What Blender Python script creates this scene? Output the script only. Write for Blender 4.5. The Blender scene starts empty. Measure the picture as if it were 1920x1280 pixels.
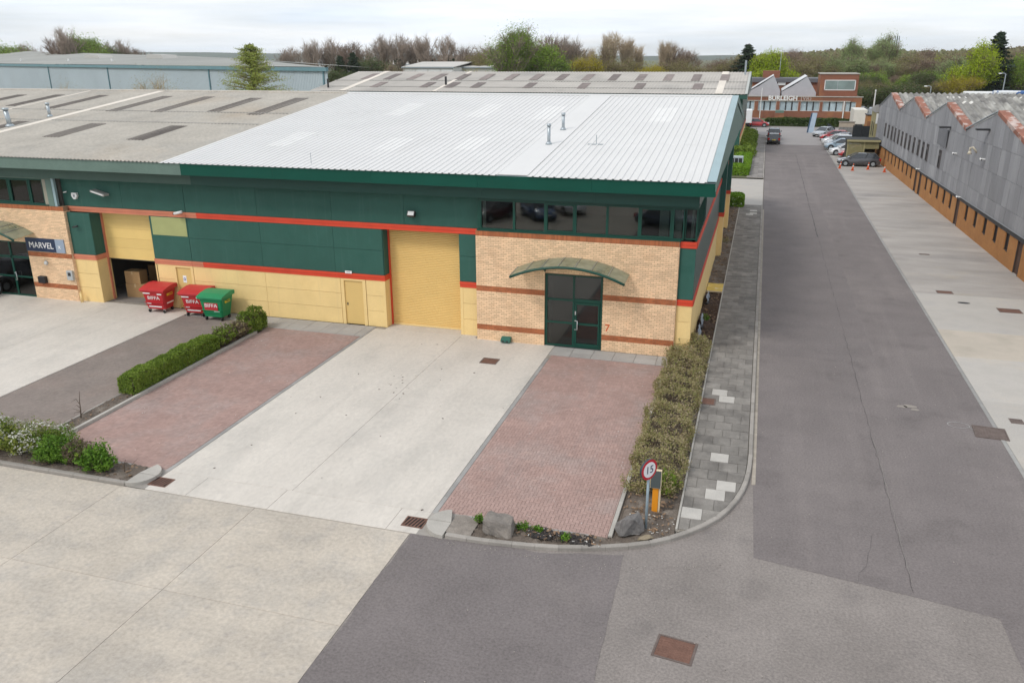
import bpy, bmesh, math, random
import numpy as np
from mathutils import Vector, Matrix

SC = bpy.context.scene
COL = SC.collection
rad = math.radians
# ------------------------------------------------------------------ camera
CAM_F = 1535.0                      # focal length in photo pixels (1920 wide)
CAM_H = 12.0
def _ray(px, py): return np.array([px-960.0, 640.0-py, -CAM_F])
_vy = _ray(1442, 103); _vy /= np.linalg.norm(_vy)
_vx = -_ray(-4450, 126); _vx -= _vy*(_vx@_vy); _vx /= np.linalg.norm(_vx)
CAM_R = np.stack([_vx, _vy, np.cross(_vx, _vy)])
def gp(px, py, z=0.0):              # photo pixel -> point on the level z
    d = CAM_R@_ray(px, py); t = (z-CAM_H)/d[2]; return float(t*d[0]), float(t*d[1])
def at(px, py, Y):                  # photo pixel -> (X, z) on the plane at depth Y
    d = CAM_R@_ray(px, py); t = Y/d[1]; return float(t*d[0]), float(t*d[2]+CAM_H)
cam_d = bpy.data.cameras.new('camera'); cam = bpy.data.objects.new('camera', cam_d); COL.objects.link(cam)
M4 = Matrix([[CAM_R[i][j] for j in range(3)]+[[0, 0, CAM_H][i]] for i in range(3)]+[[0, 0, 0, 1]])
cam.matrix_world = M4
cam_d.sensor_width = 36; cam_d.lens = CAM_F/1920*36; cam_d.clip_start = .5; cam_d.clip_end = 9000
SC.camera = cam
# ------------------------------------------------------------------ sky, sun, exposure
SUN_EL, SUN_AZ = 48, 215            # azimuth clockwise from +Y: behind and to the left of the camera
W = bpy.data.worlds.new('World'); SC.world = W; W.use_nodes = True
nt = W.node_tree; N = nt.nodes; L = nt.links; N.clear()
o_ = N.new('ShaderNodeOutputWorld'); bg = N.new('ShaderNodeBackground'); L.new(bg.outputs[0], o_.inputs[0])
sky = N.new('ShaderNodeTexSky'); sky.sky_type = 'NISHITA'; sky.sun_disc = False
sky.sun_elevation = rad(SUN_EL); sky.sun_rotation = rad(SUN_AZ); sky.air_density = 1.0; sky.dust_density = 1.5; sky.ozone_density = 1.5
tc = N.new('ShaderNodeTexCoord'); mp = N.new('ShaderNodeMapping'); mp.inputs['Scale'].default_value = (1.0, 1.0, 11.0)
L.new(tc.outputs['Generated'], mp.inputs[0])
nz = N.new('ShaderNodeTexNoise'); nz.inputs['Scale'].default_value = 2.3; nz.inputs['Detail'].default_value = 7; nz.inputs['Roughness'].default_value = .55
L.new(mp.outputs[0], nz.inputs['Vector'])
cr = N.new('ShaderNodeValToRGB'); cr.color_ramp.elements[0].position = .36; cr.color_ramp.elements[0].color = (.66, .66, .66, 1)
cr.color_ramp.elements[1].position = .6; cr.color_ramp.elements[1].color = (.985, .985, .985, 1)
L.new(nz.outputs[0], cr.inputs[0])
nz2 = N.new('ShaderNodeTexNoise'); nz2.inputs['Scale'].default_value = 3.4; nz2.inputs['Detail'].default_value = 6
L.new(mp.outputs[0], nz2.inputs['Vector'])
cc = N.new('ShaderNodeValToRGB'); cc.color_ramp.elements[0].position = .3; cc.color_ramp.elements[0].color = (8.3, 9.2, 10.4, 1)
cc.color_ramp.elements[1].position = .7; cc.color_ramp.elements[1].color = (11.0, 11.1, 11.3, 1)
L.new(nz2.outputs[0], cc.inputs[0])
mx = N.new('ShaderNodeMix'); mx.data_type = 'RGBA'; L.new(cr.outputs[0], mx.inputs[0]); L.new(sky.outputs[0], mx.inputs[6]); L.new(cc.outputs[0], mx.inputs[7])
L.new(mx.outputs[2], bg.inputs[0]); bg.inputs[1].default_value = .1
sd = bpy.data.lights.new('sun', 'SUN'); sd.energy = 1.5; sd.angle = rad(14); sd.color = (1, .96, .9)
so = bpy.data.objects.new('sun', sd); COL.objects.link(so)
_dir = Vector((math.sin(rad(SUN_AZ))*math.cos(rad(SUN_EL)), math.cos(rad(SUN_AZ))*math.cos(rad(SUN_EL)), math.sin(rad(SUN_EL))))
so.rotation_euler = _dir.to_track_quat('Z', 'Y').to_euler(); so.location = (-30, -40, 60)
vs = SC.view_settings; vs.view_transform = 'Standard'; vs.look = 'None'; vs.gamma = 1; vs.use_curve_mapping = False; vs.exposure = 0.14
SC.cycles.use_denoising = True; SC.cycles.max_bounces = 6; SC.cycles.volume_bounces = 2; SC.cycles.transparent_max_bounces = 12
# ------------------------------------------------------------------ helpers
rng = np.random.default_rng(7); random.seed(7)
def tag(o, label=None, cat=None, group=None, kind=None):
    if label: o['label'] = label
    if cat: o['category'] = cat
    if group: o['group'] = group
    if kind: o['kind'] = kind
    return o
class Thing:
    """an Empty at a thing's base; parts are given in world coordinates (or local ones with loc left at the origin)"""
def thing(name, label, cat, loc=(0, 0, 0), rz=0, group=None):
    o = bpy.data.objects.new(name, None); o.empty_display_size = .3; COL.objects.link(o)
    o.location = loc; o.rotation_euler = (0, 0, rz); tag(o, label, cat, group); return o
def origin_of(p):
    v = Vector((0, 0, 0))
    while p is not None: v = v+Vector(p.location); p = p.parent
    return v
def link(name, me, mat, parent=None, smooth=False):
    for m in (mat if isinstance(mat, (list, tuple)) else [mat]): me.materials.append(m)
    if smooth: me.polygons.foreach_set('use_smooth', [True]*len(me.polygons))
    o = bpy.data.objects.new(name, me); COL.objects.link(o); o.parent = parent; return o
class MB:
    def __init__(s): s.v = []; s.f = []; s.m = []; s.mi = 0
    def add(s, vs, fs):
        b = len(s.v); s.v += [tuple(p) for p in vs]; s.f += [tuple(b+i for i in f) for f in fs]; s.m += [s.mi]*len(fs); return s
    def box(s, x0, x1, y0, y1, z0, z1, skip=''):
        vs = [(x0, y0, z0), (x1, y0, z0), (x1, y1, z0), (x0, y1, z0), (x0, y0, z1), (x1, y0, z1), (x1, y1, z1), (x0, y1, z1)]
        F = {'b': (0, 3, 2, 1), 't': (4, 5, 6, 7), 'f': (0, 1, 5, 4), 'r': (1, 2, 6, 5), 'k': (2, 3, 7, 6), 'l': (3, 0, 4, 7)}
        return s.add(vs, [F[k] for k in F if k not in skip])
    def cbox(s, x0, x1, y0, y1, z0, z1, c=.01):      # box with chamfered top edges
        vs = [(x0, y0, z0), (x1, y0, z0), (x1, y1, z0), (x0, y1, z0), (x0, y0, z1-c), (x1, y0, z1-c), (x1, y1, z1-c), (x0, y1, z1-c),
              (x0+c, y0+c, z1), (x1-c, y0+c, z1), (x1-c, y1-c, z1), (x0+c, y1-c, z1)]
        fs = [(0, 3, 2, 1), (8, 9, 10, 11)]
        for i in range(4): j = (i+1) % 4; fs += [(i, j, j+4, i+4), (i+4, j+4, j+8, i+8)]
        return s.add(vs, fs)
    def prism(s, poly, a, b, axis='z'):              # convex or simple polygon extruded along an axis
        n = len(poly)
        def P(p, t): return {'z': (p[0], p[1], t), 'y': (p[0], t, p[1]), 'x': (t, p[0], p[1])}[axis]
        vs = [P(p, a) for p in poly]+[P(p, b) for p in poly]
        return s.add(vs, [tuple(range(n))[::-1], tuple(range(n, 2*n))]+[(i, (i+1) % n, (i+1) % n+n, i+n) for i in range(n)])
    def sheet(s, poly, z): return s.add([(p[0], p[1], z) for p in poly], [tuple(range(len(poly)))])
    def tube(s, pts, r, n=8, cap=True):
        pts = [Vector(p) for p in pts]; R = r if isinstance(r, (list, tuple)) else [r]*len(pts); b = len(s.v); m = len(pts)
        for i, p in enumerate(pts):
            d = (pts[min(i+1, m-1)]-pts[max(i-1, 0)]).normalized(); u = d.orthogonal().normalized(); w = d.cross(u)
            if i and u.dot(pu) < 0 and False: u = -u
            if i:                                        # keep the ring from twisting
                u = (pu-d*pu.dot(d)).normalized(); w = d.cross(u)
            pu = u
            for k in range(n):
                a = 2*math.pi*k/n; s.v.append(tuple(p+R[i]*(math.cos(a)*u+math.sin(a)*w)))
        for i in range(m-1):
            for k in range(n): s.f.append((b+i*n+k, b+i*n+(k+1) % n, b+(i+1)*n+(k+1) % n, b+(i+1)*n+k)); s.m.append(s.mi)
        if cap:
            s.f.append(tuple(range(b, b+n))[::-1]); s.f.append(tuple(range(b+(m-1)*n, b+m*n))); s.m += [s.mi]*2
        return s
    def cyl(s, c, r, h, axis='z', n=14, r2=None):
        c = Vector(c); d = Vector({'x': (1, 0, 0), 'y': (0, 1, 0), 'z': (0, 0, 1)}[axis])*h
        return s.tube([c, c+d], [r, r if r2 is None else r2], n)
    def xf(s, M, start=0):
        for i in range(start, len(s.v)): s.v[i] = tuple(M@Vector(s.v[i]))
        return s
    def mesh(s, name, off=(0, 0, 0)):
        me = bpy.data.meshes.new(name); ox, oy, oz = off
        me.from_pydata([(x-ox, y-oy, z-oz) for x, y, z in s.v], [], s.f); me.polygons.foreach_set('material_index', s.m); me.update(); return me
    def build(s, name, mat, parent=None, smooth=False, world=True):
        return link(name, s.mesh(name, origin_of(parent) if world else (0, 0, 0)), mat, parent, smooth)
def part(name, mat, parent, *boxes, smooth=False):
    m = MB()
    for b in boxes: m.box(*b)
    return m.build(name, mat, parent, smooth)
def solid(name, mb, mat, label, cat, group=None, smooth=False, base=None):     # a thing that is one mesh, its origin at its base
    if base is None:
        xs = [v[0] for v in mb.v]; ys = [v[1] for v in mb.v]; base = ((min(xs)+max(xs))/2, (min(ys)+max(ys))/2, min(v[2] for v in mb.v))
    o = link(name, mb.mesh(name, base), mat, None, smooth); o.location = base; return tag(o, label, cat, group)
def copy_tree(o, parent=None):
    c = o.copy(); COL.objects.link(c); c.parent = parent
    for ch in list(o.children): copy_tree(ch, c)
    return c
def text_mesh(txt, size, depth=.004, shear=0, bold=0):
    cu = bpy.data.curves.new('lettering', 'FONT'); cu.body = txt; cu.size = size; cu.extrude = depth; cu.align_x = 'CENTER'; cu.align_y = 'CENTER'; cu.shear = shear; cu.resolution_u = 3; cu.offset = bold
    t = bpy.data.objects.new('lettering_source', cu); COL.objects.link(t); bpy.context.view_layer.update()
    me = bpy.data.meshes.new_from_object(t.evaluated_get(bpy.context.evaluated_depsgraph_get()))
    bpy.data.objects.remove(t); bpy.data.curves.remove(cu); return me
def lettering(txt, size, mat, parent, pos, rot=(math.pi/2, 0, 0), sx=1.0, name='lettering', bold=0):
    o = link(name, text_mesh(txt, size, bold=bold), mat, parent); o.location = Vector(pos)-origin_of(parent); o.rotation_euler = rot; o.scale = (sx, 1, 1); return o
# ------------------------------------------------------------------ materials
MATS = {}
def lin(c): return tuple(((v/255+.055)/1.055)**2.4 if v/255 > .04045 else v/255/12.92 for v in c)
def mat(name, col, rough=.7, var=0, vscale=1.5, var2=0, v2scale=20, bump=0, bscale=40, metal=0, spec=.4, island=0, objr=0, cols=None, stretch=(1, 1, 1), coat=0, sheen=0):
    """procedural material: base colour times broad and fine noise, optional tint per island / per object, optional second colours"""
    if name in MATS: return MATS[name]
    m = bpy.data.materials.new(name); m.use_nodes = True; t = m.node_tree; n = t.nodes; l = t.links; p = n['Principled BSDF']
    p.inputs['Roughness'].default_value = rough; p.inputs['Metallic'].default_value = metal; p.inputs['Specular IOR Level'].default_value = spec
    if coat: p.inputs['Coat Weight'].default_value = coat; p.inputs['Coat Roughness'].default_value = .08
    tcn = n.new('ShaderNodeTexCoord'); mpn = n.new('ShaderNodeMapping'); mpn.inputs['Scale'].default_value = stretch; l.new(tcn.outputs['Object'], mpn.inputs[0])
    cur = None
    base = n.new('ShaderNodeRGB'); base.outputs[0].default_value = (*col, 1); cur = base.outputs[0]
    def noise(scale, det=6, ro=.6):
        q = n.new('ShaderNodeTexNoise'); q.inputs['Scale'].default_value = scale; q.inputs['Detail'].default_value = det; q.inputs['Roughness'].default_value = ro; l.new(mpn.outputs[0], q.inputs['Vector']); return q.outputs[0]
    def mixc(fac, a, b, mode='MIX'):
        q = n.new('ShaderNodeMix'); q.data_type = 'RGBA'; q.blend_type = mode; q.clamp_result = False
        (l.new(fac, q.inputs[0]) if not isinstance(fac, (int, float)) else setattr(q.inputs[0], 'default_value', fac))
        l.new(a, q.inputs[6]) if not isinstance(a, tuple) else setattr(q.inputs[6], 'default_value', (*a, 1))
        l.new(b, q.inputs[7]) if not isinstance(b, tuple) else setattr(q.inputs[7], 'default_value', (*b, 1)); return q.outputs[2]
    def rng_(sock, lo, hi, a=0.0, b=1.0):
        q = n.new('ShaderNodeMapRange'); l.new(sock, q.inputs[0]); q.inputs[1].default_value = a; q.inputs[2].default_value = b; q.inputs[3].default_value = lo; q.inputs[4].default_value = hi; return q.outputs[0]
    for c in (cols or []):            # (colour, noise scale, low, high, strength[, own stretch])
        src = noise(c[1])
        if len(c) > 5: mq = n.new('ShaderNodeMapping'); mq.inputs['Scale'].default_value = c[5]; l.new(tcn.outputs['Object'], mq.inputs[0]); l.new(mq.outputs[0], src.node.inputs['Vector'])
        f = rng_(src, 0, c[4], c[2], c[3]); cur = mixc(f, cur, tuple(c[0]))
    def scale_by(val):
        nonlocal cur
        q = n.new('ShaderNodeCombineColor'); [l.new(val, q.inputs[i]) for i in range(3)]; cur = mixc(1.0, cur, q.outputs[0], 'MULTIPLY')
    if island or objr:
        if island: g = n.new('ShaderNodeNewGeometry'); r = g.outputs['Random Per Island']; amt = island
        else: g = n.new('ShaderNodeObjectInfo'); r = g.outputs['Random']; amt = objr
        scale_by(rng_(r, 1-amt, 1+amt))
    if var: scale_by(rng_(noise(vscale), 1-var, 1+var, .3, .7))
    if var2: scale_by(rng_(noise(v2scale, 4, .7), 1-var2, 1+var2, .3, .7))
    l.new(cur, p.inputs['Base Color'])
    if bump:
        b = n.new('ShaderNodeBump'); b.inputs['Strength'].default_value = bump; b.inputs['Distance'].default_value = .02; l.new(noise(bscale, 5), b.inputs['Height']); l.new(b.outputs[0], p.inputs['Normal'])
    MATS[name] = m; return m
def leafmat(name, cols, patch=.8, rough=.6, transl=.35):
    """foliage: colour ramp over the random value of each leaf plus broad patches, some light let through"""
    if name in MATS: return MATS[name]
    m = bpy.data.materials.new(name); m.use_nodes = True; t = m.node_tree; n = t.nodes; l = t.links; p = n['Principled BSDF']; out = n['Material Output']
    g = n.new('ShaderNodeNewGeometry'); tcn = n.new('ShaderNodeTexCoord'); q = n.new('ShaderNodeTexNoise'); q.inputs['Scale'].default_value = patch; q.inputs['Detail'].default_value = 3; l.new(tcn.outputs['Object'], q.inputs['Vector'])
    a = n.new('ShaderNodeMath'); a.operation = 'MULTIPLY_ADD'; l.new(g.outputs['Random Per Island'], a.inputs[0]); a.inputs[1].default_value = .55
    b = n.new('ShaderNodeMapRange'); l.new(q.outputs[0], b.inputs[0]); b.inputs[1].default_value = .3; b.inputs[2].default_value = .7; b.inputs[3].default_value = 0; b.inputs[4].default_value = .45; l.new(b.outputs[0], a.inputs[2])
    r = n.new('ShaderNodeValToRGB'); l.new(a.outputs[0], r.inputs[0]); el = r.color_ramp.elements
    el[0].position = 0; el[0].color = (*cols[0], 1); el[1].position = 1; el[1].color = (*cols[-1], 1)
    for i, c in enumerate(cols[1:-1]): e = el.new((i+1)/(len(cols)-1)); e.color = (*c, 1)
    l.new(r.outputs[0], p.inputs['Base Color']); p.inputs['Roughness'].default_value = rough; p.inputs['Specular IOR Level'].default_value = .25
    if transl:
        tr = n.new('ShaderNodeBsdfTranslucent'); l.new(r.outputs[0], tr.inputs[0]); ms = n.new('ShaderNodeMixShader'); ms.inputs[0].default_value = transl
        l.new(p.outputs[0], ms.inputs[1]); l.new(tr.outputs[0], ms.inputs[2]); l.new(ms.outputs[0], out.inputs[0])
    MATS[name] = m; return m
def glassmat(name, tint, refl=.1, rough=.03):
    if name in MATS: return MATS[name]
    m = bpy.data.materials.new(name); m.use_nodes = True; t = m.node_tree; n = t.nodes; l = t.links; n.remove(n['Principled BSDF']); out = n['Material Output']
    tr = n.new('ShaderNodeBsdfTransparent'); tr.inputs[0].default_value = (*tint, 1); gl = n.new('ShaderNodeBsdfGlossy'); gl.inputs['Roughness'].default_value = rough
    fr = n.new('ShaderNodeFresnel'); fr.inputs[0].default_value = 1.5; ad = n.new('ShaderNodeMath'); ad.operation = 'ADD'; ad.use_clamp = True; l.new(fr.outputs[0], ad.inputs[0]); ad.inputs[1].default_value = refl
    ms = n.new('ShaderNodeMixShader'); l.new(ad.outputs[0], ms.inputs[0]); l.new(tr.outputs[0], ms.inputs[1]); l.new(gl.outputs[0], ms.inputs[2]); l.new(ms.outputs[0], out.inputs[0])
    MATS[name] = m; return m

asph_a = mat('asphalt_worn', (.222, .196, .178), .9, var=.12, vscale=.5, var2=.26, v2scale=16, bump=.35, bscale=60, cols=[((.275, .245, .222), .16, .5, .72, .6), ((.165, .147, .137), .8, .56, .72, .6), ((.3, .27, .245), .5, .52, .75, .35, (1, .15, 1)), ((.12, .11, .108), 1.7, .68, .76, .5)])
asph_b = mat('asphalt_road', (.17, .148, .141), .9, var=.1, vscale=.45, var2=.26, v2scale=16, bump=.35, bscale=60, cols=[((.215, .188, .176), .12, .5, .7, .7), ((.115, .1, .095), .6, .55, .72, .6), ((.21, .183, .172), 1.1, .5, .7, .55, (1, .06, 1)), ((.105, .096, .098), 1.6, .66, .76, .5)])
asph_c = mat('asphalt_patch', (.168, .147, .141), .9, var=.12, vscale=.6, var2=.26, v2scale=16, cols=[((.195, .17, .158), .35, .5, .72, .7), ((.125, .109, .105), 1.2, .55, .7, .5)], bump=.35, bscale=60)
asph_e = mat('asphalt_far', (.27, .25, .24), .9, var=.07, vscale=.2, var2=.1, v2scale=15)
crackm = mat('crack_filler', (.06, .055, .055), .85, var2=.3, v2scale=9)
crackl = mat('crack_dust', (.25, .23, .21), .95)
conc_a = mat('concrete_yard', (.47, .415, .345), .88, var=.1, vscale=.5, var2=.16, v2scale=9, bump=.25, bscale=50, objr=.025, cols=[((.36, .34, .31), .35, .5, .72, .8), ((.55, .49, .41), .8, .55, .75, .5), ((.3, .28, .27), 2.6, .56, .76, .5), ((.36, .33, .29), 1.2, .5, .7, .6), ((.38, .34, .29), .9, .52, .72, .5, (.12, 1.2, 1))])
conc_b = mat('concrete_forecourt', (.565, .52, .46), .88, var=.07, vscale=.6, var2=.08, v2scale=8, bump=.2, bscale=50, objr=.02, cols=[((.46, .43, .385), .55, .5, .74, .8), ((.41, .38, .35), 1.9, .6, .78, .5), ((.47, .435, .385), 1.3, .52, .72, .55, (1.4, .07, 1))], stretch=(1, .55, 1))
conc_c = mat('concrete_right', (.43, .4, .36), .88, var=.1, vscale=.5, var2=.08, v2scale=18, bump=.2, bscale=40, objr=.06, cols=[((.33, .31, .29), .5, .5, .7, .8), ((.5, .43, .34), .35, .55, .7, .5)])
conc_d = mat('concrete_grimy', (.36, .33, .3), .9, var=.16, vscale=.4, var2=.08, v2scale=14, bump=.2, bscale=40, objr=.04, cols=[((.24, .225, .215), .25, .5, .68, .8), ((.42, .37, .3), .5, .56, .72, .7)], stretch=(.6, 1.4, 1))
conc_tan = mat('concrete_tan', (.46, .405, .335), .88, var=.07, vscale=.6, var2=.06, v2scale=18, bump=.2, bscale=40, cols=[((.38, .34, .28), .7, .5, .7, .7)])
jointm = mat('joint_seal', (.28, .25, .21), .95, var2=.25, v2scale=6)
kerbm = mat('kerb_concrete', (.3, .275, .245), .9, var=.12, vscale=2, var2=.1, v2scale=25, bump=.3, bscale=50, objr=.12)
kerbl = mat('kerb_light', (.4, .375, .335), .9, var=.1, vscale=2, var2=.08, v2scale=25, bump=.3, bscale=50, objr=.08)
edgem = mat('edging_grey', (.29, .28, .265), .9, var=.12, vscale=2, objr=.1)
slab_d = mat('footway_slab', (.2, .184, .164), .9, var=.16, vscale=2.2, var2=.12, v2scale=20, bump=.35, bscale=40, objr=.17, cols=[((.27, .25, .225), 1.5, .5, .7, .7), ((.11, .1, .09), .9, .52, .7, .7), ((.12, .11, .1), 4, .6, .75, .5)])
slab_l = mat('footway_slab_pale', (.45, .425, .385), .85, var=.1, vscale=2, var2=.06, v2scale=20, objr=.08)
slab_g = mat('apron_slab', (.36, .345, .325), .88, var=.08, vscale=1.5, var2=.06, v2scale=20, objr=.1)
pave_r = mat('block_paving', (.355, .238, .205), .85, var=.1, vscale=.7, var2=.08, v2scale=6, island=.08, cols=[((.345, .275, .25), .5, .48, .68, .7), ((.40, .26, .215), 1.2, .58, .75, .6), ((.3, .24, .22), 1.0, .52, .72, .6, (1, .2, 1))])
pave_o = mat('block_paving_single', (.355, .242, .21), .85, var=.08, vscale=3, var2=.06, v2scale=18, objr=.08)
pave_g = mat('block_paving_grimy', (.24, .2, .175), .88, var=.13, vscale=.6, var2=.1, v2scale=9, island=.05, cols=[((.25, .19, .16), .5, .5, .7, .6)])
mortar_p = mat('paving_sand', (.3, .225, .2), .95, var=.1)
soilm = mat('soil', (.125, .1, .08), 1, var=.25, vscale=3, var2=.35, v2scale=25, bump=1, bscale=14, cols=[((.2, .17, .14), 2.0, .48, .65, .8)])
mulch = mat('mulch', (.075, .048, .034), 1, var=.3, vscale=5, var2=.4, v2scale=30, bump=1, bscale=20)
earth = mat('ground_grass', (.1, .115, .05), 1, var=.25, vscale=.03, var2=.2, v2scale=.5, cols=[((.17, .15, .1), .02, .45, .65, .7)])
green_n = mat('paint_green', (.032, .102, .08), .6, spec=.25, var=.06, vscale=1.2, var2=.03, v2scale=14, objr=.05, cols=[((.05, .14, .115), .7, .52, .75, .35), ((.075, .15, .125), 2.2, .55, .75, .35, (2.5, 2.5, .12)), ((.012, .075, .058), 1.4, .55, .75, .5)])
green_b = mat('paint_green_fresh', (.003, .066, .044), .6, spec=.2, var=.05, vscale=1.0, objr=.05)
green_f = mat('paint_green_faded', (.115, .175, .145), .6, var=.1, vscale=1.2, var2=.05, v2scale=14, objr=.05)
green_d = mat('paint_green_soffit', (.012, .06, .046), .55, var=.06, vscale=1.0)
green_s = mat('paint_green_side_sheen', (.06, .1, .088), .32, var=.12, vscale=.8)  # greyer than the front green: oblique sky sheen put into the colour
frame_g = mat('frame_green', (.004, .056, .038), .45, var=.06)
red_n = mat('paint_red', (.62, .06, .025), .5, var=.08, vscale=1.5, objr=.04)
red_f = mat('paint_red_faded', (.58, .2, .115), .6, var=.1, vscale=1.3, objr=.04)
yel_n = mat('paint_cream', (.8, .585, .26), .6, var=.05, vscale=1.0, var2=.03, v2scale=12, objr=.035, cols=[((.72, .51, .21), .9, .55, .75, .4), ((.62, .47, .24), 2.0, .56, .78, .45, (2.5, 2.5, .15)), ((.55, .42, .22), 3.5, .64, .76, .4)])
yel_r = mat('roller_yellow', (.73, .5, .185), .5, var=.04, vscale=.8, cols=[((.68, .46, .17), .6, .5, .7, .5)])
yel_s = mat('sectional_yellow', (.75, .53, .19), .5, var=.04, vscale=.8, objr=.06)
yel_d = mat('door_cream', (.69, .48, .18), .55, var=.04, vscale=.9)
cream_p = mat('repaint_patch', (.36, .38, .16), .6, var=.06, vscale=2)
brick_y = mat('brick_buff', (.78, .55, .345), .85, var=.06, vscale=1.2, island=.13, cols=[((.76, .49, .28), 2.0, .5, .7, .4)])
brick_m = mat('brick_mortar', (.36, .23, .14), .95, var=.08, vscale=4)
brick_r = mat('brick_red_band', (.4, .135, .055), .85, island=.16, var=.08, vscale=2)
roof_w = mat('roof_white', (.63, .622, .605), .75, spec=.2, var=.02, vscale=.4, cols=[((.58, .572, .555), .25, .5, .75, .5), ((.55, .54, .515), 1.2, .55, .75, .3, (1, .1, 1))])
roof_wl = mat('rooflight_white', (.68, .672, .65), .8, spec=.2, var=.03, vscale=1.5)
roof_g = mat('roof_fibre_cement', (.44, .405, .35), .95, var=.1, vscale=.5, var2=.12, v2scale=6, cols=[((.34, .325, .295), .3, .52, .72, .7), ((.45, .37, .28), .16, .52, .7, .6)], stretch=(1, .7, 1))
roof_d = mat('rooflight_dark', (.135, .115, .098), .6, var=.2, vscale=2, var2=.2, v2scale=14)
roof_2 = mat('roof_fibre_far', (.43, .4, .36), .95, var=.1, vscale=.2, cols=[((.28, .265, .245), .12, .52, .7, .7)])
roof_p = mat('roof_pale_strip', (.66, .6, .52), .8, var=.1, vscale=.6, stretch=(1, .3, 1))
trim_b = mat('verge_trim', (.27, .37, .385), .4, var=.06, vscale=1)
darkm = mat('dark_void', (.015, .014, .013), .9)
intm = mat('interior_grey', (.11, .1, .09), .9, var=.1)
intfl = mat('interior_floor', (.22, .2, .18), .8, var=.1)
blindm = mat('white_blind', (.75, .74, .70), .7)
glass = glassmat('window_glass', (.5, .56, .54), .05)
glass_d = glassmat('door_glass', (.3, .36, .35), .05)
glass_f = mat('far_glass', (.42, .5, .54), .1, var=.25, vscale=.6, spec=.8)
glass_k = mat('car_glass', (.02, .025, .03), .06, spec=.9)
canopy_g = glassmat('canopy_polycarbonate', (.62, .66, .58), .10, .18)
canopy_s = mat('canopy_dirty_sheet', (.24, .27, .21), .35, var=.18, vscale=2.5, var2=.1, v2scale=15)
metal_g = mat('galvanised', (.38, .42, .44), .4, metal=.6, var=.08, vscale=3)
metal_d = mat('metal_dark', (.03, .03, .032), .45)
steel = mat('steel_bright', (.65, .66, .67), .3, metal=.8)
white_p = mat('white_plastic', (.72, .72, .70), .45)
rust = mat('iron_cover', (.17, .09, .065), .8, var=.2, vscale=4, var2=.2, v2scale=30, metal=.2)
rustg = mat('iron_cover_grey', (.15, .115, .1), .8, var=.2, vscale=4, var2=.2, v2scale=30, metal=.2)
white_t = mat('white_lettering', (.8, .79, .77), .5)
black_p = mat('black_plastic', (.018, .018, .02), .5)
rubber = mat('rubber', (.02, .02, .02), .8)
# ================================================================== THE GROUND
def structure(name, mb, m, parent=None, smooth=False):
    o = mb.build(name, m, parent, smooth); o['kind'] = 'structure'; return o
def rect(x0, x1, y0, y1): return [(x0, y0), (x1, y0), (x1, y1), (x0, y1)]
structure('ground', MB().sheet(rect(-4000, 4000, -60, 6000), -.2), earth)
structure('asphalt_apron', MB().sheet([(-8.02, -30), (60, -30), (60, 19.0), (.66, 19.0), (.66, 24), (-.2, 20.6), (-1.6, 18.9), (-8.02, 17.4)], -.002)
          .sheet(rect(.66, 8.5, 19.0, 141), -.002), asph_a)
road = structure('road', MB().sheet([(.77, 18.75), (4.47, 18.14), (6.13, 17.82), (6.25, 12), (8.45, 12), (8.45, 141), (.66, 141), (.66, 24)], .002), asph_b)
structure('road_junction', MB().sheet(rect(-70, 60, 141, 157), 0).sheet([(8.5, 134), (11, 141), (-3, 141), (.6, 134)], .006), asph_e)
def ragged(poly, st=.35, amp=.025):
    out = []
    for a, b in zip(poly, poly[1:]+poly[:1]):
        a, b = np.array(a, float), np.array(b, float); n_ = max(1, int(np.hypot(*(b-a))/st)); n_ = min(n_, 160)
        out += [tuple(a+(b-a)*i/n_+(np.random.default_rng(int(abs(a[0]*7+a[1]*13+i*31)*10)).normal(size=2)*amp if i else 0)) for i in range(n_)]
    return out
def patch(name, poly, m, z): return MB().sheet(ragged(poly), z).build(name, m, road)
patch('asphalt_patch', rect(.68, 5.35, 34.4, 72), asph_c, .006)
patch('asphalt_patch', rect(.68, 8.4, 112, 124.5), asph_c, .006)
patch('asphalt_patch', [(-8.0, -20), (-1.35, -20), (-2.4, 17.95), (-4.2, 17.5), (-8.0, 17.35)], asph_c, .006)
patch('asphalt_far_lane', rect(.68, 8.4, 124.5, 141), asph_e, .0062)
def ribbon(pts, w0, w1, z, mb=None):
    mb = mb or MB(); pv = None
    for i in range(len(pts)-1):
        a, b = Vector((*pts[i], 0)), Vector((*pts[i+1], 0)); d = (b-a).normalized(); nrm = Vector((-d.y, d.x, 0)); w = random.uniform(w0, w1)
        p0, p1 = (pv if pv else (a-nrm*w, a+nrm*w)); q0, q1 = b-nrm*w, b+nrm*w; pv = (q0, q1)
        mb.add([(p0.x, p0.y, z), (q0.x, q0.y, z), (q1.x, q1.y, z), (p1.x, p1.y, z)], [(0, 1, 2, 3)])
    return mb
def wander(x, y0, y1, st, amp): return [(x+random.uniform(-amp, amp), y) for y in np.arange(y0, y1+.01, st)]
ribbon(wander(4.42, 18.3, 60, .35, .035), .002, .009, .0105).build('lane_joint', crackm, road)
ribbon(wander(4.4, 60, 112, .8, .04), .012, .03, .0105).build('lane_joint', crackm, road)
ribbon(wander(4.45, 18.5, 27, .3, .03), .003, .008, .011).build('lane_joint_dust', crackl, road)
ribbon([(x, 88.7+random.uniform(-.03, .03)) for x in np.arange(.7, 8.4, .5)], .02, .05, .0105).build('lane_joint', crackl, road)
for (px, py, s) in ((1690, 762, .22), (1706, 762, .28), (1716, 768, .18)):
    x, y = gp(px, py); MB().sheet([(x+s*random.uniform(.6, 1)*math.cos(a), y+.7*s*random.uniform(.6, 1)*math.sin(a)) for a in np.linspace(0, 5.7, 11)], .0108).build('pale_stain', mat('pale_stain', (.27, .24, .21), .95), road)
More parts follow.
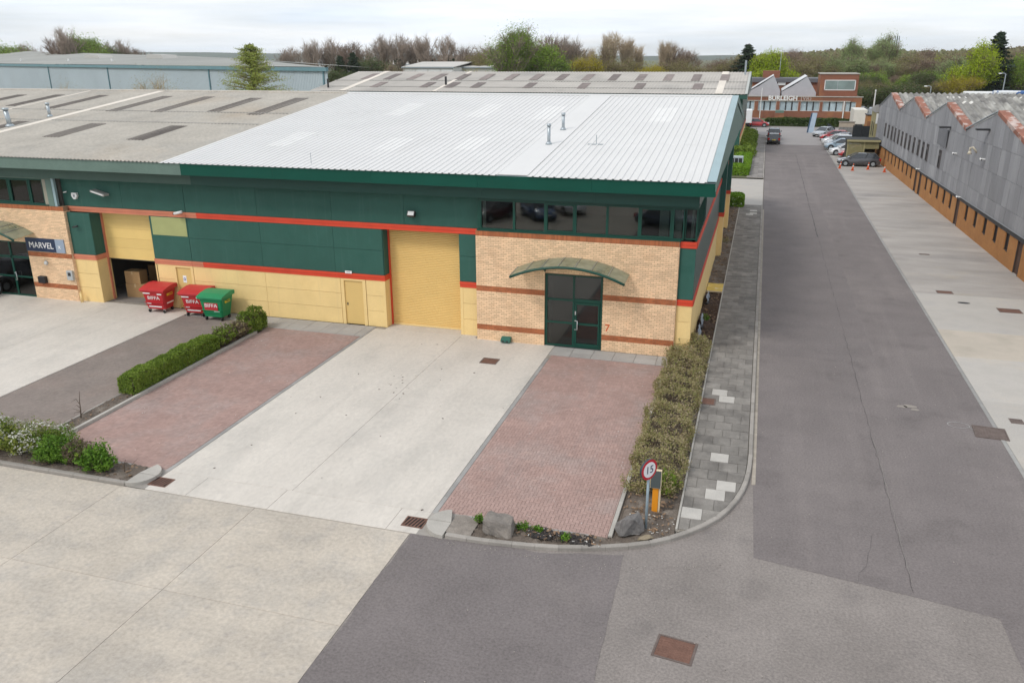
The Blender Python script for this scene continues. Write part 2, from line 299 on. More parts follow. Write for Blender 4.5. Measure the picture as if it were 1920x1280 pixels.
ox, oy = gp(1797, 797); ribbon([(ox+.34*math.cos(a), oy+.24*math.sin(a)) for a in np.linspace(0, 6.28, 25)], .012, .022, .0108).build('spray_mark', mat('spray_paint', (.3, .29, .28), .9), road)
ribbon([gp(1812, 800), gp(1828, 806)], .012, .02, .0108).build('spray_mark', MATS['spray_paint'], road)
for k in range(6):           # fine wandering cracks
    x, y = random.uniform(-6, 8), random.uniform(9, 40); a = random.uniform(0, 3.1); P_ = [(x, y)]
    if x < .9 and y > 17: continue
    for _ in range(random.randint(5, 12)): a += random.uniform(-.5, .5); P_.append((P_[-1][0]+.22*math.cos(a), P_[-1][1]+.22*math.sin(a)))
    if any(p[0] < .9 and p[1] > 17 for p in P_) or any(p[0] > 8.3 or p[0] < -7.8 for p in P_): continue
    ribbon(P_, .0015, .004, .0106).build('hairline_crack', crackm, road)
# pale grit and litter specks strewn on the asphalt
gm = MB()
for i in range(420):
    x = random.uniform(-7, 8.3); y = 9+31*random.random()**1.4
    if x < .7 and y > 17.2: continue
    s = random.uniform(.004, .012); gm.box(x-s, x+s, y-s, y+s, .007, .012+s, 'b')
for i in range(150):                                       # grit gathered along the kerb
    t = random.random(); x = -7.6+7.6*t; y = 17.28+ (2.2*max(0, (t-.5))**1.6*1.3 if t > .5 else 0)-abs(random.gauss(0, .12))
    s = random.uniform(.004, .011); gm.box(x-s, x+s, y-s, y+s, .007, .009+s, 'b')
structure('grit', gm, mat('grit', (.3, .27, .24), .9, island=.4))['kind'] = 'stuff'
# ---- concrete yards: slab by slab over a dark joint bed
def slabs(parent, xs, ys, m, top, gap=.0045, skip=None, thick=.05):
    for i in range(len(xs)-1):
        for j in range(len(ys)-1):
            if skip and skip(i, j): continue
            MB().cbox(xs[i]+gap, xs[i+1]-gap, ys[j]+gap, ys[j+1]-gap, top-thick, top, .006).build('concrete_slab', m(i, j) if callable(m) else m, parent)
yard = structure('concrete_yard', MB().sheet(rect(-70, -8.02, -30, 17.36), -.014), jointm)
slabs(yard, [-38, -33, -27.7, -22.6, -17.3, -12.75, -8.03], [-6, 1, 5.2, 9.35, 13.45, 17.35], conc_a, .004)
fore = structure('forecourt', MB().sheet([(-16.62, 17.36), (-7.7, 17.36), (-7.7, 34.2), (-16.62, 34.2)], -.014), jointm)
slabs(fore, [-16.5, -12.25, -7.86], [18.5, 25.15, 33.0], conc_b, .005)
slabs(fore, [-16.5, -15.1, -12.4, -8.75, -7.86], [17.38, 18.5], conc_b, .005)
slabs(fore, [-16.0, -11.55], [33.0, 33.86], conc_b, .005)
fore2 = structure('neighbour_forecourt', MB().sheet(rect(-60, -26.5, 17.36, 33.9), -.014), jointm)
slabs(fore2, [-45, -40.4, -35.6, -31, -26.5], [17.38, 21.9, 26.4, 30.6, 33.2], conc_b, .005)
ry = structure('right_yard', MB().sheet(rect(8.6, 60, -10, 118), -.014), jointm)
yj = [6, 11, 16.5, 21.5, 26.4, 31.4, 36.3, 40.05, 43.4, 46.5, 51.5, 58, 66, 75, 84, 94, 104, 116, 134]
def rym(i, j):
    y = yj[j]
    if y >= 46: return conc_d
    return conc_tan if abs(y-36.3) < .1 else conc_c
slabs(ry, [8.6, 15.2], yj, rym, .004)
drive = structure('side_driveway', MB().sheet(rect(-30, .64, 72.2, 88.2), -.014), jointm)
slabs(drive, [-24, -14, -6, -2.6, .62], [72.3, 80.2, 88.1], conc_c, .004)
# ---- block paving pads
BL, BW, G = .2, .1, .004
def herring(x0, x1, y0, y1, top, split=0):
    nx = int((x1-x0)/BW)+1; ny = int((y1-y0)/BW)+1; out = []
    for cy in range(-1, ny):
        for cx in range(-1, nx):
            k = (cx-cy) % 4
            if k == 0: a = (cx*BW, (cx+2)*BW, cy*BW, (cy+1)*BW)
            elif k == 3: a = (cx*BW, (cx+1)*BW, cy*BW, (cy+2)*BW)
            else: continue
            a = (max(a[0], 0)+x0, min(a[1], x1-x0)+x0, max(a[2], 0)+y0, min(a[3], y1-y0)+y0)
            if a[1]-a[0] > .03 and a[3]-a[2] > .03: out.append(a)
    return out
def pad(name, x0, x1, y0, y1, m, singles=0, mm=None):
    p = structure(name, MB().sheet(rect(x0-.01, x1+.01, y0-.01, y1+.01), -.006), mm or mortar_p)
    bl = sorted(herring(x0, x1, y0, y1, 0), key=lambda a: a[2]); near, rest = bl[:singles], bl[singles:]
    shared = {}
    for a in near:
        w, d = round(a[1]-a[0], 3), round(a[3]-a[2], 3)
        if (w, d) not in shared: shared[(w, d)] = MB().cbox(-w/2+G, w/2-G, -d/2+G, d/2-G, -.05, .006, .004).mesh('paving_block'); shared[(w, d)].materials.append(pave_o)
        o = bpy.data.objects.new('paving_block', shared[(w, d)]); COL.objects.link(o); o.parent = p
        o.location = ((a[0]+a[1])/2, (a[2]+a[3])/2, random.uniform(-.002, .002))
    mb = MB()
    for a in rest: dz = random.uniform(-.0015, .0015); mb.box(a[0]+G, a[1]-G, a[2]+G, a[3]-G, -.02, .006+dz, 'b')
    o = mb.build('block_paving', m, p); o['kind'] = 'stuff'; return p
padR = pad('paving_pad_entrance', -7.7, -2.95, 18.62, 31.75, pave_r, 300)
padL = pad('paving_pad_bay', -21.4, -16.66, 18.55, 31.75, pave_r)
pad('paving_pad_neighbour', -26.45, -22.3, 18.5, 32.3, pave_g, 0, mat('paving_silt', (.22, .185, .16), .95, var=.15))
def row_of(name, m, parent, x0, x1, ys, top, thick=.06, gap=.004, chamf=.008, swap=False):
    for a, b in zip(ys[:-1], ys[1:]):
        q = (a+gap, b-gap, x0, x1) if swap else (x0, x1, a+gap, b-gap)
        MB().cbox(*q, top-thick, top, chamf).build(name, m, parent)
row_of('edging_stone', edgem, padR, -7.85, -7.71, np.arange(18.5, 31.8, .915), .009)
row_of('edging_stone', edgem, padL, -16.65, -16.51, np.arange(18.5, 33.2, .915), .009)
row_of('edging_stone', edgem, padR, 18.47, 18.6, np.arange(-7.0, -2.9, .915), .03, swap=True)
row_of('edging_stone', kerbl, padR, -2.93, -2.82, np.arange(18.62, 33, .915), .07)
slabs(padR, [-7.85, -6.95, -6.05, -5.15, -4.25, -3.35, -2.9], [31.78, 32.32, 32.86], slab_g, .008, .006)
slabs(padL, [-22.3, -21.5, -20.6, -19.7, -18.8, -17.9, -17.0, -16.55], [31.78, 32.5, 33.25], slab_g, .008, .006)
slabs(padL, [-26.4, -25.5, -24.6, -23.7, -22.8, -22.32], [32.32, 33.25], slab_g, .006, .006)
# ---- kerbs, footway
def catmull(P, n=14):
    out = []
    for i in range(len(P)-1):
        p0, p1, p2, p3 = [np.array(P[min(max(k, 0), len(P)-1)]) for k in (i-1, i, i+1, i+2)]
        for t in np.linspace(0, 1, n, endpoint=False): out.append(.5*((2*p1)+(-p0+p2)*t+(2*p0-5*p1+4*p2-p3)*t*t+(-p0+3*p1-3*p2+p3)*t**3))
    return np.array(out+[P[-1]])
KC = catmull([(-7.05, 17.4), (-6.2, 17.40), (-5.23, 17.48), (-4.2, 17.62), (-3.21, 17.9), (-2.3, 18.25), (-1.54, 18.7), (-.8, 19.4), (-.14, 20.3), (.3, 21.4), (.55, 22.6), (.64, 24), (.64, 25)])
def resample(P, st):
    d = np.r_[0, np.cumsum(np.hypot(*np.diff(P, axis=0).T))]; s = np.linspace(0, d[-1], round(d[-1]/st)+1); return np.c_[np.interp(s, d, P[:, 0]), np.interp(s, d, P[:, 1])]
footway = structure('footway', MB().sheet([(-1.2, 19.3), (-.5, 19.75), (.05, 20.8), (.4, 22), (.5, 24), (.5, 71.9), (-1.2, 71.9)], .07).sheet([(-1.1, 88.5), (.5, 88.5), (.5, 139), (-1.1, 139)], .07), jointm)
def kerb_run(P, parent, m, w=.13, h=.11, low=-.05):
    for i in range(len(P)-1):
        sub = [np.array(P[i])+(np.array(P[i+1])-np.array(P[i]))*t for t in (.006, .994)]
        d = (sub[1]-sub[0]); d /= np.hypot(*d); nrm = np.array([-d[1], d[0]]); mb = MB()
        vs = []
        for q in sub:
            for (o, z) in ((0, low), (0, h-.02), (.02, h), (w, h), (w, low)): r = q+nrm*o; vs.append((r[0], r[1], z))
        mb.add(vs, [(k, 5+k, 5+(k+1) % 5, (k+1) % 5) for k in range(5)]+[(4, 3, 2, 1, 0), (5, 6, 7, 8, 9)]); mb.build('kerb_stone', m, parent)
kerb_run(resample(KC, .61), footway, kerbm)
kerb_run([(.64, y) for y in np.linspace(25, 71.9, 52)], footway, kerbm)
kerb_run([(.64, y) for y in np.arange(88.6, 139, 1.83)], footway, kerbm)
row_of('edging_stone', kerbl, footway, -1.26, -1.2, np.arange(19.4, 71.5, 1.83), .115, .16)
row_of('channel_stone', mat('channel_stone', (.33, .29, .24), .95, var=.2, vscale=3, objr=.1), footway, .645, .76, np.arange(22.6, 71, 1.83), .012, .03)
row_of('channel_stone', edgem, road, 8.46, 8.59, np.arange(14, 134, 1.83), .016)
PALE = [gp(*p) for p in ((1355, 735), (1369, 751), (1355, 871), (1351, 910), (1327, 928), (1296, 972), (1413, 397), (1400, 405), (1414, 402))]
def xk(y): 
    return float(np.interp(y, KC[:, 1][KC[:, 1].argsort()], KC[:, 0][KC[:, 1].argsort()]))-.15 if y < 25 else .49
SG = .006
for j, y in enumerate(np.arange(19.42, 71.5, .6)):
    off = 0 if j % 2 else -.28
    for i in range(5):
        x0 = max(-1.19, -1.19+off+i*.56); x1 = min(.49, -1.19+off+(i+1)*.56)
        if x1-x0 < .1: continue
        ya, yb = y+SG+random.uniform(0, .008), y+.6-SG-random.uniform(0, .008); xa, xb = min(x1-SG, xk(ya)), min(x1-SG, xk(yb))
        if xa < x0+.08 and xb < x0+.08: continue
        xa, xb = max(xa, x0+.02), max(xb, x0+.02)
        pale = any(abs((x0+x1)/2-p[0]) < .3 and abs(y+.3-p[1]) < .31 for p in PALE)
        t = .1+random.uniform(-.005, .005)
        MB().prism([(x0+SG, ya), (xa, ya), (xb, yb), (x0+SG, yb)], .05, t).build('paving_slab', slab_l if pale else slab_d, footway)
mb = MB()
for j, y in enumerate(np.arange(88.7, 138, .6)):
    for i in range(3): mb.box(-1.05+i*.52, -.55+i*.52, y+.01, y+.59, .05, .1+random.uniform(-.004, .004), 'b')
mb.build('paving_slabs', mat('footway_far', (.235, .215, .2), .9, island=.25), footway)['kind'] = 'stuff'
# kerbs round the beds on the left
lb = structure('left_bed', MB().sheet(rect(-40, -17.0, 17.42, 18.5), .0).sheet(rect(-22.2, -21.5, 18.5, 31.6), .0), soilm)
kerb_run([(x, 17.36) for x in np.linspace(-34, -17.18, 19)], lb, kerbm)
row_of('edging_stone', kerbl, lb, -21.55, -21.42, np.arange(19.0, 31.7, .915), .11, .15)
row_of('edging_stone', kerbm, lb, -22.28, -22.2, np.arange(18.6, 31.7, .915), .07, .12)
row_of('edging_stone', edgem, lb, 18.42, 18.53, np.arange(-21.4, -17.1, .915), .06, swap=True)
def quadrant(parent, cx, cy, r, a0, a1, h=.11, m=kerbl):
    n = 9; A = [a0+(a1-a0)*i/n for i in range(n+1)]; poly = [(cx, cy)]+[(cx+r*math.cos(a), cy+r*math.sin(a)) for a in A]
    MB().prism(poly, -.05, h).build('kerb_quadrant', m, parent)
quadrant(lb, -17.18, 18.0, .62, -math.pi/2, 0); quadrant(lb, -17.18, 18.02, .62, 0, math.pi/2.4)
rb_ = structure('right_bed', MB().sheet([(-7.4, 17.5), (-5.2, 17.58), (-3.2, 18.0), (-1.5, 18.85), (-1.25, 19.2), (-1.25, 34.5), (-2.85, 34.5), (-2.85, 18.6), (-7.4, 18.5)], 0), soilm)
quadrant(rb_, -7.1, 18.02, .66, math.pi*.6, math.pi); quadrant(rb_, -7.1, 18.0, .66, math.pi, math.pi*1.5)
MB().sheet(rect(-17.3, -16.47, 17.375, 18.75), .0006).sheet(rect(-22.29, -21.39, 31.3, 31.85), .0009).build('kerb_bedding', kerbm, lb)
MB().sheet(rect(-7.95, -6.5, 17.375, 18.63), .0006).build('kerb_bedding', kerbm, rb_)
def soil_patch(parent, x0, x1, y0, y1, m, h=.07, amp=.05, st=.09, inside=None):
    nx = max(2, int((x1-x0)/st)); ny = max(2, int((y1-y0)/st)); xs = np.linspace(x0, x1, nx+1); ys = np.linspace(y0, y1, ny+1); mb = MB(); idx = {}
    for j, y in enumerate(ys):
        for i, x in enumerate(xs): idx[i, j] = len(mb.v); mb.v.append((x, y, h+random.gauss(0, amp*.5)+amp*math.sin(x*3.1+y*1.7)*.5))
    for j in range(ny):
        for i in range(nx):
            if inside and not all(inside(xs[i+a], ys[j+b]) for a in (0, 1) for b in (0, 1)): continue
            mb.f.append((idx[i, j], idx[i+1, j], idx[i+1, j+1], idx[i, j+1])); mb.m.append(0)
    mb.build('soil', m, parent, True)['kind'] = 'stuff'
def in_front_bed(x, y): return y > np.interp(x, KC[:, 0], KC[:, 1])+.1 and y < 18.6 if x < -2.8 else y > np.interp(x, KC[:, 0], KC[:, 1])+.1
soil_patch(rb_, -7.1, -6.4, 17.5, 18.48, mat('soil_dusty', (.24, .21, .18), 1, var=.2, vscale=4, var2=.2, v2scale=25, bump=.6, bscale=20), .085, .02, .06, in_front_bed)
soil_patch(rb_, -6.4, -2.8, 17.5, 18.48, soilm, .06, .05, .06, in_front_bed)
soil_patch(rb_, -2.82, -1.27, 18.0, 34.5, soilm, .06, .05, .1, in_front_bed)
soil_patch(lb, -34, -17.2, 17.48, 18.44, soilm, .07, .05, .1)
soil_patch(lb, -22.2, -21.56, 18.4, 31.6, soilm, .05, .05, .08)
sb = structure('side_bed', MB().sheet(rect(-2.1, -1.25, 34.5, 71.8), 0), mulch)
soil_patch(sb, -2.12, -1.26, 34.5, 43.7, mulch, .09, .09, .07); soil_patch(sb, -2.12, -1.26, 43.7, 71.7, soilm, .07, .08, .14)
structure('verge', MB().sheet(rect(-5, -1.1, 88.5, 139), .03).sheet(rect(-60, 25, 157.2, 177), .03), earth)
def debris(parent, boxes, n, m, s0, s1, z, name='litter'):
    mb = MB()
    for _ in range(n):
        b = random.choice(boxes); x = random.uniform(b[0], b[1]); y = random.uniform(b[2], b[3]); s = random.uniform(s0, s1); k = len(mb.v)
        mb.box(-s, s, -s*random.uniform(.2, .8), s*.4, -s*.1, s*.25); mb.xf(Matrix.Translation((x, y, z))@Matrix.Rotation(random.uniform(0, 6.3), 4, 'Z')@Matrix.Rotation(random.uniform(-.7, .7), 4, 'X'), k)
    o = mb.build(name, m, parent); o['kind'] = 'stuff'
leafl = mat('leaf_litter', (.2, .13, .08), .9, island=.5)
debris(rb_, [(-6.2, -3.0, 17.95, 18.45), (-2.75, -1.4, 19.0, 21.5)], 260, leafl, .02, .06, .11, 'leaf_litter')
debris(rb_, [(-5.0, -3.2, 17.95, 18.4)], 140, mat('black_clods', (.035, .03, .028), .95, island=.4), .03, .09, .1, 'soil_clods')
debris(rb_, [(-6.2, -3.0, 17.95, 18.45), (-2.6, -1.3, 18.9, 20)], 70, mat('pale_scraps', (.5, .48, .44), .9, island=.3), .01, .035, .12, 'pale_scraps')
debris(sb, [(-2.0, -1.35, 34.6, 71)], 300, leafl, .03, .08, .13, 'leaf_litter')
debris(lb, [(-21.4, -17.3, 17.55, 18.4), (-22.15, -21.6, 18.6, 31)], 180, leafl, .02, .05, .11, 'leaf_litter')
debris(fore, [(-16, -8, 18, 32), (-16, -8, 18, 32), (-13.2, -12, 25.5, 28)], 46, mat('yard_specks', (.09, .065, .05), .9, island=.4), .012, .04, .009, 'leaf_specks')
debris(padR, [(-7.6, -3.1, 18.8, 31), (-3.9, -3.1, 19, 31)], 120, mat('pale_petals', (.55, .5, .46), .9, island=.2), .008, .02, .01, 'petals')
debris(padL, [(-21, -16.8, 19, 31)], 60, MATS['pale_petals'], .008, .02, .01, 'petals')
# ---- ironwork
def cover(label, px, py, w, d, m=rust, z=.006, rz=0, ribs=7, name='manhole_cover'):
    x, y = gp(px, py); t = thing(name, label, 'manhole cover', (x, y, z), rz)
    f = MB(); e = .045; H = .008
    f.box(-w/2, w/2, -d/2, -d/2+e, -.03, H); f.box(-w/2, w/2, d/2-e, d/2, -.03, H); f.box(-w/2, -w/2+e, -d/2+e, d/2-e, -.03, H); f.box(w/2-e, w/2, -d/2+e, d/2-e, -.03, H)
    f.build('frame', rustg, t, world=False)
    l = MB().box(-w/2+e+.008, w/2-e-.008, -d/2+e+.008, d/2-e-.008, -.03, .003)
    for i in range(ribs):
        for k in range(max(2, int(ribs*d/w))):
            cx = -w/2+e+.06+(w-2*e-.12)*i/max(1, ribs-1); cy = -d/2+e+.06+(d-2*e-.12)*k/max(1, int(ribs*d/w)-1)
            l.box(cx-.022, cx+.022, cy-.008, cy+.008, .003, .007, 'b')
    l.build('lid', m, t, world=False); return t
cover('rusty square chequered cover on the open grey asphalt', 1265, 1217, .86, .74, rust, .004, rad(-7), 9)
cover('rust brown rectangular cover on the pale forecourt near the brick wall', 918, 677, .72, .66, rust, .007)
cover('large brown cover straddling the road edge and the right yard', 1857, 812, 1.0, .95, rustg, .022, rad(-4), 9)
cover('brown cover at a slab joint of the right yard, next to the oval slot', 1771, 548, .8, .55, rust, .006)
cover('brown cover beside the orange brick wall of the right yard', 1893, 583, 1.05, .75, rust, .006)
cover('small square stop cover on the pale slab of the right yard', 1906, 790, .42, .42, rustg, .006, 0, 4)
cover('dark brown cover set in the footway slabs beside the brown hedge', 1325, 757, .62, .62, rust, .104)
cover('dark slot cover by the side of the worn grey concrete', 1733, 477, .6, .3, rustg, .006, 0, 4)
x, y = gp(1807, 568); o = MB().prism([(x+.3*math.cos(a), y+.16*math.sin(a)) for a in np.linspace(0, 6.1, 16)], .004, .009); solid('oval_drain', o, black_p, 'small dark oval drain slot in the light yard slab', 'drain')
def gully(label, x, y, rz):
    t = thing('gully_grate', label, 'drain', (x, y, .007), rz); f = MB(); w = .62; d = .5; e = .04
    f.box(-w/2, w/2, -d/2, -d/2+e, -.03, .008); f.box(-w/2, w/2, d/2-e, d/2, -.03, .008); f.box(-w/2, -w/2+e, -d/2+e, d/2-e, -.03, .008); f.box(w/2-e, w/2, -d/2+e, d/2-e, -.03, .008)
    f.build('frame', rust, t, world=False); MB().box(-w/2+e, w/2-e, -d/2+e, d/2-e, -.0015, -.0004).build('sump_shade', darkm, t, world=False)  # flat near-black plate under the bars paints in the shade of the pit
    for i in range(5):
        cx = -w/2+e+.07+i*(w-2*e-.14)/4; k = MB(); k.prism([(cx-.07, -d/2+e), (cx-.02, -d/2+e), (cx+.07, d/2-e), (cx+.02, d/2-e)], -.02, .007); k.build('bar', rust, t, world=False)
gully('rusty gully grate beside the kerb of the rock bed', -8.12, 17.9, 0)
gully('rusty gully grate beside the kerb of the flowering shrub bed', -16.28, 17.86, 0)
# ================================================================== THE TWO FRONT UNITS
YB, YW = 32.9, 33.3
Z1a, Z1b, Z2a, Z2b = 2.24, 2.5, 4.66, 4.92       # lower and upper red bands
ROOF0 = (31.93, 7.44); RIDGE = (51.0, 9.72); ROOF1 = (70.1, 7.44)
def panels(parent, name, m, xs, zs, y, t=.04, gap=.006):
    for a, b in zip(xs[:-1], xs[1:]):
        for c, d in zip(zs[:-1], zs[1:]): part(name, m, parent, (a+gap, b-gap, y, y+t, c+gap, d-gap))
def band(parent, m, x0, x1, y, z0, z1, step=6.0):
    n = max(1, round((x1-x0)/step)); xs = np.linspace(x0, x1, n+1); zm = (z0+z1)/2
    for a, b in zip(xs[:-1], xs[1:]):
        part('band_trim', m, parent, (a+.002, b-.002, y-.05, y+.02, zm+.01, z1), (a+.002, b-.002, y-.025, y+.02, z0, zm+.01))
def bricks(name, m, parent, x0, x1, z0, z1, y, holes=(), ch=.08, bl=.23, axis='y', flip=1, t=.012, soldier=False):
    mb = MB(); nz = max(1, round((z1-z0)/ch)); ch = (z1-z0)/nz; g = .006
    for j in range(nz):
        za, zb = z0+j*ch+g, z0+(j+1)*ch-g; zc = (za+zb)/2; L_ = bl if not soldier else .078; off = 0 if (j % 2 == 0 or soldier) else -L_/2
        x = x0+off
        while x < x1-.01:
            segs = [(max(x, x0), min(x+L_, x1))]
            for h in holes:
                if h[2] < zc < h[3]:
                    ns = []
                    for s in segs:
                        if s[1] <= h[0] or s[0] >= h[1]: ns.append(s)
                        else:
                            if s[0] < h[0]: ns.append((s[0], h[0]))
                            if s[1] > h[1]: ns.append((h[1], s[1]))
                    segs = ns
            for s in segs:
                if s[1]-s[0] > .03:
                    p = random.uniform(-.003, .003)
                    if axis == 'y': mb.box(s[0]+g, s[1]-g, y-t+p, y+.01, za, zb, 'k')
                    else: mb.box(y-.01, y+t+p, s[0]+g, s[1]-g, za, zb, 'l')
            x += L_
    o = mb.build(name, m, parent); o['kind'] = 'stuff'; return o
def brick_panel(parent, x0, x1, y, ztop, hole, bands):
    """one face of buff brickwork with darker bands; hole is (x0,x1,z0,z1)"""
    wl = MB(); yb = y+.001
    if hole: wl.box(x0, hole[0], yb, y+.3, 0, ztop); wl.box(hole[1], x1, yb, y+.3, 0, ztop); wl.box(hole[0], hole[1], yb, y+.3, hole[3], ztop)
    else: wl.box(x0, x1, yb, y+.3, 0, ztop)
    w = wl.build('brick_wall', brick_m, parent)
    zs = [0]+[v for b in bands for v in b]+[ztop]; hs = [hole] if hole else []
    for i in range(0, len(zs)-1):
        if zs[i+1]-zs[i] < .02: continue
        if i % 2 == 0: bricks('buff_bricks', brick_y, w, x0, x1, zs[i], zs[i+1], y, hs)
        else: bricks('band_bricks', brick_r, w, x0, x1, zs[i], zs[i+1], y-.006, hs, ch=(zs[i+1]-zs[i])/(3 if zs[i] < 4 else 1), soldier=zs[i] > 4)
    return w
def window_strip(parent, xs, z0, z1, y, depth=.08, fr=.05, m=frame_g, open_=()):
    for i, (a, b) in enumerate(zip(xs[:-1], xs[1:])):
        f = part('window', m, parent, (a, a+fr, y, y+depth, z0, z1), (b-fr, b, y, y+depth, z0, z1), (a+fr, b-fr, y, y+depth, z0, z0+fr), (a+fr, b-fr, y, y+depth, z1-fr, z1))
        if i in open_:      # an opening light has a second, thicker frame
            q = fr*.9; a2, b2, c2, d2 = a+fr+.004, b-fr-.004, z0+fr+.004, z1-fr-.004
            part('sash', m, f, (a2, a2+q, y-.02, y+.04, c2, d2), (b2-q, b2, y-.02, y+.04, c2, d2), (a2+q, b2-q, y-.02, y+.04, c2, c2+q), (a2+q, b2-q, y-.02, y+.04, d2-q, d2))
        part('pane', glass, f, (a+fr-.005, b-fr+.005, y+.05, y+.056, z0+fr-.005, z1-fr+.005))
def corr_roof(name, m, parent, x0, x1, ya, za, yb, zb, pitch=.3, h=.034, thick=.012, kind='trap', segs=1):
    """profiled sheeting, ribs running up the slope"""
    n = max(1, round((x1-x0)/pitch)); p = (x1-x0)/n; prof = []
    for i in range(n):
        b = x0+i*p
        prof += [(b, 0), (b+p*.62, 0), (b+p*.7, h), (b+p*.92, h)] if kind == 'trap' else [(b+p*k/6, h*.5*(1-math.cos(2*math.pi*k/6))) for k in range(6)]
    prof.append((x1, 0)); mb = MB(); k = len(prof)
    for s in range(segs+1):
        t = s/segs; mb.v += [(x, ya+(yb-ya)*t, za+(zb-za)*t+z) for x, z in prof]
    for s in range(segs):
        for i in range(k-1): mb.f.append((s*k+i, s*k+i+1, (s+1)*k+i+1, (s+1)*k+i)); mb.m.append(0)
    b = len(mb.v); mb.v += [(x, ya, za+z-thick) for x, z in prof]
    for i in range(k-1): mb.f.append((b+i, b+i+1, i+1, i)); mb.m.append(0)
    return mb.build(name, m, parent)
def roof_quad(name, m, parent, x0, x1, t0, t1, up=.05, prof=None, y0=ROOF0, y1=RIDGE, pitch=.3, h=.034, kind='trap'):
    """a strip of sheeting lying on the front slope between fractions t0 and t1 of its length"""
    ya, za = y0[0]+(y1[0]-y0[0])*t0, y0[1]+(y1[1]-y0[1])*t0+up; yb, zb = y0[0]+(y1[0]-y0[0])*t1, y0[1]+(y1[1]-y0[1])*t1+up
    if prof: return corr_roof(name, m, parent, x0, x1, ya, za, yb, zb, pitch, h, .006, kind)
    return MB().add([(x0, ya, za-.03), (x1, ya, za-.03), (x1, yb, zb-.03), (x0, yb, zb-.03), (x0, ya, za), (x1, ya, za), (x1, yb, zb), (x0, yb, zb)],
                    [(4, 5, 6, 7), (0, 1, 5, 4), (1, 2, 6, 5), (2, 3, 7, 6), (3, 0, 4, 7)]).build(name, m, parent)
def on_roof(y): return ROOF0[1]+(RIDGE[1]-ROOF0[1])*(y-ROOF0[0])/(RIDGE[0]-ROOF0[0])
def flue(parent, x, y, h, m=metal_g, r=.075, tilt=0):
    z = on_roof(y); f = MB().tube([(x, y, z-.05), (x+tilt*h, y, z+h)], r, 12).build('flue', m, parent, True)
    MB().tube([(x, y, z), (x, y, z+.16)], [r*2.4, r*1.15], 12).build('flashing', m, f, True)
    MB().tube([(x+tilt*h, y, z+h-.02), (x+tilt*h, y, z+h+.1)], [r*1.35, r*1.3], 12).build('cowl', m, f, True)

# ---------------------------------------------------------------- the unit with the white roof
U = thing('industrial_unit', 'green and cream industrial unit with white ribbed roof and brick entrance numbered 7', 'building', (-14, YW, 0), 0, None)
XL, XR, XV = -26.35, -2.1, -1.46
core = MB()
def corebox(x0, x1, z0, z1, y0=YW+.13, y1=YW+.24): core.box(x0, x1, y0, y1, z0, z1)
corebox(XL, -16.02, 0, 7.2); corebox(-16.02, -12.33, Z2a, 7.2); corebox(-12.33, -11.3, 0, 7.2); corebox(-11.3, -2.3, 6.3, 7.2)
core.build('light_leak_core', darkm, U)  # dark backing added behind the panels to stop light leaking through their seams
# cream base panels
for a, b in ((XL, -22.3), (-22.3, -18.3), (-16.98, -16.02), (-12.33, -11.42)): panels(U, 'cream_panel', yel_n, [a, b], [0.0, .76, 1.5, Z1a], YW)
part('pier_return', yel_n, U, (-16.04, -16.0, YW+.045, 33.9, 0, Z1a)); part('pier_return', green_n, U, (-16.04, -16.0, YW+.045, 33.9, Z1b, Z2a)); part('pier_return', red_n, U, (-16.04, -15.98, YW+.045, 33.9, Z1a, Z1b))
part('pier_return', yel_n, U, (-12.35, -12.31, YW+.045, 33.9, 0, Z1a)); part('pier_return', green_n, U, (-12.35, -12.31, YW+.045, 33.9, Z1b, Z2a))
part('corner_trim', yel_n, U, (-16.12, -16.0, YW-.012, YW+.03, 0, Z1a)); part('corner_trim', yel_n, U, (-12.33, -12.2, YW-.012, YW+.03, 0, Z1a))
part('corner_trim', red_n, U, (-15.99, -15.93, 33.8, 33.88, 0, Z2a))
band(U, red_n, -25.7, -15.98, YW, Z1a, Z1b); band(U, red_n, -12.33, -11.42, YW, Z1a, Z1b); band(U, red_n, -25.75, -11.42, YW, Z2a, Z2b)
band(U, red_f, XL, -25.7, YW, Z1a, Z1b); band(U, red_f, XL, -25.75, YW, Z2a, Z2b)
panels(U, 'green_panel', green_n, [XL, -22.35, -18.5, -16.03], [Z1b, 3.66, Z2a], YW); panels(U, 'green_panel', green_n, [-12.33, -11.42], [Z1b, 3.66, Z2a], YW)
panels(U, 'green_panel', green_n, [XL, -22.4, -18.5, -14.9, -11.3], [Z2b, 6.6], YW)
# personnel door
pd = part('personnel_door', yel_d, U, (-18.12, -17.16, YW+.05, YW+.11, .02, 2.14))
part('door_frame', yel_n, pd, (-18.28, -18.12, YW-.01, YW+.1, 0, 2.23), (-17.16, -17.0, YW-.01, YW+.1, 0, 2.23), (-18.12, -17.16, YW-.01, YW+.1, 2.14, 2.23))
part('lock', metal_d, pd, (-18.03, -17.98, YW+.03, YW+.05, .93, 1.05))
# roller shutter: slats
rd = part('roller_door', yel_r, U, (-16.0, -12.33, 33.93, 33.97, 0, 4.7)); sl = MB(); n = 58
for i in range(n):
    z0 = .02+i*4.64/n; z1 = z0+4.64/n
    sl.add([(-15.95, 33.925, z0), (-12.36, 33.925, z0), (-12.36, 33.9, z0+.02), (-15.95, 33.9, z0+.02), (-12.36, 33.9, z1-.02), (-15.95, 33.9, z1-.02), (-12.36, 33.925, z1), (-15.95, 33.925, z1)], [(0, 1, 2, 3), (3, 2, 4, 5), (5, 4, 6, 7)])
sl.build('shutter_slats', yel_r, rd)['kind'] = 'stuff'
part('bottom_rail', yel_n, rd, (-15.97, -12.34, 33.87, 33.93, .0, .09)); part('guide_channel', yel_n, rd, (-12.44, -12.36, 33.84, 33.9, 0, 4.65))
